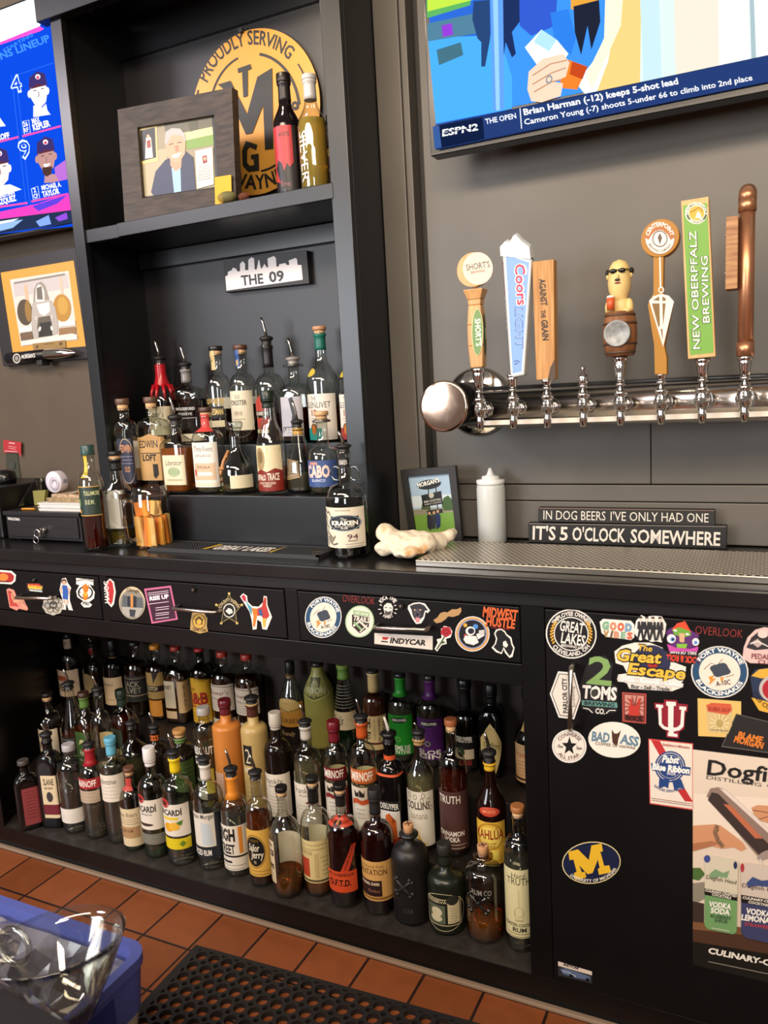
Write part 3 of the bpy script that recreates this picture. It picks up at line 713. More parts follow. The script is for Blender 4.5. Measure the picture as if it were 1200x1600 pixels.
# tall green handle
t = handle('tall square wooden tap handle with bright green lettered face', 6)
x0 = FP[6].x; zb = FP[6].z+0.0855; z1 = hz(1094, 560)
ferrule(t, x0, zb, z1, 0.0125)
fc = [(1075, 561), (1118, 557), (1107, 307), (1064, 314)]
fr = [ony(x, y, YT-.015) for x, y in fc]
PINE = wood('c79a5e', 'dab27a', (40, 40, 4), 0.5)
mb = MB(); v = Vector((0, .03, 0)); mb.hexa([fr[0], fr[1], fr[1]+v, fr[0]+v], [fr[3], fr[2], fr[2]+v, fr[3]+v], PINE); mb.build('block', t, 0.001, loc=fr[0])
pane('green_face', t, [('p', '6fa23c', [1078, 555, 1115, 551, 1105, 317, 1067, 321]), ('o', 'e9efe0', 1088, 333, 17.5, 17), ('o', '40502a', 1088.5, 333, 16.5, 16), ('o', 'e9efe0', 1088.5, 333, 13, 12.5), ('o', 'e0a428', 1088.5, 333, 12, 11.5), ('p', 'efe9da', [1086, 342, 1090, 330, 1094, 333, 1097, 343, 1090, 340]), ('l', '6a4a1a', 1.2, [1078, 332, 1086, 328, 1092, 324, 1098, 330]),
  ('a', 'f4f4ea', 'NEW OBERPFALZ', 1088.5, 333, 13.2, 12.8, 190, -10, 3), ('a', 'f4f4ea', 'BREWING', 1088.5, 333, 16.2, 15.8, 225, 315, 3),
  ('t', '2c3c1c', 'NEW OBERPFALZ', 1094.6, 545.6, 1088.4, 360.4, 12.5, .02), ('t', 'f2f0e6', 'NEW OBERPFALZ', 1094, 545, 1087.8, 361, 11, .0), ('t', '2c3c1c', 'BREWING', 1109.4, 504.6, 1106.2, 399.4, 12, .02), ('t', 'f2f0e6', 'BREWING', 1108.8, 504, 1105.6, 400, 10.5, .0)], YT-.0153, 'bright green printed face')
# copper pipe handle
t = handle('copper pipe tap handle with a wooden block on its side', 7)
x0 = FP[7].x; zb = FP[7].z+0.0855; z1 = hz(1162, 556)
ferrule(t, x0, zb, z1, 0.0125)
COP = mat('c98f6a', 0.36, 0.85, 0.5, 0.15, 20)
za = hz(1160, 312)
mb = MB(); mb.cyl((x0, YT, z1), (x0, YT, za), .0135, .0135, COP, 20); mb.cyl((x0, YT, z1), (x0, YT, z1+.025), .0155, .0155, COP, 20); mb.cyl((x0, YT, za-.022), (x0, YT, za), .0155, .0155, COP, 20)
mb.tube([(x0, YT, za-.004), (x0, YT+.001, za+.006), (x0, YT+.008, za+.012), (x0, YT+.026, za+.013)], .0155, COP, 16); mb.build('pipe', t)
mb = MB(); zt, zl = hz(1145, 341), hz(1145, 453); mb.box(x0-.034, x0-.0138, YT-.022, YT+.022, zl, zt, wood('8a5a34', 'b98a58', (4, 40, 40), 0.5)); mb.build('wood_block', t, 0.001)
mb = MB(); mb.cyl((x0-.034, YT-.008, zt-.03), (x0-.036, YT-.008, zt-.03), .003, .003, STEEL); mb.cyl((x0-.034, YT-.008, zl+.03), (x0-.036, YT-.008, zl+.03), .003, .003, STEEL); mb.build('screw', t)

# ================================================================= things on the counter, right part
def tray_mat():
    m, nt, out = new('perforated_steel')
    N, L = nt.nodes.new, nt.links.new
    g = N('ShaderNodeNewGeometry'); mp = N('ShaderNodeMapping'); mp.inputs['Location'].default_value = (20, 10, 0)
    br = N('ShaderNodeTexBrick'); br.offset = 0.5
    for k, v in (('Color1', (1, 1, 1, 1)), ('Color2', (1, 1, 1, 1)), ('Mortar', (0, 0, 0, 1))): br.inputs[k].default_value = v
    for k, v in (('Scale', 1.0), ('Mortar Size', 0.0027), ('Mortar Smooth', 0.15), ('Brick Width', 0.0135), ('Row Height', 0.0095)): br.inputs[k].default_value = v
    b = N('ShaderNodeBsdfPrincipled'); b.inputs['Base Color'].default_value = lin('d8d0c0'); b.inputs['Metallic'].default_value = 0.6; b.inputs['Roughness'].default_value = 0.34
    d = N('ShaderNodeBsdfPrincipled'); d.inputs['Base Color'].default_value = lin('1a1714'); d.inputs['Roughness'].default_value = 0.6
    mx = N('ShaderNodeMixShader')
    L(g.outputs['Position'], mp.inputs[0]); L(mp.outputs[0], br.inputs['Vector']); L(br.outputs['Color'], mx.inputs[0]); L(b.outputs[0], mx.inputs[1]); L(d.outputs[0], mx.inputs[2]); L(mx.outputs[0], out.inputs[0])
    return m
t = thing('drip_tray', 'long stainless drip tray with slotted top under the taps', 'drip tray', (0, 0.14, CZ))
mb = MB(); mb.box(-0.690, 1.05, 0.03, 0.245, CZ, CZ+0.0135, STEEL); mb.build('pan', t, 0.0015)
mb = MB(); mb.box(-0.686, 1.046, 0.036, 0.239, CZ+.0136, CZ+0.0142, tray_mat()); mb.build('grate', t)

t = thing('squeeze_bottle', 'translucent plastic squeeze bottle standing against the wall behind the towel', 'squeeze bottle', (0, 0, 0))
P = onz(764, 851, CZ); P.y += .028; rr = 22*mpp(P); hB = ony(759, 756, P.y).z-CZ; hT = ony(758, 731, P.y).z-CZ
t.location = (P.x, P.y, CZ)
PL = frosted('d3d6d2', 0.12)
mb = MB(); mb.lathe([(rr*.9, .0), (rr, .004), (rr, hB*.93), (rr*.97, hB*.96), (rr*.93, hB)], PL, c=(P.x, P.y, CZ), seg=32); mb.build('body', t)
mb = MB(); mb.lathe([(rr*.96, hB), (rr*.99, hB+.003), (rr*.99, hB+.010), (rr*.62, hB+.012), (rr*.6, hB+.019), (rr*.3, hB+.021), (rr*.22, hB+.026), (rr*.09, hT)], mat('e0e2de', 0.4), c=(P.x, P.y, CZ), seg=28); mb.build('nozzle_cap', t)

# leaning framed snapshot
t = thing('picture_frame', 'small black picture frame with roadside sign snapshot leaning behind the towel', 'picture frame', (-0.76, 0.30, CZ))
YF = 0.285
mb = MB(); quad_frame(mb, [(625, 735), (711, 728), (722, 846), (642, 856)], [(636, 745), (701, 740), (712, 832), (650, 838)], YF, .014, mat('252322', 0.45)); mb.build('frame', t, loc=ony(640, 850, YF))
mb = MB(); A = [ony(x, y, YF+.008) for x, y in ((630, 738), (708, 732), (718, 843), (644, 852))]; mb.hexa(A, [p+Vector((0, .004, 0)) for p in A], mat('1a1818', 0.6))
mb.build('backing', t, loc=A[0])
pane('photo', t, [('p', '9fb8cc', [635, 743, 702, 738, 713, 834, 649, 840]), ('p', 'c9d6da', [640, 776, 707, 772, 709, 790, 643, 794]), ('p', '6f9a3c', [643, 804, 710, 798, 713, 834, 649, 840]), ('p', '8c8a72', [642, 797, 709, 792, 710, 800, 643, 806]),
  ('p', '3d5a2a', [690, 790, 693, 778, 700, 774, 706, 780, 708, 797, 694, 798]), ('p', '4d5a3a', [658, 796, 660, 784, 668, 783, 672, 797]),
  ('l', '1a1a1c', 1.4, [669, 764, 672, 800]), ('l', '1a1a1c', 1.4, [681, 762, 684, 798]), ('o', '141416', 670, 757, 19, 7.5, -8), ('t', 'f2f0e8', "MORGAN'S", 653, 762, 687, 753, 6.5, .03), ('p', '17171a', [658, 774, 689, 767, 692, 787, 661, 792]), ('o', 'b8b4a8', 674, 774, 4, 4.5), ('t', 'd8d4c8', 'BEER COCKTAILS', 663, 786, 689, 781, 3), ('t', 'b8b4a8', 'FAMILY DINING', 664, 790, 690, 785, 2.6), ('p', '222226', [667, 798, 691, 795, 692, 801, 668, 804]),
  ('p', '1f2026', [667, 806, 671, 802, 675, 807, 676, 824, 672, 829, 668, 824]), ('p', '1b2a5a', [680, 804, 684, 800, 688, 806, 688, 822, 682, 827]), ('p', '2a2a30', [674, 806, 678, 802, 681, 808, 680, 825, 676, 827]), ('o', 'c99a7a', 671, 802, 2, 2.4), ('o', 'c99a7a', 678, 801, 2, 2.4), ('o', 'c99a7a', 684, 799, 2, 2.4)], YF+.0078)

# towel
rng = random.Random(4)
TOWEL = mat('e3d6bd', 0.95, 0, 0.1, 0.12, 90.0, 0.9)
def towel():
    mb = MB()
    for px, py, rx, ry, y in ((604, 835, 17, 15, .12), (599, 857, 15, 11, .085), (622, 850, 20, 18, .10), (634, 848, 31, 19, .12), (658, 849, 30, 18, .125), (640, 862, 27, 9, .085), (682, 845, 20, 14, .16), (697, 838, 15, 11, .18), (707, 832, 8, 7, .20)):
        P = ony(px, py, y); s = mpp(P)
        z = max(CZ+ry*s*.55, P.z)
        mb.ball((P.x, y, z), rx*s, max(.018, rx*s*.9), ry*s, TOWEL, 18, 12)
    c = ony(640, 868, .11); c.z = CZ
    for i, (x, y, z) in enumerate(mb.v): mb.v[i] = (x, y, max(z, CZ+.0012))
    o = mb.build('bar_towel', loc=c)
    r = o.modifiers.new('cloth', 'REMESH'); r.mode = 'VOXEL'; r.voxel_size = .0045; r.use_smooth_shade = True
    q = o.modifiers.new('soften', 'SMOOTH'); q.iterations = 16; q.factor = .6
    tx = bpy.data.textures.new('folds', 'CLOUDS'); tx.noise_scale = .03; tx.noise_depth = 1
    d = o.modifiers.new('folds', 'DISPLACE'); d.texture = tx; d.strength = .016; d.mid_level = .45
    t2 = bpy.data.textures.new('terry', 'CLOUDS'); t2.noise_scale = .004
    d = o.modifiers.new('terry', 'DISPLACE'); d.texture = t2; d.strength = .0018; d.mid_level = .5
    m = TOWEL.copy(); nt = m.node_tree; o.data.materials.clear(); o.data.materials.append(m)      # orange food stains
    b = [n for n in nt.nodes if n.type == 'BSDF_PRINCIPLED'][0]; src = b.inputs['Base Color'].links[0].from_socket
    tc = nt.nodes.new('ShaderNodeTexCoord'); n = nt.nodes.new('ShaderNodeTexNoise'); n.inputs['Scale'].default_value = 17; n.inputs['Detail'].default_value = 2
    rp = nt.nodes.new('ShaderNodeValToRGB'); rp.color_ramp.elements[0].position = .55; rp.color_ramp.elements[1].position = .68
    mx = nt.nodes.new('ShaderNodeMix'); mx.data_type = 'RGBA'; mx.inputs[7].default_value = lin('cf8f3c')
    nt.links.new(tc.outputs['Object'], n.inputs['Vector']); nt.links.new(n.outputs['Fac'], rp.inputs[0]); nt.links.new(rp.outputs[0], mx.inputs[0]); nt.links.new(src, mx.inputs[6]); nt.links.new(mx.outputs[2], b.inputs['Base Color'])
    return o
o = towel(); tag(o, 'crumpled cream terry towel with orange stains beside the drip tray', 'towel')
# the two lettered wooden signs
mb = MB(); A = [ony(x, y, .322) for x, y in ((826, 847), (1135, 857), (1136, 822), (825, 817))]; A[0].z = CZ+.0003; A[1].z = CZ+.0003
t = thing('wooden_sign', "black wooden sign reading IT'S 5 O'CLOCK SOMEWHERE, standing on the counter", 'sign', A[0])
mb.hexa(A, [p+Vector((0, .022, 0)) for p in A], mat('171514', 0.5)); mb.build('board', t, .001, loc=A[0])
pane('lettering', t, [('t', 'd9d2c4', "IT'S", 832, 842.5, 868, 843.6, 20.5, .02), ('t', 'd9d2c4', '5', 874.5, 843.8, 887, 844.2, 20.5, .02), ('t', 'd9d2c4', "O'CLOCK", 894, 844.4, 977, 847, 20.5, .02), ('t', 'd9d2c4', 'SOMEWHERE', 985, 847.5, 1125, 852.5, 20.5, .02), ('l', '8a8278', .8, [827, 818.3, 1134, 823])], .3217)
A = [ony(x, y, .327) for x, y in ((841, 816.5), (1117, 821.5), (1117, 797), (841, 793))]
t = thing('wooden_sign', "narrow wooden sign reading IN DOG BEERS I'VE ONLY HAD ONE, stacked on another sign", 'sign', A[0])
zz = A[0].z; A[0].z = A[1].z = max(A[0].z, A[1].z)
mb = MB(); mb.hexa(A, [p+Vector((0, .02, 0)) for p in A], mat('1d1a18', 0.5)); mb.build('board', t, .001, loc=A[0])
pane('lettering', t, [('t', 'd9d2c4', 'IN DOG BEERS', 849, 811.5, 946, 813.2, 14, .0), ('t', 'd9d2c4', "I'VE ONLY HAD ONE", 954, 813.3, 1107, 816.3, 14, .0), ('l', '8a6a5a', .9, [842, 794, 1116, 798])], .3267)
# ================================================================= bottles
T0, T1, T2 = 0.0833, 0.1952, 0.3002
G0, G1, G2 = 'bottles on the bay floor', 'bottles on the middle step', 'bottles on the back step'
GA, GB = 'bottles on the lower riser step', 'bottles on the upper riser step'
GLASSES = {'clear': ('f5f7f3', 'bac1b8'), 'green': ('4f7a52', '1f3a24'), 'dkgreen': ('2c4a2c', '122012'), 'pale': ('d6e2cc', '8a9a80'), 'amber': ('7a4a24', '2a160a')}
PUTTY = mat('1a191a', 0.5)
def bottle(label, z, px, top, W, Y=None, base=None, topx=None, sh=(.60, .78), rn=.0135, cur='r', n=2.0, asp=1.0, rot=0.0,
           g='clear', liq=None, cap=('screw', '15120f', .022), sl=None, lab=(), back=None, ring=None, group=None, foot=0, name='liquor_bottle', cat='bottle', extra=None):
    if base is not None:
        P = onz(px, base, z); r = W*.5*mpp(P); Y = P.y+r*(asp if n > 2.5 else 1)*.97
    P = ony(px, (top+(base or top+110))/2, Y); r = W*.5*mpp(P)
    if n > 2.5 and rot: r *= .86
    h = ony(topx or px, top, Y).z-z
    X = P.x
    t = thing(name, label, cat, (X, Y, z), group)
    hc = cap[2] if cap else 0
    hn = h-hc+(.004 if cap else 0)
    s1, s2 = sh[0]*h, sh[1]*h
    prof = [(r*.8, .0), (r*.97, .003), (r, .010), (r, s1*.5), (r, s1)] if not foot else [(r*foot, 0), (r*foot*1.03, .006), (r*(foot+1)/2*1.02, s1*.45), (r, s1*.8), (r, s1)]
    K = 7
    for i in range(1, K+1):
        u = i/K
        if cur == 'r': q = 1-(1-math.sqrt(max(0, 1-u*u)))*.92-.08*u
        elif cur == 's': q = .5+.5*cos(pi*u)
        elif cur == 'l': q = 1-u
        elif cur == 'd': q = math.sqrt(max(0, 1-u**2.6))
        prof.append((rn+(r-rn)*q, s1+(s2-s1)*u))
    prof += [(rn*.97, s2+(hn-s2)*.5), (rn*.95, hn-.008), (rn*1.12, hn-.007), (rn*1.12, hn-.001), (rn, hn)]
    def rad(zz):
        for (r0, z0), (r1, z1) in zip(prof, prof[1:]):
            if z0 <= zz <= z1 and z1 > z0: return r0+(r1-r0)*(zz-z0)/(z1-z0)
        return prof[-1][0]
    def sect(a): return 1.0/((abs(cos(a))**n+abs(sin(a))**n)**(1.0/n)) if n != 2.0 else 1.0
    rt = radians(rot)
    def surf(phi, zz, lift):
        a = phi-pi/2; rr = (rad(zz)+lift); k = sect(a)
        if zz > s1+(s2-s1)*.9: k = 1.0
        x, y = rr*k*cos(a), rr*k*sin(a)*(asp if zz <= s2 else asp+(1-asp)*min(1, (zz-s2)/.01))
        return (x*cos(rt)-y*sin(rt), x*sin(rt)+y*cos(rt), zz)
    seg = 40 if n != 2.0 else 30
    def shell(mb, pr, m):
        vs = []; fs = []
        for (rr, zz) in pr:
            f = min(1, max(0, (zz-s1)/max(1e-6, s2-s1)))
            for i in range(seg):
                a = 2*pi*i/seg; k = sect(a)*(1-f)+f; q = asp*(1-f)+f
                x, y = rr*k*cos(a), rr*k*sin(a)*q
                vs.append((x*cos(rt)-y*sin(rt), x*sin(rt)+y*cos(rt), zz))
        for j in range(len(pr)-1):
            for i in range(seg):
                a, b = j*seg+i, j*seg+(i+1) % seg
                fs.append((a, b, b+seg, a+seg))
        fs += [tuple(range(seg)), tuple(range((len(pr)-1)*seg, len(pr)*seg))]
        mb.add(vs, fs, m, True)
    def surf2(phi, zz, lift):
        f = min(1, max(0, (zz-s1)/max(1e-6, s2-s1)))
        a = phi-pi/2; k = sect(a)*(1-f)+f; q = asp*(1-f)+f; rr = rad(zz)
        x, y = (rr*k+lift)*cos(a), (rr*k*q+lift)*sin(a)
        return (x*cos(rt)-y*sin(rt), x*sin(rt)+y*cos(rt), zz)
    solid = not isinstance(g, str)
    mb = MB(); shell(mb, prof, g if solid else glass(*GLASSES[g]))
    loc0 = Vector((X, Y, z))
    def fin(mb, nm, par=t, recalc=True):
        o = mb.build(nm, recalc=recalc); o.parent = par; o.location = (0, 0, 0); return o
    fin(mb, 'glass_body')
    if liq and not solid:
        lc, fill = liq[0], liq[1]*h; pr = [(rr*.93, zz+.006 if zz < .004 else zz) for rr, zz in prof if zz < fill-.002]+[(rad(fill)*.93, fill)]
        mb = MB(); shell(mb, pr, liquid(lc, liq[2] if len(liq) > 2 else .22)); fin(mb, 'liquid')
    for i, L in enumerate(lab):
        v0, v1, am, bg, ops = L[:5]; off = radians(L[5] if len(L) > 5 else 11); am = radians(am); za, zb_ = v0*h, v1*h
        k = Ink(lambda u, v, lift: surf2(off+u*am, zb_-(zb_-za)*v, lift), base=.0005, step=.00008, grid=12)
        if bg: k.r(bg, -1, 0, 1, 1)
        k.draw(ops)
        if k.mb.v: fin(k.mb, 'front_label' if i == 0 else 'label_band', recalc=False)
    if back:
        k = Ink(lambda u, v, lift: surf2(pi+u*1.1, h*(s1/h*.85-(s1/h*.65)*v), -.0006), grid=10); k.r(back, -1, 0, 1, 1); fin(k.mb, 'back_label', recalc=False)
    if ring:
        mb = MB(); mb.lathe([(rn*1.0, hn-.010), (rn*ring[1], hn-.009), (rn*ring[1], hn-.004), (rn*1.0, hn-.002)], ring[0], seg=28); fin(mb, 'collar_ring')
    if sl:
        zt = h-hc+.001; zz0 = max(zt-sl[1]*h, s1+(s2-s1)*.9)
        mb = MB(); mb.lathe([(rad(zz0+(zt-zz0)*q/5)+.0007, zz0+(zt-zz0)*q/5) for q in range(5)]+[(rn*1.16, zt-.006), (rn*1.16, zt)], mat(sl[0], sl[2] if len(sl) > 2 else .4), seg=26); fin(mb, 'neck_sleeve')
    if cap:
        kind, c = cap[0], cap[1]; z0 = h-hc; cm = mat(c, cap[3] if len(cap) > 3 else .4)
        mb = MB()
        if kind == 'screw':
            mb.lathe([(rn*1.2, z0), (rn*1.22, z0+.002), (rn*1.18, h-.0015), (rn*1.08, h)], cm, seg=26); fin(mb, 'cap')
        elif kind == 'cork':
            mb.lathe([(rn*.98, z0-.001), (rn*.98, h-hc*.5)], mat('cda67a', .7, 0, .3, .25, 300), seg=22); fin(mb, 'cork')
            mb = MB(); mb.lathe([(rn*1.2, h-hc*.5), (rn*1.26, h-hc*.45), (rn*1.26, h-.0015), (rn*1.16, h)], cm, seg=26); fin(mb, 'cap')
        elif kind == 'plug':          # bare cork standing in the neck, branded with a cross
            mb.lathe([(rn*.85, z0-.004), (rn*.95, h-.001), (rn*.9, h)], mat('c9966a', .75, 0, .3, .3, 400), seg=22)
            for a in (.6, 2.2):
                mb.tube([(-cos(a)*rn*.7, -sin(a)*rn*.7, h+.0003), (cos(a)*rn*.7, sin(a)*rn*.7, h+.0003)], .0011, mat('3a2216', .7), 6)
            fin(mb, 'cork')
        elif kind == 'pour':
            mb.lathe([(rn*.9, z0-.002), (rn*1.0, z0+hc*.15), (rn*.85, z0+hc*.2), (rn*1.02, z0+hc*.35), (rn*.85, z0+hc*.4), (rn*1.0, z0+hc*.55), (rn*1.3, z0+hc*.68), (rn*1.32, h-.003), (rn*1.0, h), (.0055, h+.002)], cm, seg=24)
            o = fin(mb, 'pourer')
            mb = MB(); sp = cap[4] if len(cap) > 4 else .045
            mb.tube([(0, 0, h-.001), (-.001, -.001, h+sp*.3), (-.004, -.004, h+sp*.7), (-.007, -.006, h+sp)], [.0042, .004, .0036, .003], mat(cap[5], .3) if len(cap) > 5 else mat('b8b2a8', .2, 1.0), 10); fin(mb, 'spout', o)
        elif kind == 'glassy':
            mb.lathe([(rn*1.0, z0), (rn*1.3, z0+.004), (rn*1.35, h-.004), (rn*1.1, h)], glass('e6ebea', 'a0aaa8'), seg=26); fin(mb, 'stopper')
    if extra: extra(t, fin, surf2, h, r, rn)
    return t
BK = '15120f'; CR = 'dcc9a4'; WH = 'e4dccd'; TAN = 'cda56a'
P_ = lambda sp=.045, hc=.022: ('pour', '1d1c1d', hc, .5, sp)
def T(c, s, u0, u1, v, h, bold=.02, sh=0): return ('t', c, s, u0, v, u1, v, h, bold, sh, (0, -1))
def lines(c, v0, v1, k, u0=-.7, u1=.7):
    return [('l', c, .012, [u0+.12*((i*37) % 5)/5, v0+(v1-v0)*i/max(1, k-1), u1-.15*((i*53) % 7)/7, v0+(v1-v0)*i/max(1, k-1)]) for i in range(k)]
CL = ('b9bdb4', .0, .05)
WAT = 'e6e6df'

# ---- bay floor, front row from the window end
def flask(label, px, base, top, W, rot, lab, asp=.75, g=None, **k):
    return bottle(label, T0, px, top, W, base=base, n=7, asp=asp, rot=rot, sh=(.66, .80), rn=.014, g=g or mat('0f0b0c', .12), lab=lab, group=G0, **k)
flask('dark square flask bottle with red back label, at the far end of the bay floor', 43, 1300, 1190, 40, 52, [(.08, .62, 34, '8e3f42', lines('5a2024', .1, .8, 9))], topx=49, cap=('screw', '4a4440', .014))
flask('black whiskey bottle with cream and maroon label, beside the dark flask', 81, 1297, 1146, 40, 18, [(.12, .58, 36, CR, [T('2a1a16', 'SLANE', -.7, .7, .22, .14), T('4a3a30', 'IRISH WHISKEY', -.6, .6, .32, .05), ('o', '3a3634', 0, .5, .45, .12), ('r', '6e1f2a', -1, .68, 1, .92)])], asp=.9, cap=P_(.03, .03))
bottle('round clear bottle with grey screw cap and blue back label', T0, 115, 1163, 43, base=1305, topx=112, sh=(.72, .84), rn=.016, liq=(WAT, .62, .03), lab=[(.13, .30, 62, 'e6e0d4', lines('b0a89c', .4, .8, 4)), (.47, .62, 60, '1d2450', [], 150)], cap=('screw', 'a9a6a8', .02, .3), group=G0)
bottle('clear vodka bottle with dark red neck and red name band, pourer fitted', T0, 147, 1160, 40, base=1313, topx=143, sh=(.63, .78), rn=.0145, liq=('ddd8c8', .36, .05), lab=[(.55, .66, 80, '9e2426', [T('f2ece0', 'SMIRNOFF', -.62, .62, .78, .6)]), (.40, .53, 60, 'b9a790', lines('7a3a30', .2, .8, 3))], cap=P_(.04, .02), sl=('a02028', .17), group=G0)
bottle('clear gin bottle sealed with a bright blue cap', T0, 181, 1152, 40, base=1320, topx=175, sh=(.74, .79), rn=.0145, cur='d', liq=('e2dfd2', .70, .03), lab=[(.42, .68, 80, 'e6dccb', [T('2c2824', 'Valentine', -.72, .5, .34, .2, .0, .25)]+lines('9a9284', .46, .85, 4, -.7, .6))], back='d8cfc0', cap=('screw', '5fa8c4', .014), sl=('66b2cc', .13), group=G0)
bottle('small clear rum bottle with brown cap, red seal and tan map label', T0, 208, 1200, 37, base=1332, topx=210, sh=(.62, .76), rn=.0125, liq=('d4cf9c', .3, .05), lab=[(.07, .54, 82, CR, [T('4a3c30', 'Three Rivers', -.75, .6, .22, .12, .0, .2), ('r', 'b08c62', -.8, .48, .7, .78), T('6a4a34', 'AGED RUM', -.5, .3, .62, .07)]+lines('8a7458', .28, .4, 3)), (.74, .88, 50, 'b8473c', [])], cap=('cork', '6a4434', .024), group=G0)
bat = [('o', 'b23a36', -.42, -.02, .34, .15), ('o', '5a1c1e', -.42, -.02, .2, .07)]
bottle('green tinted rum bottle with white ribbed cap and white label', T0, 241, 1168, 44, base=1343, topx=237, sh=(.62, .74), rn=.0145, g='pale', liq=('c2d4b8', .36, .05), lab=[(.28, .56, 72, WH, bat+[T('1c1c1c', 'BACARDÍ', -.85, .55, .4, .19, .03), T('8a8a8a', 'SUPERIOR', -.5, .3, .52, .06), ('o', '3c2a24', -.2, .83, .5, .05)]), (.14, .24, 66, '77766c', lines('b0aca0', .3, .7, 2))], cap=('screw', 'e2dedc', .036, .35), sl=('e2dedc', .06), group=G0)
bottle('clear flavoured rum bottle with yellow neck band and lemon picture label', T0, 280, 1172, 48, base=1355, topx=271, sh=(.66, .76), rn=.0145, liq=(WAT, .5, .04), lab=[(.28, .57, 68, WH, bat+[T('1c1c1c', 'BACARDÍ', -.85, .6, .34, .17, .03), ('r', 'e4c62c', -.6, .4, .35, .48), ('o', 'e2a428', -.25, .72, .3, .14), ('o', 'e8b43a', .12, .68, .3, .13), ('p', '4a7a34', [.25, .55, .6, .5, .5, .66, .3, .62])]), (.16, .26, 66, 'd9c420', [('p', '6a8a2a', [.3, .5, .5, .2, .7, .5, .5, .8])])], cap=P_(.05, .022), sl=('e6c81e', .13), group=G0)
bottle('clear white rum bottle with white and red neck band', T0, 327, 1182, 47, base=1362, topx=319, sh=(.62, .76), rn=.0145, liq=('e6e6de', .52, .02), lab=[(.12, .54, 74, 'ddd6c8', [T('25221f', 'Captain Morgan', -.85, .6, .12, .1, .01), ('p', 'c4cdd2', [-.1, .2, .4, .25, .5, .7, -.1, .7]), ('r', '20242c', -1, .74, 1, 1), T('e8e2d6', 'SPICED RUM', -.75, .35, .93, .12, .03), ('r', '23262e', .62, 0, 1, .8)])], cap=P_(.05, .022), sl=('ded6cc', .14), group=G0, extra=None)
bottle('clear vodka bottle with orange neck sleeve and bold black lettered label', T0, 368, 1198, 44, base=1372, topx=360, sh=(.60, .73), rn=.0145, liq=('e2e2da', .56, .04), lab=[(.07, .50, 80, 'e2dacb', [T('181614', 'HIGH', -.88, .25, .33, .25, .05), T('181614', 'STREET', -.85, .2, .62, .2, .03), ('r', 'd98a34', .42, .03, .62, .62), ('r', '181614', -1, .66, 1, .70), ('r', '2a2826', -.6, .78, .0, .83)]+lines('8a847a', .88, .96, 2))], cap=P_(.05, .026), sl=('e08a2c', .22), group=G0)
bottle('spiced rum bottle with yellow label and round black badge', T0, 406, 1204, 42, base=1387, topx=402, sh=(.62, .74), rn=.014, liq=('7e3a1a', .60, .3), lab=[(.10, .52, 80, 'dcae52', [('g', '8a6a2a', -.08, .46, .62, .36, .06), ('o', '191716', -.08, .46, .56, .32), T('e6dcc4', 'Sailor', -.42, .2, .45, .15, .02, .2), T('e6dcc4', 'Jerry', -.3, .4, .6, .15, .02, .2), T('c8b890', '92', -.14, .0, .72, .06), T('7a5a1c', 'THE ORIGINAL', -.36, .22, .25, .05)]+lines('8a6a2a', .88, .95, 2))], cap=P_(.045, .022), group=G0)
bottle('nearly empty whiskey bottle with narrow cream label and black cap', T0, 446, 1228, 49, base=1406, topx=439, sh=(.58, .78), rn=.0125, cur='s', liq=('c07a30', .20, .15), lab=[(.14, .54, 30, CR, [T('3a2a1e', 'Sour Mash', -.8, .7, .15, .1), ('r', '2a211b', -.85, .22, .85, .36), T('dcc9a4', 'WHISKEY', -.7, .7, .33, .08), T('2a1e18', 'Mickeys', -.85, .8, .66, .16, .03)]+lines('7a6450', .78, .95, 3), -42)], back='d8cdb6', cap=('cork', BK, .026), group=G0)
bottle('pale rum bottle with black neck sleeve and cream and orange label', T0, 494, 1213, 46, base=1403, topx=489, sh=(.60, .72), rn=.0135, liq=('d8823a', .20, .2), lab=[(.13, .50, 84, 'd8c48a', [T('6a5a34', 'PLANTATION', -.95, .0, .34, .1, .0), ('r', 'b8442c', -.8, .42, -.15, .86), ('r', 'c4b078', .1, .3, .3, .88), ('r', '5a4c34', -1, .92, 1, .97)]+lines('8a7a4a', .1, .2, 2)+lines('8a7a4a', .4, .8, 5, .38, .9))], back='d9cfb0', cap=('cork', BK, .026), sl=('191614', .14), group=G0)
bottle('dark overproof rum bottle with bright orange label and sash', T0, 537, 1224, 52, base=1420, topx=532, sh=(.60, .72), rn=.0135, liq=('3c1410', .56, .3), lab=[(.14, .32, 62, 'd24e28', [T('33140e', '69% OVERPROOF', -.8, .8, .24, .14), ('r', 'd24e28', -.9, .3, .9, .92), T('2c120c', 'O.F.T.D.', -.7, .6, .68, .28, .04)]), (.30, .54, 40, None, [('p', 'c2402a', [-.5, 1, .2, 1, 1.2, 0, .7, 0]), ('t', '4a1810', 'OVERPROOF', .0, .9, .85, .1, .12, .02)], 30), (.68, .75, 75, 'c2452c', [('o', '241412', -.1, .5, .3, .6), T('d8a060', '69', -.2, .05, .7, .5)])], cap=('cork', BK, .026), sl=('1b1918', .10), group=G0)
bottle('full dark red rum bottle with tan label and all black neck', T0, 590, 1232, 51, base=1432, topx=587, sh=(.62, .73), rn=.0135, liq=('3a0d0c', .74, .35), lab=[(.13, .46, 84, 'cf9f5c', [T('6a4a24', 'Artisanal Rum', -.6, .4, .16, .08, .0, .2), T('3a2414', 'PLANTATION', -.95, .55, .34, .14, .01), ('r', '2c1714', -.85, .48, .3, .88), T('e0cdb0', 'ORIGINAL DARK', -.8, .22, .6, .07, .03), T('a06a5a', 'Perfect', -.3, .2, .78, .08, .0, .3), ('r', '8a6230', -1, .9, 1, .96)])], cap=('screw', '1c1a1a', .024, .6), sl=('1c1a1a', .13, .6), group=G0)
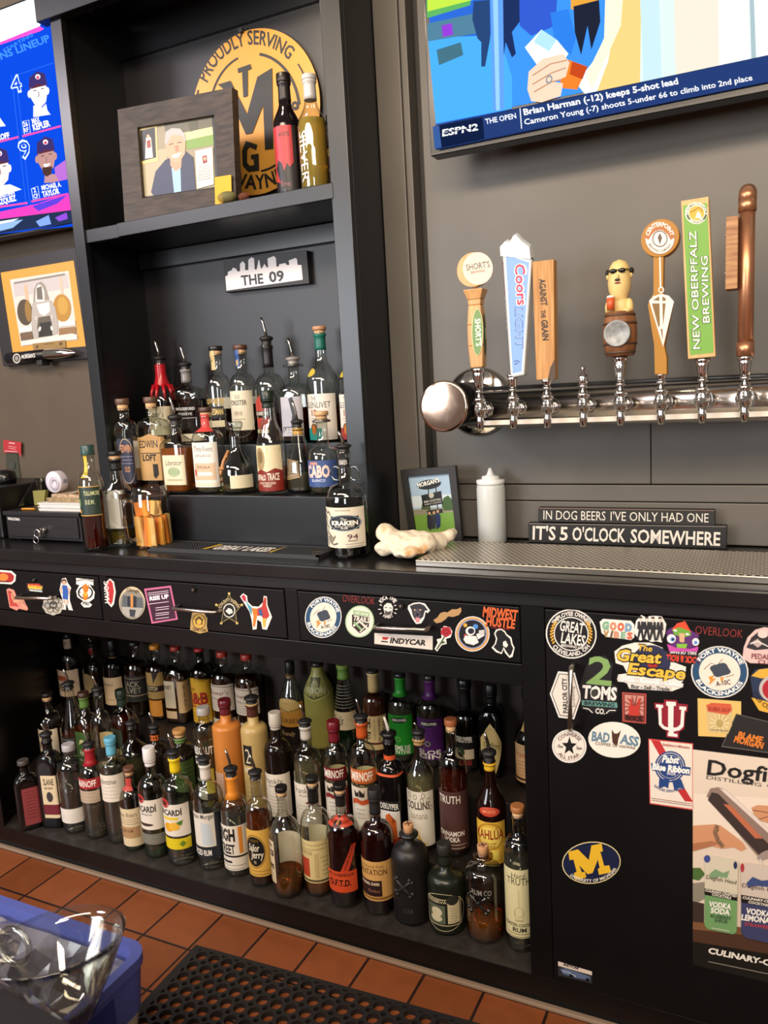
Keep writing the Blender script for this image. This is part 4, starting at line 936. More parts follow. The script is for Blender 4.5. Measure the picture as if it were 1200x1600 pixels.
def bones(c, zc, sc_, mname):
    def f(t, fin, surf, h, r, rn):
        mb = MB()
        for a in (.75, pi-.75):
            pts = [surf(sc_*cos(a)*s/r, zc*h+sc_*sin(a)*s, .001) for s in (-1, -.5, 0, .5, 1)]
            mb.tube(pts, .0032, c, 8)
            for s in (-1, 1):
                for d in (-.35, .35):
                    p = surf(sc_*cos(a+d*.45)*s*1.02/r, zc*h+sc_*sin(a+d*.45)*s*1.02, .001); mb.ball(p, .0052, .004, .0052, c, 10, 6)
        fin(mb, mname)
    return f
bottle('matte black jug bottle with embossed crossed bones and cork', T0, 642, 1287, 59, base=1449, topx=639, sh=(.62, .80), rn=.0135, cur='d', g=mat('161515', .45, 0, .5, .15, 30), cap=('plug', 'c9966a', .024), ring=(mat('1c1a1a', .4), 1.7), group=G0, extra=bones(mat('262525', .4), .42, .026, 'embossed_bones'), lab=[(.14, .20, 40, None, [T('3c3a3a', 'XO RUM', -.4, .4, .9, .8)])])
bottle('squat dark green rum bottle with antique portrait label', T0, 697, 1317, 57, base=1464, topx=695, sh=(.56, .68), rn=.0145, cur='d', g=mat('1b2019', .3, 0, .5), lab=[(.12, .46, 62, '191a17', [('g', 'c9bd96', 0, .5, 1.25, .66, .03), ('r', 'c9bd96', -.96, .03, .96, .06), ('r', 'c9bd96', -.96, .94, .96, .97), ('r', 'c9bd96', -.96, .03, -.92, .97), ('r', 'c9bd96', .92, .03, .96, .97), T('c9bd96', 'RESERVA', -.85, .2, .18, .1), ('r', '5a6450', -.8, .25, .1, .9), ('o', 'cfc6a4', -.35, .5, .3, .16), ('o', 'cfc6a4', -.38, .72, .32, .12), ('r', 'cfc29a', .22, .1, .86, .88)]+lines('6a6450', .35, .8, 6, .3, .8)+[('o', '2a2c26', .5, .06, .32, .17)])], cap=('screw', '24231f', .02, .5), sl=('1f201c', .16, .5), group=G0)
bottle('clear stout bottle with embossed crossed bones, cork and little amber rum', T0, 757, 1320, 60, base=1477, topx=754, sh=(.66, .80), rn=.0135, cur='d', liq=('d07a2c', .24, .15), cap=('plug', 'c9966a', .024), ring=(glass('e0c4a4', '9a6a44'), 1.7), group=G0, extra=bones(glass('6a6258', '241f1a', 1.4), .46, .028, 'embossed_bones'), lab=[(.55, .62, 50, None, [T('8a847a', 'RUM CO', -.6, .6, .9, .8)])])
bottle('tall slim bottle with pale yellow label and wooden cap beside the cabinet frame', T0, 812, 1258, 47, base=1489, topx=808, sh=(.68, .79), rn=.0125, liq=('e6e3d0', .66, .03), lab=[(.11, .60, 74, 'd9cfa0', [T('4a4434', 'Hard', -.35, .35, .12, .07, .0, .25), T('35302a', 'TRUTH', -.62, .62, .22, .1, .0), ('l', 'b4aa80', .03, [0, .3, 0, .55]), ('g', 'b4aa80', 0, .62, .22, .08, .12), ('l', 'b4aa80', .03, [-.25, .6, -.2, .74, .2, .74, .25, .6]), T('35302a', 'TOASTED COCONUT', -.85, .85, .83, .045, .02), T('35302a', 'RUM', -.35, .35, .91, .06, .03)]+lines('8a8264', .94, .98, 2))], cap=('cork', 'a86c3e', .026), group=G0)

# ---- middle step
def M(label, px, top, W, Y=.215, **k): return bottle(label, T1, px, top, W, Y=Y, group=G1, **k)
M('whiskey bottle with black cap and tan ring against the bay side wall', 79, 1083, 36, .19, sh=(.62, .74), rn=.0145, liq=('5a3014', .5, .2), lab=[(.08, .56, 70, 'd9c9ac', [T('5a4a3a', 'REDBREAST', -.8, .3, .5, .14), ('r', '7a8a6a', -.8, .6, .3, .8)])], cap=('cork', '191614', .026, .4))
M('sloping whiskey bottle with pourer and dark ribbed label', 113, 1066, 40, .212, sh=(.50, .82), cur='l', rn=.0145, liq=('7a3c16', .42, .2), lab=[(.05, .42, 48, '1f1a18', lines('8a8478', .08, .92, 11))], back='c9a56a', cap=P_(.045, .022))
M('green necked apple whiskey bottle with green label', 136, 1082, 32, .20, n=5, sh=(.60, .74), rn=.0145, liq=('6a3216', .6, .25), lab=[(.10, .56, 40, '3f5f30', [('p', 'c9c48a', [-.6, .35, -.3, .2, .3, .2, .6, .35, .3, .3, -.3, .3]), T('d8d8b8', 'Apple', -.6, .5, .6, .14, .02, .2), T('d8d8b8', 'TENNESSEE', -.6, .6, .78, .08)])], cap=('screw', '3a2418', .016), sl=('5a7a3a', .13))
M('clear rounded bottle with pourer, tan back label showing through', 158, 1075, 33, .185, sh=(.56, .74), rn=.0135, liq=('c9b27a', .2, .15), back='cdb684', lab=[(.1, .4, 34, '2a2a24', [('r', 'c9bd9a', -.8, .5, .8, .95)], 38)], cap=P_(.04, .022))
M('square red brown whiskey bottle with dark green cap and neck', 194, 1078, 42, .252, n=6, sh=(.62, .76), rn=.0145, rot=-14, liq=('5a1f12', .66, .3), lab=[(.1, .58, 40, '2a3226', [('r', 'b09a5a', -.8, .5, .8, .8)], 8)], cap=('screw', '1f2a22', .022), sl=('26362b', .12))
M('pinched clear bottle with pourer and leaf etching', 210, 1128, 44, .19, n=2.6, sh=(.54, .76), cur='s', rn=.0125, liq=('9a9468', .40, .12), lab=[(.1, .5, 40, None, [('l', '6a6a54', .03, [-.5, .9, 0, .2, .5, .9]), ('l', '6a6a54', .03, [-.2, .9, .1, .5, .4, .8])])], cap=P_(.04, .022))
M('dark brown bottle with orange dotted neck band and pourer', 246, 1133, 38, .19, sh=(.56, .72), rn=.0135, cur='r', g=mat('1c1410', .1), lab=[(.78, .86, 80, 'c4642a', [('o', '3a1a10', u, .5, .09, .3) for u in (-.5, -.15, .2, .55)])], cap=P_(.04, .024))
M('dark squat bottle with cork top and green side label', 285, 1140, 46, .21, n=5, sh=(.62, .76), rn=.0155, g=mat('1d1710', .1), lab=[(.12, .6, 40, '4f6a34', lines('9aac6a', .2, .8, 5), 50)], cap=('cork', 'b9874c', .026), sl=('6a8a4a', .08))
M('clear citrus vodka bottle with grey cap and yellow lettering', 322, 1105, 36, .19, sh=(.74, .85), rn=.0155, liq=('cfcaa0', .64, .06), lab=[(.42, .66, 70, None, [T('e8e4d8', 'ABSOLUT', -.85, .85, .45, .32, .03), T('e8e4d8', 'CITRON', -.75, .6, .88, .32, .03)]), (.08, .40, 60, None, [('r', 'd8c84a', .2, 0, .9, .8), T('e8e4d8', 'Country of Sweden', -.8, .1, .4, .1, .0, .2), ('r', 'e0dac8', -.8, .6, .2, 1)])], cap=('screw', 'a4a19c', .022, .3))
M('frosted orange bottle with dark red screw cap', 355, 1093, 45, .20, sh=(.74, .79), rn=.0155, cur='d', g=frosted('d2843c', .12), lab=[(.12, .36, 30, 'c9a28a', lines('8a6a5a', .1, .9, 8), -20)], cap=('screw', '5f1722', .016, .3), sl=('641a26', .09))
M('frosted pale yellow bottle with pourer and black number panel', 397, 1088, 42, .20, sh=(.70, .77), rn=.0155, cur='d', g=frosted('c2a568', .12), lab=[(.34, .62, 46, None, [('r', '1a1816', -.75, .0, .2, .62), T('d8cba8', '2', -.5, .0, .55, .45, -.01), T('e8dcc0', 'NITE', -.75, .25, .86, .18, .02)]), (.05, .3, 40, None, lines('e0d4b8', .1, .9, 6, -.7, .3))], cap=P_(.045, .024), sl=('4a2418', .10))
fr = lambda: [T('4a4440', 'frankly', -.72, .5, .22, .13, .0), T('8a8078', 'ORGANIC', -.4, .35, .30, .05), ('o', 'b8342c', .42, .42, .16, .07), ('p', '7a2a24', [.0, .44, .2, .4, .2, .47])]+lines('a89a8a', .52, .9, 6, -.75, .5)
M('dark cherry vodka bottle with cream label and pale grey cap', 433, 1113, 43, .20, sh=(.62, .74), rn=.0145, g=mat('180f0d', .08), lab=[(.05, .46, 72, 'e3d7c4', fr())], cap=('screw', 'bdb4a6', .034, .4), sl=('bdb4a6', .05))
M('clear cherry vodka bottle with cream label, grey neck and pourer', 480, 1125, 46, .185, sh=(.62, .74), rn=.0145, liq=('b9ae84', .6, .15), lab=[(.06, .46, 66, 'e3d7c4', fr())], back='cbbd94', cap=P_(.045, .018), sl=('c0b8ac', .12))
sm = lambda c, c2: [(.50, .61, 76, c, [T('f0e8d8', 'SMIRNOFF', -.72, .72, .8, .62, .02)]), (.12, .47, 74, 'ddd0bc', [('p', '2a2422', [-.5, .06, -.3, .14, -.1, .06, .1, .14, .2, .06, .15, .22, -.45, .22]), ('p', c2, [-.7, .3, -.3, .25, 0, .3, .4, .25, .5, .36, 0, .4, -.3, .36, -.7, .42]), ('p', 'e9e0d0', [-.5, .42, .3, .42, .3, .75, -.1, .9, -.5, .75]), ('p', c2, [.4, .3, 1, .1, 1, .95, .5, .95, .7, .6])]+lines('8a7a70', .5, .7, 3, -.4, .2))]
M('clear vodka bottle with dark cherry cap and maroon name band', 524, 1126, 38, .20, sh=(.64, .78), rn=.0145, liq=('c4b88e', .5, .1), lab=sm('6e1a20', '8a2a2c'), back='c4b68c', cap=('screw', '6a1620', .022, .3), sl=('6a1620', .12))
M('clear orange vodka bottle with pourer and bright orange name band', 567, 1117, 42, .18, sh=(.64, .78), rn=.0145, liq=('c9bf98', .5, .1), lab=sm('c2622a', 'c9582e'), back='c9bb90', cap=P_(.045, .02), sl=('b8501e', .12))
M('black bottle with orange neck rings and white pourer spout', 610, 1143, 42, .20, sh=(.60, .74), rn=.0155, n=3.5, g=mat('0d0b0b', .08), lab=[(.0, .42, 42, 'e4dccf', [('r', '141212', -1, 0, 1, .2), T('f0e8d8', 'DEKUYPER', -.9, .9, .16, .12, .02), ('p', 'd0642c', [-.6, .9, -.4, .3, .0, .25, .2, .5, .6, .4, .7, .8]), ('r', 'b83a26', -1, .8, 1, .95)]), (.76, .80, 85, 'd0562a', []), (.64, .66, 85, 'd0562a', [])], cap=('pour', '141212', .03, .4, .04, 'd8d4cc'))
M('pale banana liqueur bottle with white scrolled label and pourer', 656, 1140, 45, .21, sh=(.60, .80), cur='s', rn=.0135, liq=('c9be8a', .6, .15), lab=[(.05, .52, 66, 'ddd6c4', [T('4a3c30', 'COLLINS', -.85, .7, .32, .13, .03), T('9a8464', 'banana', -.55, .5, .5, .13, .0), ('p', 'd8ae3c', [-.1, .66, .0, .82, .2, .93, .5, .95, .2, .99, -.1, .88]), ('p', 'c99a2c', [-.2, .7, -.1, .9, .2, .97, -.1, .97])]+[('g', '9a8a70', u, v, .12, .05, .3) for u, v in ((-.6, .08), (-.2, .1), (.3, .07), (.6, .16), (.75, .3), (.2, .16))])], back='c9c08e', cap=P_(.02, .024), sl=('a8885a', .05))
M('brown cinnamon vodka bottle with cork top and white lettering', 706, 1123, 46, .215, sh=(.62, .76), rn=.0125, cur='r', liq=('5a1c0e', .60, .3), lab=[(.06, .50, 80, '4a2f2a', [T('d9cfc0', 'TRUTH', -.7, .45, .2, .13, .01), T('e0d6c8', 'CINNAMON', -.75, .6, .76, .08, .03), T('e0d6c8', 'VODKA', -.45, .35, .86, .08, .03)]+lines('b0a294', .91, .97, 2))], cap=('cork', 'a5623a', .032))
M('dark coffee liqueur bottle with yellow arched label and red oval', 766, 1172, 47, .205, sh=(.50, .74), rn=.0135, cur='s', g=mat('1a0a07', .07), lab=[(.02, .42, 66, 'd6a83a', [('g', 'a87a24', 0, .32, .8, .3, .1), ('o', 'e2c45a', 0, .34, .7, .24), T('8a1f16', 'KAHLÚA', -.88, .82, .38, .2, .02), T('8a5a24', 'RUM & COFFEE', -.35, .35, .5, .04), T('8a5a24', 'LIQUEUR', -.3, .3, .57, .05), ('r', 'e6cc5a', -.5, .62, .5, .84), ('r', '241510', -1, .94, 1, 1), T('d9b860', 'ORIGINAL', -.6, .6, .99, .04)]), (.47, .55, 44, None, [('o', 'b8402a', 0, .5, .95, .5), T('e08a5a', 'IMPORTED', -.6, .6, .65, .32)])], cap=P_(.045, .03), sl=('d9ab2c', .07))

# ---- back step
def Bk(label, px, top, W, Y=.435, **k): return bottle(label, T2, px, top, W, Y=Y, group=G2, **k)
Bk('dark whiskey bottle with white neck label at the far end of the back step', 111, 990, 40, .42, sh=(.64, .80), rn=.0155, liq=('3a1c0c', .5, .2), lab=[(.18, .54, 66, 'd9bfa0', [T('2a1c16', 'EVERT', -.85, .6, .78, .26, .03), ('o', 'b05a3a', -.2, .3, .5, .1)]), (.80, .93, 70, 'd9c0a4', [T('8a3a2a', 'EVERT', -.8, .4, .6, .3)])], cap=('screw', '1a1614', .014))
Bk('clear bottle with red stamped neck, pourer and pale oval label', 149, 1005, 35, .43, sh=(.58, .76), rn=.0135, liq=('3a2a18', .3, .15), lab=[(.28, .58, 46, None, [('o', 'a8946a', -.2, .5, .8, .5)]), (.84, .93, 30, '9e2a22', [], 22)], cap=P_(.02, .024))
Bk('long necked black wine bottle with gold neck band and plain cream label', 180, 1000, 36, .43, sh=(.62, .76), rn=.0145, g=mat('0f0c0b', .08), lab=[(.14, .52, 64, 'dcbd92', [T('4a3c30', 'Barton', -.6, .3, .3, .12, .0, .3), ('l', '9a8460', .02, [-.5, .8, .3, .8])]), (.76, .79, 85, 'c9984a', [])], cap=('screw', '12100f', .03), sl=('12100f', .12))
Bk('whisky bottle with grey black label and dark cap', 215, 1003, 39, .44, sh=(.62, .78), rn=.0155, liq=('4a2a14', .70, .2), lab=[(.22, .58, 74, '2b2a27', [T('b8ac90', 'BLACK', -.8, .5, .42, .2, .0), T('b8ac90', 'VELVET', -.85, .6, .66, .2, .0), ('r', 'a08a70', -1, .74, 1, .78), ('r', 'a08a70', -1, .1, 1, .12)])], cap=('screw', '1c1917', .012))
Bk('whisky bottle with orange cap and gold edged label', 247, 1008, 34, .44, sh=(.64, .78), rn=.0145, liq=('5a3214', .68, .2), lab=[(.30, .66, 60, 'a8864e', [('r', '241a12', -1, .5, 1, .72), T('d9c49a', 'SCOTCH', -.7, .4, .67, .14), ('p', '2a2018', [.0, 0, .6, 0, .1, .4])]), (.06, .28, 40, 'd08a34', [])], cap=('screw', 'd88a24', .014))
Bk('squared honey whiskey bottle with red cap and side lettering', 279, 1010, 43, .44, n=5, sh=(.60, .78), rn=.0145, rot=10, liq=('8a5420', .62, .2), lab=[(.22, .58, 40, 'd6c4a4', [T('2a1c14', 'HONEY', -.8, .6, .3, .14), ('r', '9a2f22', -.9, .9, -.4, 1)], -30), (.16, .58, 40, 'c9a878', [('t', '3a2c1c', 'LIQUEUR', -.2, .9, -.2, .1, .2, .02)], 62), (.08, .18, 40, 'd6b894', [], -30)], cap=('screw', 'a83226', .014))
Bk('green whisky bottle with red cap and bright yellow label', 316, 1013, 35, .445, sh=(.66, .80), rn=.0135, g='green', liq=('3a3a10', .6, .2), lab=[(.06, .62, 70, 'd9a62c', [('p', 'd9a62c', [-1, 0, -.3, -.06, .1, .04, 1, .0, 1, .1, -1, .1]), T('a8281c', 'J&B', -.85, .75, .55, .26, .04), ('l', 'a8281c', .03, [-.8, .66, -.3, .6, .2, .7]), T('8a5a1c', 'RARE', -.7, -.2, .24, .06), T('3a2a14', 'SCOTCH WHISKY', -.2, .8, .42, .04)]+lines('a87a24', .78, .92, 3))], cap=('screw', 'b8242c', .01))
dw = lambda: [(.28, .62, 66, 'dccab4', [('p', '5a4a3a', [-1, 0, 1, .1, 1, .12, -1, .03]), T('7a3a2a', "Dewar's", -.85, .6, .38, .16, .0), T('5a4a40', 'White Label', -.7, .4, .56, .08, .0, .2)]+lines('9a8a78', .66, .9, 4, -.7, .5)), (.02, .18, 66, 'dccab4', [('o', 'b09a78', -.1, .35, .3, .25)])]
Bk('scotch bottle with red cap and white label, left twin beside the green bottle', 351, 1018, 41, .44, sh=(.64, .80), rn=.0145, liq=('6a3412', .66, .2), lab=dw(), cap=('screw', 'b53a2c', .018, .35))
Bk('scotch bottle with red cap and white label, right twin behind the pale frosted bottle', 389, 1022, 43, .44, sh=(.64, .80), rn=.0145, liq=('5e2d10', .70, .25), lab=dw(), cap=('screw', 'b53a2c', .018, .35))
Bk('teardrop brandy bottle with black foil neck and gold label', 456, 1033, 40, .44, sh=(.46, .88), cur='s', rn=.0125, liq=('2a1608', .3, .3), lab=[(.22, .52, 76, 'cf9440', [('o', 'd9b870', -.1, .1, .8, .28), ('l', '5a3a1c', .03, [-1, .3, -.5, .26, 0, .36, .5, .28, 1, .3]), T('4a2c18', 'KORBEL', -.75, .6, .84, .2, .0)]), (.02, .2, 76, '1c1410', [T('c9a878', 'Brandy', -.6, .3, .5, .3, .0, .2)]), (.80, .88, 70, '6a4a2a', [('o', '2a1c12', -.1, .5, .3, .5), ('g', 'c9a860', -.1, .5, .28, .46, .2)])], cap=('screw', '100e0d', .03), sl=('100e0d', .08))
Bk('tall frosted green melon liqueur bottle with black cap', 499, 1034, 48, .44, sh=(.62, .95), cur='s', rn=.0165, g=frosted('a29c50', .06), lab=[(.60, .86, 62, None, [('p', 'c9c06a', [-.75, .02, .75, .02, 1, .8, 0, 1.04, -1, .8]), ('p', '5a5626', [-.68, .06, .68, .06, .92, .78, 0, .98, -.92, .78]), T('e0dca8', 'MIDORI', -.8, .8, .7, .24, .0), ('l', 'e0dca8', .05, [-.25, .38, -.15, .2, 0, .36, .15, .2, .25, .38])])], cap=('screw', '171512', .012))
Bk('conical ribbed liqueur bottle with light green neck and cream label', 539, 1038, 42, .44, sh=(.28, .90), cur='l', rn=.0165, liq=('14361c', .26, .3), lab=[(.28, .48, 82, 'd6c096', [T('4a3a28', 'Bols', -.8, .0, .72, .5, .0, .3), ('l', 'a08a5a', .03, [.3, .4, .6, .5])])]+[(.52+.035*i, .528+.035*i, 84, None, [('r', 'b4bca8', -1, 0, 1, .5)]) for i in range(8)], cap=('screw', '7f9440', .008), sl=('6f9440', .17))
Bk('pink brown vanilla vodka bottle with long cream neck sleeve', 585, 1046, 39, .44, sh=(.60, .74), rn=.0155, liq=('8a4a34', .68, .35), lab=[(.10, .50, 76, 'd9bb84', [T('1c1814', 'HIGH', -.9, -.1, .34, .26, .04), T('1c1814', 'STREET', -.9, -.1, .68, .2, .04), ('t', '9a7a4a', 'VANILLA', .2, .7, .2, .1, .12, .0), ('t', '1c1814', '[FLAVORED', .5, .75, .5, .05, .13, .02), ('t', '1c1814', 'VODKA]', .78, .75, .78, .2, .13, .02), ('r', '5a1f1c', -1, .78, 1, .84)])], cap=('screw', '2a221c', .008), sl=('d9b87c', .23))
dk = lambda c, a, b: [(.10, .56, 60, c, [('o', '101010', .0, .12, .62, .07), T('e6e0d0', 'DEKUYPER', -.5, .55, .15, .06, .02), T('f0ead8', a, -.8, .75, .86, .1, .02), T('f0ead8', b, -.8, .75, .97, .1, .02), ('g', '9ac46a', -.1, .6, .18, .06, .2)])]
Bk('mint liqueur bottle with green neck and vivid green label', 627, 1051, 43, .44, sh=(.62, .76), rn=.0145, liq=('c9c8a8', .60, .08), lab=dk('1f8a24', 'CREME DE', 'MENTHE'), back='b8b48a', cap=('screw', '1a1816', .012, .3), sl=('2a8f2c', .24))
Bk('liqueur bottle with purple neck and purple label', 673, 1054, 46, .44, sh=(.62, .76), rn=.0145, liq=('8a7a6a', .60, .1), lab=dk('4a1a5a', 'SLOE', 'GIN'), back='b8a080', cap=('screw', '2a2420', .014, .25), sl=('55205f', .26))
Bk('round shouldered liqueur bottle with tall black neck and grape label', 727, 1060, 39, .44, sh=(.50, .66), rn=.0165, cur='d', liq=('1c1410', .6, .2), lab=[(.06, .42, 62, '171413', [T('e6dcc8', 'DEKUYPER', -.7, .6, .2, .16, .03), ('r', 'd0bd9a', -.9, .42, .7, .72), ('o', '2a3a24', -.3, .5, .3, .16), T('a8342c', 'CASSIS', -.4, .5, .9, .14)])], cap=('screw', '12100f', .02, .3), sl=('141211', .26))
Bk('tall black liqueur bottle with pointed oval cream label', 768, 1068, 38, .44, n=4, sh=(.62, .76), rn=.0145, g=mat('0b0909', .07), lab=[(.06, .60, 66, None, [('p', 'd9bd7c', [0, -.02, .3, .1, .75, .4, .7, .55, .3, .98, .1, 1.05, -.2, .98, -.7, .55, -.7, .3, -.25, .08]), ('g', '5a4420', .0, .45, .5, .36, .02), T('3a2c1c', 'Godfrey', -.5, .55, .48, .11, .0)])], cap=('screw', '0d0b0b', .03), sl=('0d0b0b', .1))
Bk('amber brown bottle with cream label half hidden behind the cabinet upright', 826, 1076, 44, .42, sh=(.46, .70), cur='s', rn=.014, g=mat('140e0b', .1), lab=[(.06, .46, 72, 'd6a878', [T('a83a2a', 'Franciscan', -.85, .6, .34, .16, .0)]+lines('8a6a4a', .45, .8, 5)+[('r', '3a2418', -.9, .88, .9, .94)]), (.58, .74, 26, 'd9b070', [], -12)], cap=('screw', '1a1412', .02))

# ---- alcove riser, lower step
def Ra(label, px, top, W, Y=.215, **k): return bottle(label, RZ1, px, top, W, Y=Y, group=GA, **k)
def Rb(label, px, top, W, Y=.335, **k): return bottle(label, RZ2, px, top, W, Y=Y, group=GB, **k)
BR = '5e4334'
Ra('flat shouldered bourbon bottle with navy shield label beside the alcove post', 196, 622, 38, .206, topx=202, n=4, asp=.62, sh=(.64, .78), cur='d', rn=.0155, liq=('5a2a12', .25, .25), lab=[(.10, .58, 44, '24253a', [('g', 'c9b088', 0, .5, .96, .5, .03), T('c98a54', 'EDWIN', -.6, .6, .3, .16, .02), T('c98a54', 'OLD', -.3, .3, .74, .12, .02)]+lines('8a84a0', .4, .55, 3), 22)], back='cfcabb', cap=('cork', BR, .032))
Ra('flat shouldered clear bottle with kraft paper label and brown cork cap', 240, 620, 53, .244, topx=235, n=4, asp=.6, sh=(.64, .78), cur='d', rn=.0155, liq=('5c3a20', .5, .06), lab=[(.12, .58, 52, 'c29a62', [('p', 'b08850', [-.9, .02, 0, -.08, .9, .02, .9, .1, -.9, .1]), T('3a2a1c', 'EDWIN', -.85, .5, .24, .16, .02), ('r', '3a2a1c', -.8, .36, .8, .38), T('241a12', 'LOFT', -.7, .35, .54, .14, .04), ('p', '2a1f16', [.05, .62, .4, .62, .42, .86, .2, .96, .05, .9])])], back='b39462', cap=('cork', BR, .032))
Ra('squat square amber whiskey bottle with cream banknote style label', 278, 648, 50, .20, n=4.5, asp=.8, sh=(.62, .78), cur='s', rn=.015, liq=('c46a24', .58, .4), lab=[(.12, .50, 42, 'dcd0b0', [T('3a3428', 'Liberator', -.75, .75, .34, .18, .0, .3), ('o', '9aae84', 0, .56, .5, .13), ('g', '7a8a64', 0, .56, .56, .16, .1), ('r', 'b8a884', -.7, .8, .7, .86)], 10)], cap=P_(.05, .03))
Ra('clear bottle with brown cap, red neck stamp and white river label', 325, 636, 48, .21, topx=321, n=3.2, asp=.8, sh=(.62, .74), cur='d', rn=.0145, liq=('d2d29a', .30, .08), lab=[(.08, .60, 54, 'dedad0', [T('5a5448', 'Three Rivers', -.8, .6, .2, .12, .0, .25), T('8a847a', 'DISTILLING CO', -.7, .5, .32, .05), ('r', 'cfb494', -.85, .46, .75, .84), T('8a5a44', 'RYE JALA', -.6, .4, .58, .06), ('r', 'b83a34', -.85, .6, -.7, .74), ('r', 'e6e0d4', -.6, .66, .5, .74), ('r', 'dcd0b4', -.9, .9, .8, .97)]), (.72, .92, 60, 'c4443e', [T('e0b0a0', 'CV', -.4, .3, .6, .3)])], cap=('cork', '4a3228', .026))
def cross(t, fin, surf, h, r, rn):
    mb = MB(); m = mat('b07a48', .5)
    ctr = -.55
    mb.tube([surf(ctr, h*q, .003) for q in (.16, .3, .45, .6)], .0045, m, 6); mb.tube([surf(ctr-.32, h*.36, .003), surf(ctr, h*.36, .004), surf(ctr+.32, h*.36, .003)], .004, m, 6); mb.tube([surf(ctr-.2, h*.52, .003), surf(ctr, h*.52, .004), surf(ctr+.2, h*.52, .003)], .0035, m, 6)
    fin(mb, 'cross_ornament')
bottle('round bellied tequila bottle with wooden cross ornament and glass stopper', RZ1, 370, 658, 55, Y=.222, topx=367, sh=(.30, .66), cur='s', rn=.0165, liq=('cfc59a', .12, .06), lab=[(.08, .26, 40, 'd9cfae', [], 48)], cap=('glassy', 'ffffff', .02), group=GA, extra=cross)
Ra('bourbon bottle with green foil neck and cream and red buffalo label', 421, 610, 47, .205, topx=419, sh=(.44, .78), cur='s', rn=.0155, liq=('b04416', .26, .3), lab=[(.04, .48, 62, 'ddcfa8', [('o', 'a08a5e', -.45, .3, .36, .26), ('o', '7a6540', -.4, .25, .18, .14), ('p', '7f2114', [-1, .6, -.4, .52, 0, .58, .5, .5, 1, .56, 1, 1, -1, 1]), T('e4d8c4', 'BUFFALO', -.9, -.1, .76, .12, .03), T('e4d8c4', 'TRACE', .0, .75, .76, .15, .03), T('dccab0', 'KENTUCKY STRAIGHT BOURBON', -.6, .5, .85, .05), T('dccab0', 'WHISKEY', -.35, .25, .91, .05)])], cap=('screw', '1c2a22', .024, .35), sl=('1e2c24', .08))
Ra('faceted clear tequila bottle with gold collar and pourer', 468, 656, 42, .238, topx=461, n=2.6, sh=(.40, .84), cur='l', rn=.0125, liq=('b8b49a', .28, .08), lab=[(.20, .46, 50, None, [('p', '8a7458', [-1, .0, .2, .1, .3, .9, -1, 1]), ('l', 'c9a86a', .03, [-1, -.05, .25, .08, .35, .9, -1, 1.05])]+lines('c9b892', .2, .8, 5, -.8, .1))], cap=P_(.05, .022), sl=('b48a40', .10, .2))
Ra('round shouldered clear bottle with blue label and light wooden cap', 505, 642, 51, .215, topx=507, sh=(.42, .58), cur='d', rn=.0145, liq=('d0cfb4', .14, .05), lab=[(.10, .42, 66, '3c5488', [T('e8c8b8', 'CABO', -.85, .55, .62, .42, .05), T('c9cfe0', 'BLANCO', -.5, .3, .8, .1), ('r', 'c88a7a', -.6, .06, -.1, .16)])], cap=('cork', 'cba274', .022), ring=(mat('8f8a84', .3, .8), 1.6))
# ---- alcove riser, upper step
def wax(t, fin, surf, h, r, rn):
    mb = MB(); vs = []; seg = 28; m = mat('b01824', .25)
    pr = [(rn*1.12, h-.022), (rn*1.12, h-.05), (rn*1.3, h-.066), (r*.62, h-.085)]
    mb.lathe(pr, m, seg=seg, caps=False)
    for i in range(9):
        a = 2*pi*i/9; L = .03+.022*((i*7) % 4)/3
        p0 = Vector((r*.60*cos(a), r*.60*sin(a), h-.083)); mb.tube([p0, p0*1.0+Vector((r*.2*cos(a), r*.2*sin(a), -.02)), p0+Vector((r*.33*cos(a), r*.33*sin(a), -L-.01))], [.006, .0052, .003], m, 8)
    fin(mb, 'red_wax_seal')
Rb('bourbon bottle sealed with dripping red wax behind the kraft label bottle', 254, 557, 42, .345, topx=248, n=3.4, sh=(.50, .78), cur='s', rn=.014, liq=('5a2810', .46, .2), lab=[(.12, .44, 52, 'd9cba6', [T('2a221c', "Maker's", -.9, .5, .36, .2, .0), T('2a221c', 'Mark', -.7, .3, .68, .2, .0)])], cap=P_(.05, .022), extra=wax)
Rb('broad dark bourbon bottle with silver neck and pourer behind the amber one', 294, 567, 60, .335, topx=287, n=3, asp=.6, sh=(.52, .72), cur='d', rn=.0145, liq=('2a0f08', .56, .3), lab=[(.26, .50, 46, None, [T('c9c4bc', 'WOODFORD', -.7, .7, .3, .14), T('a8a49c', 'RESERVE', -.5, .5, .55, .12), ('l', 'b8b4ac', .02, [-.8, .7, .8, .7])]), (.05, .14, 40, 'cfc0a0', [], 30)], cap=P_(.05, .02), sl=('7d7a78', .16, .25))
Rb('bourbon bottle with gold neck strip and black lettered glass', 341, 541, 40, .335, topx=336, sh=(.56, .72), rn=.0155, liq=('35140a', .36, .25), lab=[(.18, .48, 66, None, [T('c9a85a', 'OLD FORESTER', -.8, .7, .2, .16, .02), ('r', '141210', -.8, .3, .6, .7), T('d9be74', 'STATESMAN', -.75, .55, .58, .2, .02), ('r', 'cfc49e', -.7, .78, .6, 1)]), (.76, .96, 34, 'c9b078', [T('4a3c24', 'OF', -.6, .4, .6, .2)], -14)], cap=('cork', '1a1817', .024), back='b9b09a')
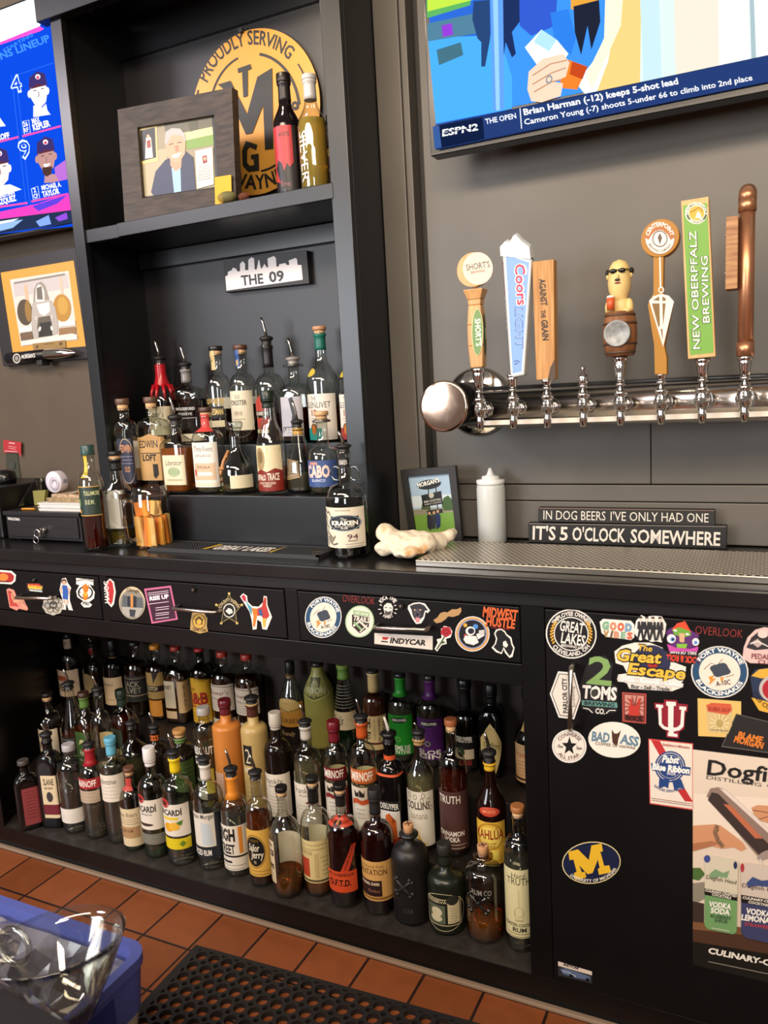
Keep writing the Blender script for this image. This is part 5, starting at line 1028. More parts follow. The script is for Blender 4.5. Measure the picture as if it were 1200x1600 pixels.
Rb('bourbon bottle with blue neck strip and cream label', 379, 539, 42, .335, topx=375, sh=(.56, .72), rn=.0155, liq=('4a1a0c', .40, .25), lab=[(.14, .54, 62, 'dad2b8', [('g', '6a6450', 0, .5, 1.2, .68, .02), T('3a3428', 'OLD', -.3, .1, .2, .1, .0), T('3a3428', 'FORESTER', -.75, .55, .36, .12, .02), T('6a5a3c', '1910', -.4, .2, .62, .1, .0), ('l', '8a8468', .015, [-.6, .72, .4, .72])]), (.78, .95, 30, '33508a', [('o', 'c9a45a', 0, .75, .5, .18)], -12)], cap=('cork', '5a3a2c', .024), back='b9b6b0')
Rb('bourbon bottle with long black neck sleeve and red diamond label', 420, 526, 48, .335, topx=413, sh=(.50, .66), rn=.014, liq=('4a160c', .28, .25), lab=[(.10, .46, 66, None, [('p', 'a8382c', [-.9, .2, -.3, 0, .3, .2, .0, .45, -.9, .5]), ('r', '1c1816', -.85, .42, .2, .56), T('e0d4c0', 'BOURBON', -.8, .1, .53, .09), ('p', 'a8382c', [-.8, .6, .2, .6, .1, .85, -.3, .95, -.7, .85]), ('r', 'd0c49c', -.85, .9, .1, 1)])], cap=P_(.05, .026), sl=('1a191a', .20))
Rb('square clear decanter bottle with flared lip, pourer and grey label', 461, 558, 45, .335, topx=457, n=5, sh=(.56, .70), cur='d', rn=.0145, liq=('5a1614', .40, .25), lab=[(.08, .54, 42, 'b4b2b8', [('p', '2f2c34', [-.2, .05, .25, .0, .3, .4, .1, .75, .5, .8, .2, .95, -.1, .8, .1, .45]), ('r', '3a3840', -.9, .76, .9, .9), T('e8e4e0', 'LEGENT', -.8, .6, .89, .1, .03)])], cap=('pour', '8f8a86', .02, .3, .05), ring=(glass('e6ebea', '9aa4a2'), 1.9))
gl = lambda c, no, c2: [(.02, .42, 64, 'e2dccf', [T('3a342c', 'THE', -.5, -.15, .14, .09, .0), T('3a342c', 'GLENLIVET', -.95, .65, .3, .13, .0), T('a03034', no, -.5, -.12, .47, .13, .02), ('r', c, -.95, .74, .1, 1), ('o', '1c1a24', -.4, .74, .22, .1), ('o', c2, -.4, .77, .15, .11)]+lines('a09a8c', .53, .64, 3, -.6, .3)), (.57, .64, 30, None, [('o', 'c9b23c', 0, .5, .9, .5), ('g', '9a8424', 0, .5, .7, .38, .12)], -30)]
Rb('tall scotch bottle with teal neck sleeve and white label', 502, 510, 51, .335, topx=497, sh=(.52, .74), rn=.0145, cur='s', liq=('c87c28', .3, .15), lab=gl('2f9a90', '12', 'c9742c'), cap=('cork', 'b98a66', .02), sl=('1f6a5c', .14))
Rb('scotch bottle with white and red label half hidden by the alcove post', 552, 512, 51, .335, sh=(.52, .74), rn=.0145, cur='s', liq=('d07e28', .4, .2), lab=gl('a83a34', '15', 'd0782c'), cap=('cork', '6a2a34', .02), sl=('5a1f34', .14))
# ---- on the counter
GC = 'bottles on the countertop'
bottle('green capped whiskey bottle with dark green label beside the cash drawer', CZ, 145, 695, 39, base=862, topx=146, sh=(.60, .76), rn=.0145, liq=('5a160c', .55, .35), lab=[(.34, .62, 70, '27382f', [('r', 'c99a4a', -1, 0, 1, .03), ('r', 'c99a4a', -1, .97, 1, 1), ('o', 'c98a3a', -.65, .2, .14, .14), ('r', '6a8a5a', -.8, .42, -.4, .66), ('o', 'c98a3a', -.6, .85, .18, .07), T('c9cf9a', 'TULLAMORE', -.05, .95, .3, .14, .02), T('c9cf9a', 'D.E.W.', .0, .6, .6, .14, .02)]), (.70, .92, 20, 'd0b43a', [], 10)], cap=('screw', '2c4a44', .026, .35), group=GC)
bottle('square clear bottle with black stopper and plain grey back label', CZ, 186, 705, 41, base=856, topx=178, n=5, rot=12, sh=(.56, .72), cur='s', rn=.0155, liq=('b8a24a', .16, .12), lab=[(.20, .60, 42, 'a9a79a', [('p', 'bab8aa', [-1, .1, .2, 0, .3, 1, -1, .9])]), (.22, .56, 30, '3a2a1c', [T('c9b890', 'TIN', -.5, .6, .3, .12)], 62)], cap=('cork', '16161a', .022), sl=('1a1a1c', .12), group=GC)
def kraken_handles(t, fin, surf, h, r, rn):
    for s in (-1, 1):
        mb = MB(); c = Vector((s*(rn*1.0+.010), 0, h*.74))
        mb.tube([c+Vector((.0125*cos(a), 0, .016*sin(a))) for a in [2*pi*i/18 for i in range(18)]], .0032, glass('e2e8e6', '8a9694', 1.3), 8, True); fin(mb, 'glass_handle')
kr = [('r', 'e0d6c0', -.98, .0, .98, 1), T('6a6458', 'THE BLACK SPICED RUM', -.3, .35, .09, .035), ('o', '22262c', .1, .38, .72, .20), ('r', '22262c', -.5, .22, .7, .54), ('g', '9ab0c0', .1, .38, .70, .19, .05),
      T('e8e2d4', 'The', -.05, .2, .32, .07, .0, .2), T('f0eadc', 'KRAKEN', -.45, .66, .43, .1, .05), T('d0ccc0', 'BLACK SPICED', -.3, .5, .485, .035), T('d0ccc0', 'RUM', -.03, .23, .53, .05, .03),
      ('l', '6a6256', .05, [-.9, .2, -.75, .3, -.85, .42, -.65, .5, -.75, .62, -.55, .7, -.4, .8, -.3, .7]), ('l', '6a6256', .04, [-.95, .6, -.8, .72, -.85, .85, -.7, .93]), ('o', '8a8274', -.55, .78, .18, .09), ('l', '6a6256', .04, [-.6, .86, -.4, .92, -.2, .88]), ('l', '6a6256', .035, [-.9, .05, -.7, .15, -.6, .1, -.5, .2]),
      T('5a2028', '94', .2, .62, .78, .12, .0), T('6a5a50', 'PROOF', .22, .6, .84, .035)]+lines('8a8274', .9, .96, 2, .1, .9)
bottle('black rum bottle with ring handles and cream octopus label on the counter edge', CZ, 542, 694, 66, base=874, topx=535.6, sh=(.46, .66), cur='d', rn=.0145, liq=('0c0605', .50, .4), lab=[(.10, .46, 68, 'e0d6c0', kr), (.80, .88, 70, '17171a', [T('d8d4cc', 'KRAKEN', -.6, .6, .7, .5)])], cap=P_(.03, .02), group=GC, extra=kraken_handles)
# ---- on the alcove shelf
GS = 'bottles on the alcove shelf'
bottle('dark wine bottle with red label on the upper shelf', SH, 446, 116, 43, Y=.235, topx=441, sh=(.58, .78), cur='s', rn=.0145, g=mat('120a0d', .08), lab=[(.02, .56, 56, '1a1517', [('p', 'b02f36', [-1, 0, .7, 0, .7, .55, .4, .62, .2, .56, -.1, .7, -.3, .85, -1, .8]), ('p', '140e10', [-.8, .62, -.5, .5, -.2, .55, .0, .7, -.4, .85]), T('5a1a20', 'MORTE', -.3, .5, .16, .06), T('8a5a5a', 'APOTHEC', -.4, .4, .9, .05)])], cap=('screw', '17100f', .02), sl=('17100f', .16), group=GS)
bottle('pale yellow wine bottle with white vertical lettering and silver cap', SH, 486, 118, 47, Y=.228, topx=480, sh=(.56, .78), cur='s', rn=.0145, g='clear', liq=('dcbc50', .62, .4), lab=[(.06, .50, 56, None, [('t', 'f2f0e4', 'SILVER', -.75, .0, -.7, .97, .62, .0, 0, (1, -.02)), ('t', 'e2e0c4', 'MERCER', .15, .35, .17, .62, .14, .0, 0, (1, -.02))])], cap=('screw', 'b9b6b2', .012, .3), sl=('bdbab6', .17, .3), group=GS)
bottle('small dark bottle with gold neck band tucked behind the alcove post', SH, 520, 181, 23, Y=.268, topx=514, sh=(.50, .74), cur='s', rn=.011, g=mat('241018', .1), lab=[(.06, .46, 60, '4a2430', [T('c9a87a', 'PORT', -.5, .3, .5, .1)]), (.50, .56, 80, 'c9a44a', [])], cap=('screw', '0f0e12', .016), sl=('0f0e12', .12), group=GS)
# ================================================================= stickers on the cabinet
SD, SK = 'stickers on the drawers', 'stickers on the cabinet door'
K1, K2, WW = '161415', '2b2a2c', 'e6dfd6'
def st(label, ops, door=False): return flat('sticker', label, 'sticker', -.0027 if door else -.0017, ops, SK if door else SD)
def blob(c, cx, cy, rx, ry, n=24, amp=.1, k=5, ph=0): return ('p', c, [q for i in range(n) for q in (cx+rx*(1+amp*sin(k*2*pi*i/n+ph))*cos(2*pi*i/n), cy+ry*(1+amp*sin(k*2*pi*i/n+ph))*sin(2*pi*i/n))])
# drawer under the cash drawer
st('red sunset sticker cut by the photo edge on the far drawer', [('p', WW, [-30, 888, 18, 892, 25, 898, 24, 908, 18, 913, -30, 910]), ('p', 'a82a26', [-30, 891, 17, 895, 22, 900, 21, 907, 17, 910, -30, 907]), ('o', 'd9803a', 5, 902, 8, 6), ('l', '5a1a1a', 2, [-10, 908, 14, 909])])
st('coral sticker of a woman lounging in a chair', [('p', 'd98a78', [10, 921, 14, 919, 22, 922, 26, 932, 34, 930, 44, 951, 42, 954, 30, 951, 26, 954, 15, 949, 13, 938]), ('p', 'b8453c', [12, 923, 20, 925, 22, 938, 30, 948, 16, 947]), ('p', 'e0a07a', [17, 932, 24, 930, 30, 936, 33, 933, 41, 951, 38, 951, 31, 940, 22, 942]), ('o', 'e0a07a', 20, 928, 3, 3.5), ('l', '6a2a26', 1, [13, 924, 19, 927, 22, 938])])
st('small colourful lettered sticker above the far drawer pull', [('p', '1d1b1c', [41, 911, 62, 911, 68, 915, 68, 926, 42, 923]), ('p', 'c0392c', [43, 912, 60, 912, 66, 917, 66, 920, 43, 918]), ('p', 'd9a02c', [45, 916, 66, 919, 65, 923, 45, 921]), ('t', 'f0d04a', 'RAINBOW', 44, 918.5, 66, 921, 5, .02), ('t', '4aa0c8', 'ROOM', 48, 923.5, 64, 925, 4, .02), ('l', 'e8e2d4', 1.4, [46, 922.5, 66, 924.5])])
st('round grey octopus sticker on the far drawer', [blob('b9b2a2', 83, 946, 16.5, 15, 30, .05, 9)]+[('g', '4a463f', 83+9*cos(a), 946+8*sin(a), 5, 4.6, .22) for a in (0, 1.05, 2.1, 3.14, 4.2, 5.2)]+[('g', '3a3631', 83, 945, 6, 6, .25), ('l', '3a3631', 1.4, [76, 952, 82, 948, 90, 954]), ('o', '5a554a', 83, 942, 3, 3)])
st('cutout sticker of a woman in a blue dress', [('p', WW, [97, 904, 103, 903, 106, 911, 111, 918, 109, 928, 109, 938, 114, 954, 107, 953, 104, 941, 103, 953, 97, 952, 98, 938, 93, 922, 95, 912]), ('o', '3a2320', 100, 909, 4, 4.5), ('o', 'd9a486', 100, 910.5, 2.8, 3.4), ('p', '2f5aa8', [97, 914, 105, 915, 107, 925, 106, 937, 98, 936, 98, 925]), ('l', 'd9a486', 2, [97, 916, 94.5, 922, 97, 927]), ('l', 'd9a486', 2, [105, 917, 109, 922, 107, 928]), ('l', 'd9a486', 2.2, [100, 937, 101, 944]), ('l', 'd9a486', 2.2, [104, 937, 107, 944]), ('l', 'f2ece4', 2.6, [101, 943, 101, 951]), ('l', 'f2ece4', 2.6, [107, 943, 111, 952])])
st('white ringed flame character badge sticker reading PYRO', [('p', 'ece6dd', [119, 903, 146, 906, 146, 915, 140, 913, 148, 925, 147, 935, 139, 941, 144, 945, 140, 949, 131, 949, 126, 943, 130, 939, 121, 933, 119, 924, 124, 914, 119, 913]), ('a', K1, 'FIREWALKERS', 133, 922, 20, 15, 130, 52, 4, 4), ('o', K1, 133.5, 926, 12, 10.5), ('o', 'ece6dd', 133.5, 926, 9.5, 8.5), ('p', 'd9781e', [129, 913, 131, 915, 134, 911, 136, 915, 139, 914, 138, 922, 136, 926, 138, 932, 135, 938, 131, 938, 129, 930, 131, 925, 129, 919]), ('o', 'e8a83a', 133.5, 929, 2.5, 4), ('l', K1, 1.2, [122, 923, 126, 926]), ('t', K1, 'PYRO', 129, 945, 139, 946, 5, .02)])
st('red and white slanted lettered sticker beside the flame badge', [('p', WW, [165, 910, 172, 904, 178, 909, 181, 925, 178, 944, 174, 949, 167, 941, 167, 926, 164, 918]), ('p', 'b82f30', [166, 911, 172, 906, 176, 911, 178, 924, 176, 940, 173, 945, 169, 940, 169, 926, 166, 918]), ('t', 'f2e8e0', 'HAVOC', 171, 942, 169, 908, 7, .02)])
# middle drawer
st('oval city photo sticker left of the pink bordered poster sticker', [('o', 'c9b896', 206.5, 942, 20.5, 25.5, -4), ('o', '8a8578', 206.5, 944, 19.5, 23, -4), ('p', '5a5f62', [192, 930, 222, 934, 224, 950, 190, 948]), ('p', 'a8a49a', [190, 948, 224, 950, 216, 964, 200, 964, 192, 958]), ('p', '2a2e38', [199, 932, 203, 932, 204, 948, 199, 947]), ('p', '2a2e38', [208, 931, 213, 932, 213, 949, 208, 949]), ('p', 'c98a4a', [204, 928, 208, 928, 208, 950, 204, 950]), ('p', '3a3c44', [202, 952, 212, 953, 210, 964, 203, 963]), ('t', '6a5a34', 'Chicago', 197, 924, 217, 926, 5.5, .01)])
st('pink bordered dark flyer sticker reading RISE UP', [('p', 'c9688e', [225, 920, 267, 915, 278, 968, 237, 974.5]), ('p', '3d1b30', [228, 922.5, 265, 918, 275, 966, 239, 971.5]), ('t', 'f0e6ea', 'RISE UP', 234, 938.5, 264, 934.5, 6, .05)]+[('l', 'd9c6d0', 1, [231+i*.3, y, 263+i*.3, y-4]) for i, y in enumerate((927, 930, 944))]+[('l', 'd9c6d0', 1, [243, y, 264, y-2.6]) for y in (950, 953.5, 959, 962, 967)])
st('small gold shield sticker below the middle drawer pull', [('p', 'b4935a', [300, 958, 308, 955, 318, 957, 324, 966, 323, 978, 325, 987, 312, 990, 297, 984, 298, 970]), ('o', '2a2420', 311, 971, 10.5, 12), ('o', 'c9a04a', 311, 971, 9.5, 11), ('p', '4a3a20', [305, 968, 311, 963, 317, 968, 316, 976, 306, 975]), ('p', 'd9b050', [307, 970, 311, 966, 315, 970, 314, 975, 308, 975]), ('t', '4a3418', 'Gold Club', 301, 985, 322, 987, 5, .01)])
star = lambda c, cx, cy, r, q, n=5, ph=-90: ('p', c, [z for i in range(2*n) for z in (cx+(r if i % 2 == 0 else r*q)*cos(radians(ph+180*i/n)), cy+1.22*(r if i % 2 == 0 else r*q)*sin(radians(ph+180*i/n)))])
st('dark gold edged star badge sticker', [star('b09a5a', 358, 953, 21, .52), star('2a2418', 358, 953, 19.5, .52)]+[('o', 'c9b068', 358+21*cos(radians(-90+72*i)), 953+25.6*sin(radians(-90+72*i)), 2, 2) for i in range(5)]+[('a', 'c9b68a', 'COUNTY SHERIFF', 358, 954, 12.5, 14.5, 165, 15, 4), ('o', 'e6e0d2', 358, 954, 9.5, 11), ('o', '1a1816', 358, 954, 8, 9.5), ('p', 'e6e0d2', [352, 955, 357, 950, 362, 952, 364, 957, 358, 960])])
st('colourful striped animal cutout sticker at the drawer end', [('p', WW, [375, 932, 380, 927, 386, 931, 387, 940, 394, 947, 404, 948, 411, 941, 412, 931, 417, 932, 418, 946, 425, 964, 421, 974, 417, 984, 410, 983, 408, 972, 402, 968, 401, 983, 395, 984, 393, 968, 390, 956]), ('p', 'c02a4a', [377, 932, 381, 929, 384, 933, 385, 941, 380, 938]), ('p', '4a9ab0', [383, 936, 388, 944, 394, 950, 393, 962, 388, 950]), ('p', 'd97a2c', [393, 950, 402, 951, 402, 960, 398, 980, 395, 978, 396, 962]), ('p', 'b83a34', [402, 951, 409, 948, 413, 933, 416, 934, 416, 946, 421, 962, 414, 970, 408, 962, 402, 962]), ('p', '2f5a8a', [404, 953, 408, 951, 411, 962, 406, 962]), ('p', 'd9b04a', [410, 966, 416, 966, 414, 980, 411, 980])])
# near drawer
def snake_ring(cx, cy, rx, ry, rot):
    return [('o', WW, cx, cy, rx, ry, rot), ('o', '274a6a', cx, cy, rx*.955, ry*.955, rot), ('o', 'e6d9c8', cx, cy, rx*.70, ry*.70, rot), ('g', WW, cx, cy, rx*.72, ry*.72, .03, rot),
     ('a', 'f2eee6', 'FORT WAYNE', cx, cy, rx*.77, ry*.77, 155, 28, rx*.15, rot, .03), ('a', 'f2eee6', 'BLACKSNAKES', cx, cy, rx*.90, ry*.90, 208, 340, rx*.15, rot, .03),
     ('l', '6a5a50', rx*.02, [cx-rx*.55, cy-ry*.1, cx-rx*.3, cy-ry*.35, cx-rx*.1, cy-ry*.25, cx+rx*.1, cy-ry*.5]), ('l', '6a5a50', rx*.02, [cx+rx*.2, cy+ry*.2, cx+rx*.5, cy+ry*.1]),
     blob('3d4450', cx+rx*.02, cy-ry*.08, rx*.34, ry*.26, 24, .12, 4), ('p', 'd98a2c', [cx-rx*.4, cy+ry*.2, cx-rx*.2, cy+ry*.12, cx-rx*.26, cy+ry*.26, cx-rx*.12, cy+ry*.24, cx-rx*.38, cy+ry*.5, cx-rx*.32, cy+ry*.32]), ('p', 'd98a2c', [cx+rx*.02, cy+ry*.2, cx+rx*.14, cy+ry*.2, cx+rx*.06, cy+ry*.42]),
     ('t', '2a2a2c', 'A-10C', cx-rx*.12, cy+ry*.55, cx+rx*.38, cy+ry*.47, rx*.17, .01)]
st('round navy ringed squadron sticker on the near drawer', snake_ring(505, 964.5, 28.5, 32.5, 12))
st('thin red OVERLOOK lettering sticker above the near drawer pull', [('t', '8f2a26', 'OVERLOOK', 535, 940, 585, 945, 11, -.01)])
st('round pale green trails sticker on the near drawer', [('o', 'a9c49a', 562, 971, 22.5, 25, 8), ('o', 'e2d8c8', 562, 971, 20.5, 23, 8), ('p', '3a2a22', [550, 960, 578, 965, 576, 980, 562, 990, 550, 978]), ('p', '8ab07a', [552, 953, 577, 957, 577, 964, 552, 960]), ('t', 'eee8da', 'FORT WAYNE', 554, 959, 575, 962.5, 4, .02), ('t', 'e8e0d0', 'TRAILS', 551.5, 969, 577, 973.5, 7.5, .03), ('l', 'e2d8c8', 3.4, [552, 978, 562, 971, 574, 982]), ('l', '8ab07a', 3, [553, 972, 566, 985]), ('l', 'e2d8c8', 1.6, [562, 988, 574, 976])])
st('black and white bearded face sticker behind the near drawer pull', [('a', 'e6dfd6', 'KICK THE', 606, 949, 11, 13, 150, 30, 5.5, 0, .03), ('p', 'ddd6cc', [600, 946, 605, 942, 611, 943, 614, 949, 613, 957, 607, 964, 601, 958, 599, 950]), ('p', '4a4644', [601, 953, 606, 956, 612, 954, 611, 960, 607, 963, 602, 959]), ('l', '2a2826', 1.2, [601, 949, 605, 949.5]), ('l', '2a2826', 1.2, [608, 950, 612, 950]), ('a', 'ddd6cc', 'HABIT', 606, 951, 14, 15, 235, 310, 4.5, 0, .02)]+[('l', 'ddd6cc', 1.3, [606+11*cos(a), 952+11*sin(a), 606+15*cos(a), 952+14*sin(a)]) for a in (-.5, 0, .5, 2.6, 3.14, 3.7)])
st('black dog head sticker with pink tongue', [('p', WW, [638, 946, 646, 942, 655, 941, 664, 943, 672, 954, 668, 958, 665, 956, 663, 966, 658, 974, 650, 975, 644, 966, 640, 957, 637, 951]), ('p', '2c2a30', [640, 947, 647, 944, 656, 943, 663, 946, 669, 954, 664, 954, 661, 964, 656, 968, 649, 969, 645, 962, 643, 953]), ('p', '4a4650', [646, 952, 655, 951, 658, 962, 652, 966, 648, 962]), ('o', 'c9a46a', 648, 953, 1.4, 1.2), ('o', 'c9a46a', 657, 953, 1.4, 1.2), ('o', '121114', 652, 960, 2.6, 2), ('p', 'd9868a', [649, 965, 656, 965, 655, 972, 650, 972.5])])
st('sparkly gold moustache sticker', [('p', 'b08a5a', [677, 969, 683, 965, 688, 958, 694, 956, 699, 957, 706, 952, 714, 952, 720, 949, 721, 955, 717, 961, 708, 964, 700, 963, 697, 967, 690, 972, 682, 974])])
st('white rectangular racing series sticker below the near drawer pull', [('p', 'd9ccc0', [585, 989, 676, 994, 676, 1015.5, 585, 1006]), ('p', 'b8302a', [598, 995, 608, 996, 604, 1000, 597, 999]), ('p', '2a2a2c', [596, 1001, 606, 1002, 606, 1004, 595, 1003]), ('t', '1a191b', 'INDYCAR', 609, 1004.5, 665, 1008.5, 8, .04, .15)])
st('red rose sticker with white edge', [('p', WW, [689, 983, 694, 978, 703, 980, 707, 987, 704, 996, 697, 998, 698, 1006, 690, 1008, 683, 1018, 679, 1014, 684, 1004, 682, 999, 690, 997]), blob('a8242e', 697, 987, 8.5, 8, 16, .08, 5), ('g', '6a1420', 697, 987, 4, 3.8, .3), ('l', '3a4a2c', 2, [695, 994, 688, 1006, 682, 1015]), ('p', '3a5a34', [690, 1001, 696, 1003, 692, 1006, 688, 1005])])
st('round astronaut mission patch sticker', [('o', WW, 738, 990.5, 27, 27.5), ('g', 'd97a34', 738, 990.5, 25.5, 26, .06), ('g', 'd9b04a', 738, 990.5, 24, 24.5, .05), ('g', '5a7ac8', 738, 990.5, 22.8, 23.2, .05), ('o', '17151c', 738, 990.5, 21, 21.6), ('o', 'd9a23a', 727, 977, 3, 3), ('o', '4a86c8', 743, 979, 4, 4), ('o', 'a83a2c', 727, 993, 2.4, 2.4), ('o', 'e6e2de', 735, 986, 7.5, 7), ('o', '24222c', 736, 986, 5, 4.6), ('p', 'dedad6', [727, 993, 744, 994, 748, 1004, 740, 1008, 728, 1005, 724, 999]), ('p', 'dedad6', [744, 991, 756, 986, 757, 993, 747, 999]), ('p', 'c4c0bc', [748, 985, 757, 984, 757, 992, 749, 993])])
st('orange block letter sticker reading MIDWEST HUSTLE', [('t', '3a1410', 'MIDWEST', 754.5, 964, 808.5, 970, 16, .05), ('t', 'd9622c', 'MIDWEST', 754, 963, 808, 969, 15, .03), ('t', '3a1410', 'HUSTLE', 759.5, 978, 804.5, 983, 14.5, .05), ('t', 'd9622c', 'HUSTLE', 759, 977, 804, 982, 13.5, .03), ('t', 'b03a3a', 'FOOD AND DRINKS', 768, 981.5, 796, 984.5, 2, 0)])
st('white outlined black shaggy dog sticker at the drawer corner', [('p', WW, [772, 990, 775, 984, 783, 982, 789, 986, 792, 991, 799, 996, 801, 1006, 804, 1012, 801, 1026, 796, 1028, 789, 1020, 787, 1014, 784, 1022, 775, 1019, 768, 1012, 773, 1006, 775, 998]), ('p', K1, [774, 990, 777, 985.5, 783, 984, 788, 988, 791, 993, 797, 998, 799, 1007, 802, 1013, 799, 1022, 796, 1025, 791, 1018, 787, 1011, 783, 1020, 776, 1016, 771, 1011, 775, 1006, 777, 998]), ('p', WW, [786, 1003, 790, 1001, 794, 1008, 791, 1012, 786, 1009])])
# ---- door
st('round black and white brewery sticker with gold wheat at the door corner', [('o', WW, 892.5, 990.5, 40, 38.5, 20), ('o', K1, 892.5, 990.5, 38, 36.5, 20), ('g', WW, 892.5, 990.5, 27.5, 26.5, .06, 20), ('a', WW, 'EMPLOYEE OWNED', 892.5, 990.5, 29.5, 28.5, 148, 28, 6.5, 0, .03), ('a', WW, 'CLEVELAND, OH', 892.5, 990.5, 36, 34.5, 215, 325, 6.5, 0, .03),
   ('t', WW, 'GREAT', 874, 985, 911, 990.5, 16, .02), ('t', WW, 'LAKES', 876, 1004, 913, 1009.5, 16, .02), ('t', WW, 'BREWING CO', 876.5, 1010, 911, 1014.5, 4, .02)]+[('l', 'd9a43a', 2.4, [892.5+s*33*cos(a), 990.5+32*sin(a), 892.5+s*(31-3)*cos(a-.12), 990.5+30*sin(a-.12)]) for s in (-1, 1) for a in (-.55, -.4, -.25, -.1, .05, .2, .35, .5)], True)
gv = ['9ac4a0', 'd99a7a', 'd97a4a', '8ab0a0']
st('pastel retro letter sticker reading GOOD VIBES', [('p', WW, [937, 972, 942, 967, 986, 970, 991, 976, 991, 996, 986, 1000, 948, 995, 940, 989])]+[('t', ['7fa888', 'c98a6a', 'c9684a', '7a9ab0'][i], 'GOOD'[i], 940+12*i, 982.5+i, 951+12*i, 983.5+i, 11, .09) for i in range(4)]+[('t', ['a8824a', '6a4a3a', 'c98a6a', '7fa888', 'c9684a'][i], 'VIBES'[i], x_, 994.5+.8*i, w_, 995.2+.8*i, 9.5, .06) for i, (x_, w_) in enumerate(((942, 951), (953, 956), (958.5, 967), (969.5, 977), (979, 988)))], True)
four = [('p', WW, [990, 988, 994, 970, 1002, 961, 1008, 964, 1014, 963, 1022, 962, 1034, 963, 1041, 975, 1039, 990, 1034, 1004, 1026, 1002, 1018, 1003, 1008, 998, 1000, 1001])]
for i, x in enumerate((1001, 1010.5, 1020, 1031)):
    y = 967+i*.3
    four += [('o', 'd9c6b4', x, y, 2.6, 3.2), ('p', K2, [x-3, y-1, x-2, y-4, x+2, y-4, x+3, y-1]), ('p', K2, [x-4.5, y+4, x+4.5, y+4, x+5.5, y+16, x+3.5, y+17, x+5.5, y+33, x+2.5, y+34, x+.3, y+21, x-3.5, y+33, x-6, y+32, x-3, y+17, x-5.5, y+15]), ('p', WW, [x-.8, y+4, x+.8, y+4, x, y+11])]
st('sticker of four walking figures in black suits', four, True)
st('colourful mushroom ice cream creature sticker', [('p', '5a2a6a', [1041, 986, 1050, 980, 1060, 984, 1078, 984, 1092, 992, 1090, 1008, 1076, 1014, 1052, 1012, 1043, 1002]), ('p', 'd94a2c', [1050, 983, 1058, 974, 1066, 972, 1070, 970, 1074, 977, 1080, 988, 1072, 993, 1058, 990]), ('p', '6aa03a', [1050, 984, 1062, 980, 1078, 986, 1080, 993, 1068, 996, 1054, 992]), ('o', 'e8e2da', 1055, 985, 3, 1.6, 15), ('o', 'e8e2da', 1074, 991, 3, 1.6, 15), ('p', 'd9a882', [1061, 989, 1070, 990, 1069, 1004, 1062, 1003]), ('o', 'e8dfe2', 1049, 998, 7, 7), ('o', '5a8ac8', 1051, 999, 3.5, 3.5), ('o', K1, 1051.5, 999, 1.8, 1.8), ('o', 'e8dfe2', 1087, 1003, 5.5, 6), ('o', '5a8ac8', 1087, 1004, 2.8, 2.8), ('p', '7fb83a', [1057, 1006, 1074, 1006, 1072, 1013, 1058, 1012]), ('p', 'c04aa0', [1042, 1006, 1056, 1012, 1078, 1014, 1091, 1010, 1090, 1018, 1046, 1018])], True)
st('upside down lettered music museum sticker overlapping the escape sticker', [('p', K1, [1036, 1022, 1044, 1015, 1090, 1018, 1097, 1028, 1095, 1039, 1040, 1034]), ('t', 'd9442c', 'ROCK & ROLL', 1094, 1027.5, 1041, 1022.5, 9.5, .04), ('t', 'e8e2da', 'HALL OF FAME', 1088, 1018.5, 1047, 1015.5, 5, .03)], True)
st('large yellow lettered shop sticker reading The Great Escape', [('p', 'e4dccf', [960, 1018, 972, 1009, 992, 1004, 1015, 1004, 1035, 1012, 1040, 1030, 1072, 1042, 1070, 1060, 1064, 1068, 1066, 1074, 1050, 1080, 982, 1074, 980, 1068, 964, 1062, 966, 1054, 980, 1052, 974, 1040, 962, 1036]), ('o', '2a2c4a', 1018, 1034, 30, 26, 10), ('o', 'a82a24', 1020, 1036, 9, 8), ('o', '1a1a1c', 1020, 1036, 3, 3),
   ('t', K1, 'The', 995, 1016, 1019, 1018, 10, .06, .15), ('t', 'e0b43a', 'The', 995.5, 1016, 1018.5, 1018, 9, .02, .15), ('t', K1, 'Great', 961, 1032, 1033, 1037, 19, .07, .15), ('t', 'e2b640', 'Great', 962, 1031.5, 1032, 1036.5, 17, .03, .15), ('t', K1, 'Escape', 979, 1053, 1071, 1062, 19, .07, .15), ('t', 'e2b640', 'Escape', 980, 1052.5, 1070, 1061.5, 17, .03, .15),
   ('p', 'd0cac2', [966, 1056, 1068, 1068, 1067, 1074, 965, 1065]), ('t', 'f4f0ea', 'DVDs - Records - Comics', 969, 1063.5, 1066, 1072.5, 6.5, .04), ('p', 'd0cac2', [984, 1069, 1048, 1074, 1047, 1080, 983, 1076]), ('t', '4a4846', 'Buy - Sell - Trade', 986, 1075, 1046, 1079.5, 5.5, .04)], True)
st('thin red OVERLOOK lettering sticker on the cabinet door', [('t', '8f2f2a', 'OVERLOOK', 1086, 990.5, 1160, 997, 13, -.01)], True)
st('round navy ringed squadron sticker on the cabinet door', snake_ring(1124.5, 1050, 45, 40.5, 6), True)
st('crowded pink and black illustrated sticker at the photo edge', [('p', 'd9b8b0', [1162, 1012, 1168, 996, 1180, 984, 1194, 980, 1225, 984, 1225, 1038, 1172, 1036, 1160, 1028]), ('p', K2, [1166, 1012, 1174, 996, 1184, 988, 1225, 990, 1225, 1012, 1180, 1016]), ('o', 'd9c6bc', 1192, 991, 8, 6), ('p', 'b8a49c', [1174, 1004, 1184, 998, 1192, 1006, 1184, 1012]), ('l', WW, 1.6, [1172, 1006, 1184, 1002, 1200, 1010]), ('t', '7a2a34', 'PEDAL BIKE', 1174, 1029, 1225, 1032, 8, .02), ('t', '7a2a34', 'CLUB', 1184, 1037, 1215, 1039, 6, .02)], True)
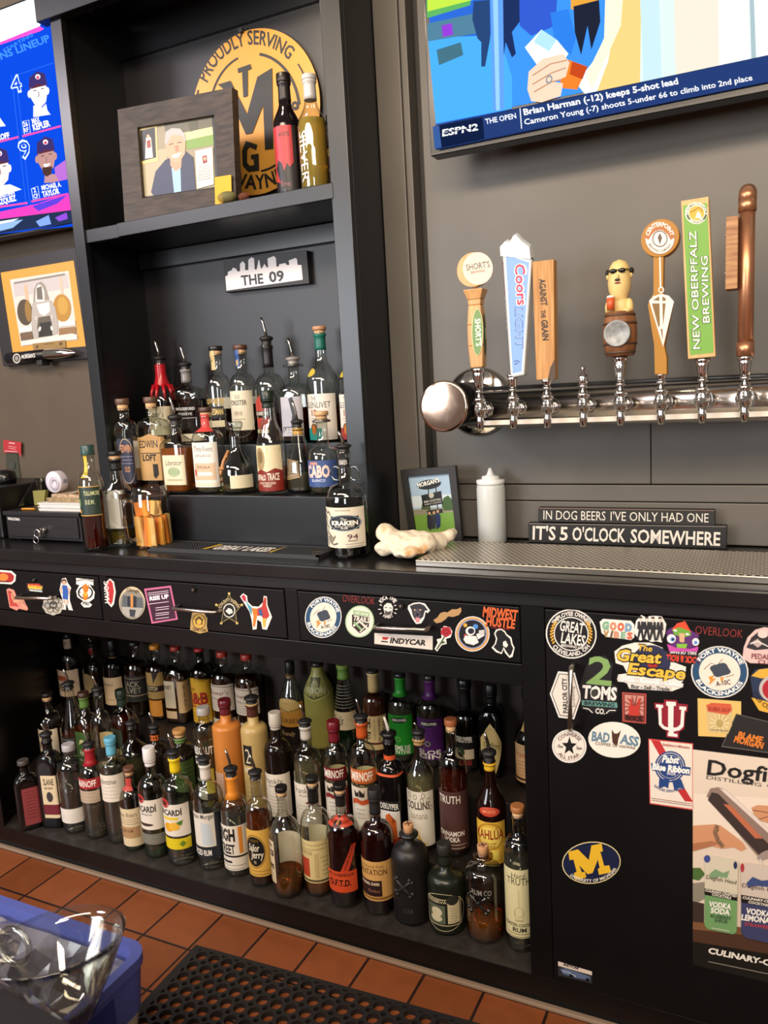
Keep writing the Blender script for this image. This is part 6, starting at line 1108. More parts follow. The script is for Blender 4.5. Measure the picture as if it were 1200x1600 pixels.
st('yellow and red gear shaped sticker at the photo edge', [('p', '24304a', [1172, 1058, 1180, 1046, 1225, 1040, 1225, 1118, 1190, 1112, 1178, 1096]), ('p', 'd9a63a', [1174, 1056, 1186, 1046, 1225, 1042, 1225, 1056, 1190, 1060]), ('p', 'd9a63a', [1174, 1090, 1190, 1094, 1225, 1104, 1225, 1120, 1186, 1110]), ('o', 'b8b0a8', 1212, 1076, 26, 22), ('o', 'a82430', 1214, 1077, 23, 19), ('a', K1, '1220 CUSTOMS', 1218, 1062, 46, 50, 205, 290, 6, 0, .02)], True)
st('green numeral brewery sticker beside the long hexagon sticker', [('p', '1e1c1d', [912, 1050, 922, 1028, 945, 1024, 958, 1038, 954, 1066, 966, 1074, 964, 1112, 940, 1118, 908, 1108, 906, 1072]), ('t', '7fa05e', '2', 916, 1067, 955, 1071, 42, .02), ('t', WW, 'TOMS', 909, 1090, 963, 1094, 19, .04), ('p', '5f8f86', [909, 1094, 964, 1098, 965, 1106, 909, 1102]), ('t', K1, 'BREWING', 913, 1101, 960, 1104.5, 5.5, .03), ('t', WW, 'CO.', 930, 1114.5, 945, 1116, 8, .03), ('l', WW, 1.3, [911, 1106, 920, 1108, 926, 1114]), ('l', WW, 1.3, [962, 1110, 952, 1110, 947, 1115]), ('o', '3a3c34', 928, 1083, 4.5, 6)], True)
st('tall pale hexagon sticker with vertical lettering behind the door pull', [('p', WW, [872, 1049, 898, 1051, 908.5, 1090, 897, 1124, 873, 1121, 859, 1084]), ('p', '6a645c', [873.5, 1052, 896.5, 1054, 906, 1090, 895.5, 1121, 874.5, 1118.5, 861.5, 1084]), ('p', 'dcd2c4', [874.5, 1053.5, 895.5, 1055.5, 904.5, 1090, 894.5, 1119.5, 875.5, 1117, 863, 1084]), ('t', '1d1b1b', 'PARLOR CITY', 887.5, 1114, 885.5, 1059, 7.5, .03), ('t', '6a625a', 'brewing', 899, 1104, 897, 1072, 5, .0)], True)
st('round cream shoe sticker with black star under the door pull', [('o', WW, 889.5, 1166, 27, 26, 15), ('g', '8a8278', 889.5, 1166, 24.5, 23.5, .03, 15), ('o', 'e2d8ca', 889.5, 1166, 23, 22, 15), star('161415', 889.5, 1166, 12.5, .42, 5, -88), ('a', '6a4a44', 'CONVERSE', 889.5, 1166, 16.5, 16, 150, 28, 5.5, 0, .02), ('a', '6a4a44', 'ALL STAR', 889.5, 1166, 22, 21, 215, 320, 5.5, 0, .02), ('t', '2a2626', 'Chuck', 870, 1167, 879, 1169, 4.5, .02, .2), ('t', '2a2626', 'Taylor', 899, 1170, 909, 1172, 4.5, .02, .2)], True)
st('small red sticker with raised rock hand', [('p', 'a84a40', [972, 1081.5, 1010, 1084, 1009.5, 1131, 972.5, 1127.5]), ('p', '6e2a26', [974.5, 1084, 1007.5, 1086, 1007, 1128.5, 975, 1125]), ('p', 'c4887a', [976, 1085.5, 1006, 1087.5, 1005.5, 1118, 976.5, 1116])]+[('l', '8a3a34', 1.4, [991, 1104, 991+17*cos(a), 1104+17*sin(a)]) for a in [2*pi*i/14 for i in range(14)]]+[('p', 'b8362c', [983, 1118, 982, 1104, 985, 1102, 984, 1092, 987, 1092, 988, 1102, 995, 1103, 998, 1091, 1001, 1092, 999, 1106, 999, 1119]), ('t', '2a1614', 'ROCK', 977.5, 1125, 1004, 1127.5, 8, .03)], True)
iu = lambda c, d: [('p', c, [1044-d, 1096-d, 1055+d, 1097-d, 1055+d, 1104+d, 1052+d, 1104+d, 1052+d, 1122, 1053, 1125-d*1.0, 1055-0, 1126-d, 1056-d, 1103+d, 1053-d, 1103+d, 1053-d, 1094-d, 1065+d, 1095-d, 1065+d, 1104+d, 1061+d, 1104+d, 1061+d, 1127-d, 1065, 1126-d, 1066-d, 1105+d, 1063-d, 1105+d, 1063-d, 1098-d, 1075+d, 1099-d, 1075+d, 1106+d, 1072+d, 1106+d, 1071+d, 1130, 1066, 1138+d, 1060+d, 1139+d, 1060+d, 1143, 1064+d, 1144-d, 1064+d, 1151+d, 1046-d, 1149+d, 1046-d, 1143-d, 1051-d, 1143, 1051-d, 1137+d, 1046, 1134+d, 1041-d, 1124, 1041-d, 1103+d, 1038-d, 1102+d, 1038-d, 1095-d])]
st('crimson and white university trident letters sticker', [('p', '8a1c2c', [1022, 1098, 1037, 1099, 1038, 1093, 1058, 1094, 1059, 1099, 1075, 1101, 1074, 1112, 1071, 1113, 1069, 1139, 1061, 1144, 1061, 1154, 1041, 1152, 1041, 1142, 1031, 1136, 1027, 1109, 1023, 1107]),
   ('p', WW, [1025, 1100.5, 1036, 1101.5, 1036, 1106, 1033.5, 1106, 1034, 1130, 1038, 1135, 1044, 1136.5, 1044, 1103, 1041, 1102.5, 1041, 1096, 1056, 1097, 1056, 1103, 1052.5, 1103, 1052, 1137, 1058, 1136.5, 1063, 1132, 1064.5, 1109, 1061.5, 1108.5, 1061.5, 1103.5, 1072.5, 1104.5, 1072, 1110, 1069.5, 1110, 1068, 1135, 1062, 1141, 1052.5, 1143, 1052.5, 1146, 1058.5, 1147, 1058.5, 1151.5, 1043.5, 1150, 1043.5, 1145, 1045, 1145, 1045, 1141.5, 1036, 1139, 1029.5, 1132, 1028.5, 1105.5, 1025, 1105])], True)
st('oval cream coffee sticker with grey lettering', [('o', 'e8dfd2', 960, 1156, 41, 28, 5), ('t', '5f7f90', 'BAD', 924, 1157, 952, 1160, 14, .04), ('t', '5f7f90', 'ASS', 968, 1161, 997, 1166, 14, .04), ('p', '4a2f24', [956, 1140, 960, 1146, 965, 1146, 970, 1141, 968, 1149, 966, 1155, 965, 1163, 961, 1165, 957, 1160, 956, 1150]), ('t', '6a5a50', 'COFFEE OF HAWAII', 930, 1163.5, 992, 1171, 4.5, .02)], True)
st('square yellow sticker with red banner', [('p', 'd9b668', [1090, 1091, 1158, 1096, 1158, 1153, 1091, 1150]), ('p', 'cbb27a', [1103, 1101, 1145, 1103, 1143, 1147, 1106, 1144]), ('p', 'c85a3c', [1103, 1102, 1112, 1098, 1142, 1100, 1144, 1110, 1136, 1117, 1106, 1112]), ('t', '8a2f24', 'RUBBA SAUS', 1107, 1110, 1140, 1113, 6, .02)]+[('l', 'e2d2a0', 1.6, [1124, 1130, 1124+16*cos(a), 1130+15*sin(a)]) for a in [2*pi*i/12 for i in range(12)]]+[('o', 'b09a5a', 1124, 1130, 5, 6), ('l', '8a7a4a', 1, [1110, 1140, 1138, 1142])], True)
st('dark tilted sticker with orange brush lettering', [('p', '5a5650', [1150, 1115, 1225, 1133, 1225, 1180, 1127, 1167]), ('p', '22201f', [1151, 1116.5, 1225, 1134.5, 1225, 1178.5, 1129, 1165.5]), ('t', 'd97a2c', 'BLAME', 1152, 1152, 1190, 1161, 9.5, .04, .1), ('t', 'd97a2c', 'MORGAN', 1146, 1159, 1191, 1170, 9.5, .04, .1)], True)
st('blue ribbon beer sticker with red diagonal stripe', [('p', 'c84a48', [1013, 1154, 1083, 1161.5, 1083, 1266, 1015, 1256]), ('p', 'e2d6c6', [1014.5, 1156, 1081.5, 1163, 1081.5, 1264, 1016.5, 1254.5]), ('p', 'b82f30', [1017, 1156.3, 1031, 1157.8, 1046, 1185, 1036, 1190]), ('p', 'b82f30', [1058, 1234, 1070, 1232, 1081.5, 1251, 1081.5, 1253, 1070, 1252]), ('o', '22407a', 1047, 1198, 24, 24.5, 5), ('g', 'd9cfc0', 1047, 1198, 21.5, 22, .05, 5), ('p', '22407a', [1030, 1216, 1046, 1218, 1044, 1232, 1038, 1229, 1029, 1233]), ('p', '22407a', [1050, 1219, 1064, 1217, 1070, 1233, 1061, 1231, 1054, 1236]), ('p', '22407a', [1017, 1192, 1079, 1199, 1078, 1212, 1019, 1204]), ('g', 'e2d6c6', 1047, 1198, 18, 18, .03, 5),
   ('t', 'f0ece4', 'Pabst', 1034, 1191, 1060, 1193, 11, .04, .2), ('t', 'f0ece4', 'Blue Ribbon', 1019, 1202, 1077, 1209, 9.5, .05), ('t', 'd0cfd8', 'BEER', 1042, 1210, 1056, 1212, 4.5, .02), ('a', '4a5a8a', 'NATURE SPENT MANY', 1047, 1198, 40, 40, 235, 310, 4, 5), ('t', 'b84a48', 'Established in Milwaukee', 1035, 1165, 1077, 1170, 4)]+[('l', '9a6a60', .8, [1018, y, 1080, y+9]) for y in (1247, 1250)], True)
st('university oval sticker with yellow block letter on navy', [('o', 'd9c890', 924, 1348, 46, 33, -5), ('o', '141c3a', 924, 1348, 44.5, 31.5, -5), ('p', 'e0b02c', [888, 1331, 903, 1327, 920, 1344, 924, 1321, 940, 1318, 942, 1330, 938, 1331, 944, 1353, 952, 1352, 955, 1363, 936, 1367, 934, 1358, 937, 1356, 934, 1343, 926, 1364, 918, 1366, 905, 1352, 909, 1363, 914, 1362, 916, 1371, 899, 1375, 897, 1364, 901, 1362, 896, 1343, 890, 1344]), ('a', 'e8dfc8', 'UNIVERSITY OF MICHIGAN', 924, 1348, 43, 30, 214, 334, 6, -5, .02)], True)
st('small racing car sticker low on the cabinet door', [('p', '2a2c30', [872, 1502, 925, 1518, 925, 1537, 872, 1524]), ('p', 'd9c8ba', [872, 1502, 925, 1518, 925, 1524, 872, 1509]), ('t', K1, 'INDYCAR', 880, 1508.5, 904, 1515, 3.5, .05, .15), ('p', '5a6a8a', [875, 1514, 884, 1513, 905, 1520, 922, 1526, 922, 1532, 900, 1528, 880, 1522]), ('o', '121214', 893, 1524, 3.5, 3.6), ('o', '121214', 918, 1531, 3, 3), ('l', 'b8c0d0', 1.2, [879, 1517, 890, 1520, 900, 1526])], True)
# poster
sk = lambda *a: ('p', 'c98f68', list(a))
flat('poster', 'large cocktail poster with a metal shaker and canned drinks on the door', 'poster', -.0028, [
 ('p', 'd9c8b4', [1082.5, 1171, 1240, 1190, 1240, 1545, 1082.5, 1507]), ('p', 'e2d2bf', [1084, 1240, 1240, 1250, 1240, 1320, 1084, 1300]),
 ('p', '4a3020', [1082.5, 1440, 1240, 1462, 1240, 1500, 1082.5, 1472]), ('p', '7a5436', [1082.5, 1440, 1240, 1458, 1240, 1470, 1082.5, 1452]), ('p', '17140f', [1082.5, 1471, 1240, 1497, 1240, 1545, 1082.5, 1507]),
 ('p', '8a8272', [1082.5, 1380, 1102, 1378, 1106, 1402, 1090, 1410, 1082.5, 1408]), ('p', '4a6a34', [1082.5, 1356, 1094, 1356, 1102, 1366, 1092, 1376, 1082.5, 1374]), ('p', '3a2c24', [1082.5, 1408, 1100, 1412, 1100, 1442, 1082.5, 1440]),
 ('t', '1c1a1a', 'Dogfish', 1104, 1210, 1236, 1226, 23, .02), ('t', '4a4440', 'DISTILLING', 1103.5, 1217, 1189, 1229, 5.5, .0), ('t', '4a4440', 'CO', 1198, 1230, 1215, 1232, 5.5, .0),
 sk(1082.5, 1290, 1115, 1288, 1126, 1290, 1142, 1302, 1160, 1316, 1166, 1326, 1158, 1330, 1146, 1324, 1128, 1326, 1110, 1322, 1082.5, 1330), ('p', 'a86f4c', [1082.5, 1318, 1112, 1314, 1126, 1318, 1110, 1323, 1082.5, 1330]), ('l', '8a6a50', 7, [1121, 1289, 1117, 1300, 1121, 1312, 1130, 1324]), ('l', '6a4c38', 1.6, [1119, 1291, 1123, 1297, 1117, 1303, 1123, 1309, 1120, 1314, 1128, 1321]),
 ('p', '8a7468', [1104, 1244, 1110, 1232, 1122, 1230, 1134, 1234, 1240, 1336, 1240, 1350, 1192, 1340, 1182, 1336]), ('p', '3a2e2a', [1106, 1250, 1112, 1238, 1122, 1240, 1212, 1330, 1200, 1338, 1186, 1336]), ('p', 'b8694a', [1130, 1256, 1142, 1258, 1192, 1310, 1180, 1310]), ('p', 'd9cac0', [1124, 1232, 1134, 1234, 1240, 1330, 1240, 1338]), ('o', '9a8a82', 1196, 1336, 14, 6, -25),
 sk(1174, 1262, 1184, 1258, 1240, 1262, 1240, 1290, 1200, 1286, 1188, 1282, 1178, 1272), ('l', '8a5a40', 1.6, [1176, 1266, 1190, 1268, 1210, 1272]), ('l', '8a5a40', 1.6, [1186, 1280, 1200, 1276]), ('l', 'd8cfc4', 2.5, [1188, 1342, 1189, 1356]),
 ('p', 'cfc6ae', [1101, 1338, 1104, 1336, 1150, 1344, 1153, 1348, 1151, 1456, 1146, 1460, 1106, 1452, 1101, 1446]), ('p', '6f9a62', [1101, 1392, 1152, 1402, 1151, 1456, 1146, 1460, 1106, 1452, 1101, 1446]), ('o', '3f4a8a', 1105, 1342, 5, 6), ('o', '2a305a', 1149, 1352, 3, 6), ('p', '7a9a74', [1108, 1366, 1118, 1358, 1130, 1364, 1140, 1360, 1136, 1372, 1122, 1370, 1112, 1374]), ('p', '17140f', [1101, 1388, 1152, 1398, 1152, 1408, 1101, 1398]),
 ('t', '5a5448', 'Dogfish Head', 1103, 1373, 1150, 1382, 6, .01), ('t', 'e8e0d0', 'CULINARY-CRAFTED', 1101.5, 1392.5, 1151, 1402, 3.6, .03), ('t', 'e8e0d0', 'COCKTAILS', 1112, 1399, 1142, 1405, 3.6, .03), ('t', 'f0ece0', 'VODKA', 1107, 1416, 1142, 1421, 8, .04), ('t', 'f0ece0', 'SODA', 1110, 1426, 1140, 1430, 8, .04), ('t', '3f5a44', 'BLUEBERRY', 1110, 1433, 1142, 1438, 5, .02), ('t', '3f5a44', 'SHRUB', 1116, 1440, 1136, 1443, 5, .02), ('l', 'd8d4c4', 1, [1112, 1450, 1140, 1455]),
 ('p', 'cbbcae', [1158, 1350, 1162, 1348, 1240, 1360, 1240, 1482, 1166, 1466, 1158, 1458]), ('p', '3a3f62', [1158, 1400, 1240, 1414, 1240, 1482, 1166, 1466, 1158, 1458]), ('o', 'a8343a', 1160, 1356, 3, 7), ('p', '3a4a78', [1166, 1380, 1176, 1370, 1190, 1376, 1210, 1374, 1200, 1386, 1180, 1384, 1170, 1388]), ('p', '17140f', [1158, 1398, 1240, 1412, 1240, 1424, 1158, 1410]), ('t', '5a4a48', 'Dogfish Head', 1159, 1386, 1222, 1396, 6, .01), ('t', 'e8e0d0', 'CULINARY-CRAFTED', 1160, 1404, 1222, 1414, 3.8, .03), ('t', 'e8e0d0', 'COCKTAILS', 1169, 1411, 1204, 1417, 3.8, .03), ('t', 'f0ece0', 'VODKA', 1165, 1427, 1204, 1433, 8.5, .04), ('t', 'f0ece0', 'LEMONADE', 1158, 1437, 1216, 1445, 8.5, .04), ('t', 'b8404a', 'STRAWBERRY', 1163, 1446, 1216, 1454, 5, .02),
 ('t', 'e8e2d6', 'CULINARY-CRAFTED', 1106, 1489, 1262, 1521, 8.5, .04), ('l', '8a8478', 1.2, [1107, 1502.5, 1240, 1530])])
# ================================================================= alcove shelf
t = thing('round_sign', 'round mustard metal sign with black cut letters on the alcove back', 'sign', (-1.262, .40, 1.895))
mb = MB(); mb.lathe([(.0001, .0), (.206, .0), (.206, -.004), (.0001, -.004)], mat('bd8636', .35, .2), c=(-1.262, .394, 2.10), axis='y', seg=72, smooth=False)
mb.box(-1.3, -1.22, .3985, .404, 2.05, 2.15, RUBBER); mb.build('disc', t)
ks = Ink(plane_y(.3935)); B_ = '17150f'
ks.draw([('a', B_, 'PROUDLY SERVING', 398, 173, 82, 104, 155, 50, 17, 0, .02), ('a', B_, 'FORT WAYNE', 398, 173, 93, 122, 203, 300, 16, 0, .03)])
def arc(cx, cy, rx, ry, a0, a1, n=14): return [q for i in range(n+1) for q in (cx+rx*cos(radians(a0+(a1-a0)*i/n)), cy-ry*sin(radians(a0+(a1-a0)*i/n)))]
ks.draw([('l', B_, 3, arc(398, 176, 70, 92, 172, 112)), ('l', B_, 4.5, arc(398, 176, 70, 92, 84, 8)), ('l', B_, 2.5, arc(398, 173, 88, 114, 40, 22)), ('l', B_, 2.5, arc(398, 173, 92, 118, 172, 164)), ('l', B_, 3, arc(398, 176, 70, 92, -58, -82)), ('o', B_, 461, 165, 6, 7), ('o', 'bd8636', 461, 165, 2, 2)])
ks.draw([('p', B_, [371, 107, 391, 100, 393, 107, 387, 110, 387, 150, 380, 152, 378, 112, 372, 114]),
  ('p', B_, [340, 132, 360, 126, 386, 178, 402, 120, 425, 106, 427, 232, 414, 234, 411, 164, 394, 208, 384, 210, 362, 160, 362, 232, 346, 236, 348, 138]),
  ('p', B_, [402, 226, 384, 220, 378, 236, 379, 258, 388, 268, 405, 266, 404, 240, 392, 242, 392, 248, 396, 248, 397, 258, 390, 259, 386, 254, 386, 234, 390, 229, 400, 234])])
k = ks.mb.build('cut_lettering', t, loc=Vector((-1.262, .39, 2.1)), recalc=False)
mb = MB(); P = ony(377, 48, .39); mb.cyl((P.x, .393, P.z), (P.x, .383, P.z), .007, .006, RUBBER); mb.build('hanging_knob', t)

t = thing('picture_frame', 'wide dark wooden picture frame with smiling man photograph on the alcove shelf', 'picture frame', (-1.38, .20, SH))
YP = .198
def pts(l, Y, zmin=None):
    A = [ony(x, y, Y) for x, y in l]
    if zmin is not None:
        A[2].z = A[3].z = zmin
    return A
A = pts([(183, 171), (362, 136), (368, 306), (194, 345)], YP, SH+.0006); Bq = [ony(x, y, YP) for x, y in ((210, 198), (330, 178), (337, 290), (218, 308))]
mb = MB(); FR = wood('2c241e', '463a30', (6, 20, 40), .6); tt = Vector((0, .026, 0)); dv = [b+Vector((0, .010, 0)) for b in Bq]
mb.add(A+dv+[p+tt for p in A]+[p+tt for p in dv], [f for i in range(4) for f in ((i, (i+1) % 4, 4+(i+1) % 4, 4+i), (8+i, 8+(i+1) % 4, (i+1) % 4, i), (4+i, 4+(i+1) % 4, 12+(i+1) % 4, 12+i), (12+i, 12+(i+1) % 4, 8+(i+1) % 4, 8+i))], FR)
mb.build('frame', t, loc=A[0], bevel=.0015)
k = Ink(plane_y(YP+.0205)); k.draw([('p', '151310', [205, 194, 336, 172, 343, 294, 214, 314]), ('p', '8f8468', [212, 201, 331, 181, 337, 292, 221, 308]), ('p', 'a89c7c', [212, 240, 260, 232, 266, 300, 221, 308]), ('p', '5f5a44', [256, 194, 331, 181, 333, 214, 262, 224]), ('p', '6f8f3a', [288, 218, 333, 208, 334, 226, 292, 234]), ('p', 'c9bd8a', [284, 208, 332, 198, 333, 210, 288, 220]), ('p', '4c4a2c', [294, 192, 308, 188, 310, 202, 297, 206]),
  ('p', 'c9b478', [216, 200, 245, 195, 247, 252, 218, 258]), ('p', '2a2620', [219, 204, 242, 199, 244, 246, 221, 252]), ('p', 'd9d2c0', [228, 216, 232, 210, 236, 216, 239, 246, 227, 248]), ('p', '8a3a30', [229, 220, 235, 218, 236, 230, 230, 232]), ('o', 'c99a7a', 231.5, 213, 2.4, 3),
  ('p', '262a44', [236, 300, 243, 268, 258, 250, 270, 244, 290, 236, 302, 246, 306, 296, 240, 306]), ('p', '8fb4d9', [268, 262, 276, 256, 282, 264, 283, 299, 272, 301]), ('p', 'c98f70', [266, 246, 284, 244, 283, 262, 274, 268, 266, 258]), ('p', 'cf9877', [257, 218, 270, 208, 284, 210, 290, 224, 289, 240, 280, 254, 270, 253, 261, 244]), ('p', 'a4a29e', [257, 222, 259, 206, 268, 200, 282, 201, 289, 210, 290, 224, 285, 212, 268, 211, 260, 226]), ('l', '5a3a2c', 1.4, [264, 226, 271, 224]), ('l', '5a3a2c', 1.4, [277, 223, 284, 222]), ('p', 'f0e8e0', [268, 243, 284, 238, 278, 246, 271, 247]), ('p', 'b87a5c', [273, 227, 278, 227, 279, 236, 274, 237]),
  ('p', 'e0d9c4', [305, 236, 332, 230, 334, 288, 308, 295]), ('p', '8a3028', [316, 244, 323, 242, 324, 254, 317, 256]), ('o', 'cf9a7a', 320, 248, 2.2, 3)]+[('l', '7a7466', .7, [309, y, 331, y-4.5]) for y in (262, 266, 270, 274, 278, 282)])
k.mb.build('photo', t, loc=Bq[0], recalc=False)
P = ony(350, 318, .172)
A = [ony(x, y, .1935) for x, y in ((335, 277), (361, 273), (362, 316), (336, 320))]; A[2].z = A[3].z = SH+.0006
mb = MB(); mb.hexa(A, [p+Vector((0, .0008, 0)) for p in A], mat('d9a52c', .7)); o = mb.build('sticky_note', loc=A[3]); tag(o, 'yellow paper note standing at the wooden picture frame corner', 'note')
def ornament(px, py, rx, ry, Y, col, lbl):
    P = ony(px, py, Y); s = mpp(P); mb = MB(); mb.ball((P.x, Y, SH+ry*s+.0004), rx*s, rx*s*.7, ry*s, liquid(col, .18), 20, 12); o = mb.build('glass_pebble', loc=(P.x, Y, SH)); tag(o, lbl, 'ornament', 'glass pebbles on the alcove shelf')
ornament(355, 309, 17, 9, .180, 'e4e0a0', 'pale yellow glass pebble in front of the yellow note')
ornament(381, 303, 10, 6, .182, 'c9866a', 'small amber glass pebble beside the larger yellow one')

# skyline plaque
t = thing('wall_plaque', 'black wooden plaque with white skyline reading THE 09', 'plaque', (-1.28, .39, 1.65))
A = [ony(x, y, .385) for x, y in ((349, 405), (479, 391), (483, 443), (352, 457))]
mb = MB(); mb.hexa(A, [p+Vector((0, .0195, 0)) for p in A], mat('141012', .5)); mb.build('board', t, .001, loc=A[0])
sk_ = [354, 454, 352, 432, 356, 430, 356, 425, 362, 422, 364, 418, 369, 420, 371, 424, 375, 424, 375, 412, 379, 408, 383, 412, 383, 422, 388, 422, 388, 406, 393, 402, 397, 404, 398, 421, 401, 421, 404, 406, 405, 406, 408, 420, 410, 418, 413, 412, 417, 418, 419, 418, 418, 404, 428, 400, 431, 403, 432, 417, 436, 416, 436, 413, 446, 411, 448, 414, 452, 414, 451, 407, 462, 403, 464, 405, 465, 414, 471, 414, 473, 437]
k = Ink(plane_y(.3847)); k.draw([('p', 'e2dcdc', sk_), ('t', '1a1416', 'THE', 377.5, 446, 412, 442.5, 15, .03), ('t', '1a1416', '09', 421, 441, 444.5, 438.5, 16, .03)]); k.mb.build('skyline', t, loc=A[0], recalc=False)

# ================================================================= left wall: aircraft print and bullet
t = thing('framed_print', 'framed yellow matted photograph of a jet aircraft nose on the wall', 'picture frame', (-1.9, .34, 1.6))
def ext(l, Y): return [ony(x, y, Y) for x, y in l]
A = ext([(-22, 411), (117, 386), (137, 560), (5, 572)], .335)
mb = MB(); mb.hexa(A, [Vector((p.x, .3545, p.z)) for p in A], mat('1f1a1b', .5)); mb.build('frame', t, .001, loc=A[0])
flat('matted_photo', None, None, .3347, [('p', 'c9933a', [1, 426, 115, 407, 134, 541, 20, 551]), ('p', 'd0c6bc', [15.5, 437, 107, 423, 122, 531, 33, 541]), ('p', 'b9b2b0', [20, 441, 105, 428, 108, 450, 23, 464]), ('p', '7f7a74', [22, 441, 101, 427, 102, 430, 22, 444]), ('p', 'c9a88a', [37, 445, 42, 444, 48, 488, 42, 490]), ('p', 'cbb09a', [92, 432, 96, 432, 100, 460, 95, 460]),
  ('o', '4a4030', 39, 488, 12, 20.5, -6), ('o', '8a6a34', 44, 486, 5, 17, -6), ('o', 'a87c2c', 97, 481, 14, 21.5, -5), ('o', 'b98f3c', 98, 478, 8, 14, -5),
  ('p', '8f877c', [52, 473, 53, 452, 57, 443, 64, 440, 70, 446, 77, 468]), ('p', 'd6d0c8', [55, 472, 56, 450, 60, 444, 65, 446, 69, 454, 70, 471]), ('p', '6a645c', [58, 468, 57, 450, 65, 447, 67, 468]), ('p', 'a8a29a', [50, 474, 79, 469, 86, 480, 91, 506, 90, 521, 82, 524, 60, 528, 53, 530, 49, 510]), ('p', 'd9d4ce', [57, 476, 77, 472, 78, 486, 69, 494, 62, 490]), ('p', '5a5244', [60, 496, 78, 493, 82, 512, 80, 524, 62, 527, 58, 512]), ('p', '2c2822', [62, 505, 80, 502, 82, 524, 60, 527]), ('o', 'c9c4ba', 56, 497, 1.4, 3), ('o', 'c9c4ba', 81, 495, 1.4, 3), ('o', 'd9d4ca', 62, 514, 2, 4, 15), ('o', 'd9d4ca', 81, 513, 2, 4, -15),
  ('p', 'e0d8ce', [30, 512, 50, 509, 50, 517, 31, 520]), ('p', 'e0d8ce', [91, 504, 117, 500, 118, 508, 92, 511]), ('p', '6a5440', [31, 521, 50, 518, 52, 530, 33, 533]), ('p', '8a6a44', [92, 513, 118, 510, 119, 522, 92, 526]), ('p', 'd9d0c6', [33, 533, 52, 530, 86, 525, 112, 521, 120, 523, 121, 530, 34, 540]),
  ('p', '8f713f', [51, 537, 102, 531, 103, 543, 52, 547]), ('p', '5a4424', [56, 540, 60, 539, 60, 544, 56, 544]), ('o', '5a4424', 95, 537, 2.5, 3), ('l', '4a3820', .8, [68, 538, 84, 536.5])], parent=t)
t = thing('tap_handle', 'black tap handle with polished bullet tip mounted below the framed jet print', 'tap handle', (-1.9, .30, 1.53))
a, b, c_ = ony(14, 560, .305), ony(72, 553.5, .305), ony(118, 551, .305); s = mpp(b)
mb = MB(); mb.cyl(a, b, 9*s, 8*s, mat('15131a', .3), 20); mb.build('grip', t)
mb = MB(); d = c_-b; q = d.to_track_quat('Z', 'Y'); L = d.length; prof = [(8*s, 0), (8*s, .35*L), (7*s, .6*L), (4.5*s, .82*L), (.2*s, L)]
vs = []; 
for r_, z_ in prof: vs += [b+q@Vector((r_*cos(2*pi*i/20), r_*sin(2*pi*i/20), z_)) for i in range(20)]
mb.add(vs, [(j*20+i, j*20+(i+1) % 20, (j+1)*20+(i+1) % 20, (j+1)*20+i) for j in range(4) for i in range(20)], CHROME, True); mb.build('bullet_tip', t)
P = ony(62, 560, .305); mb = MB(); mb.box(P.x-.012, P.x+.012, .30, .334, P.z-.022, P.z+.004, RUBBER); mb.build('bracket', t, .002)
YB = .305-9.6*s
flat('lettering', 'white lettering on the black grip', None, YB, [('g', 'c9c4bc', 26, 560, 6, 7.5, .25), ('o', '8a867e', 26, 560, 3, 4), ('t', 'd9d4cc', "MORGAN'S", 34, 560.5, 55, 558, 5.5, .03)], parent=t)

# ================================================================= cash drawer and what lies on it
X0, X1 = -2.035, -1.7335; YR = .082; zt = ony(65, 800, YR).z
t = thing('cash_drawer', 'black metal cash drawer with keys in its lock at the far counter end', 'cash drawer', (-1.88, .2, CZ))
DK = mat('1d191b', .42, .0)
mb = MB(); mb.box(X0, X1, YR+.004, .345, CZ+.006, zt-.012, DK); mb.box(X0-.003, X1+.003, YR-.003, .346, zt-.0118, zt, DK)
for x in (X0+.02, X1-.02):
    for y in (YR+.03, .32): mb.box(x-.008, x+.008, y-.008, y+.008, CZ+.0002, CZ+.0062, RUBBER)
mb.build('housing', t, .0015)
mb = MB(); mb.box(X0+.008, X1-.008, YR-.001, YR+.004, CZ+.014, zt-.016, mat('221d1f', .4)); h = mb.build('drawer_front', t, .0015)
zz = CZ+.042; mb = MB(); mb.box(X0+.03, X0+.13, YR-.0016, YR-.001, zz, zz+.003, mat('0c0a0b', .5)); mb.box(X0+.185, X0+.275, YR-.0016, YR-.001, zz, zz+.003, mat('0c0a0b', .5)); mb.build('slot', h)
flat('maker_lettering', None, None, YR-.0018, [('t', 'd9d4d0', 'VOLCORA', 11.5, 812, 31, 813.5, 3.6, .05)], parent=h)
P = ony(66, 829, YR-.012); mb = MB(); mb.cyl((P.x, YR-.001, P.z), (P.x, YR-.014, P.z), .009, .008, CHROME); mb.build('lock', h)
mb = MB(); mb.tube([(P.x-.016+.011*cos(a), YR-.018, P.z-.008+.012*sin(a)) for a in [2*pi*i/16 for i in range(16)]], .0016, CHROME, 6, True); mb.tube([(P.x-.018+.010*cos(a), YR-.022, P.z-.026+.010*sin(a)) for a in [2*pi*i/16 for i in range(16)]], .0016, CHROME, 6, True); mb.box(P.x-.010, P.x-.002, YR-.018, YR-.016, P.z-.016, P.z+.002, STEEL); mb.build('key_ring', t)
zp = zt+.0004
def stack(name, lbl, cat, x0, x1, y0, y1, z0, z1, m, skew=0, n=1, group=None):
    mb = MB(); r_ = random.Random(7)
    for i in range(n):
        a, b = z0+(z1-z0)*i/n, z0+(z1-z0)*(i+1)/n-.0002; d = r_.uniform(-.004, .004)*(n > 1)
        mb.hexa([(x0+d, y0+d, a), (x1+d, y0+d+skew, a), (x1+d, y1+skew, a), (x0+d, y1, a)], [(x0+d, y0+d, b), (x1+d, y0+d+skew, b), (x1+d, y1+skew, b), (x0+d, y1, b)], m)
    o = mb.build(name, loc=((x0+x1)/2, (y0+y1)/2, z0)); return tag(o, lbl, cat, group)
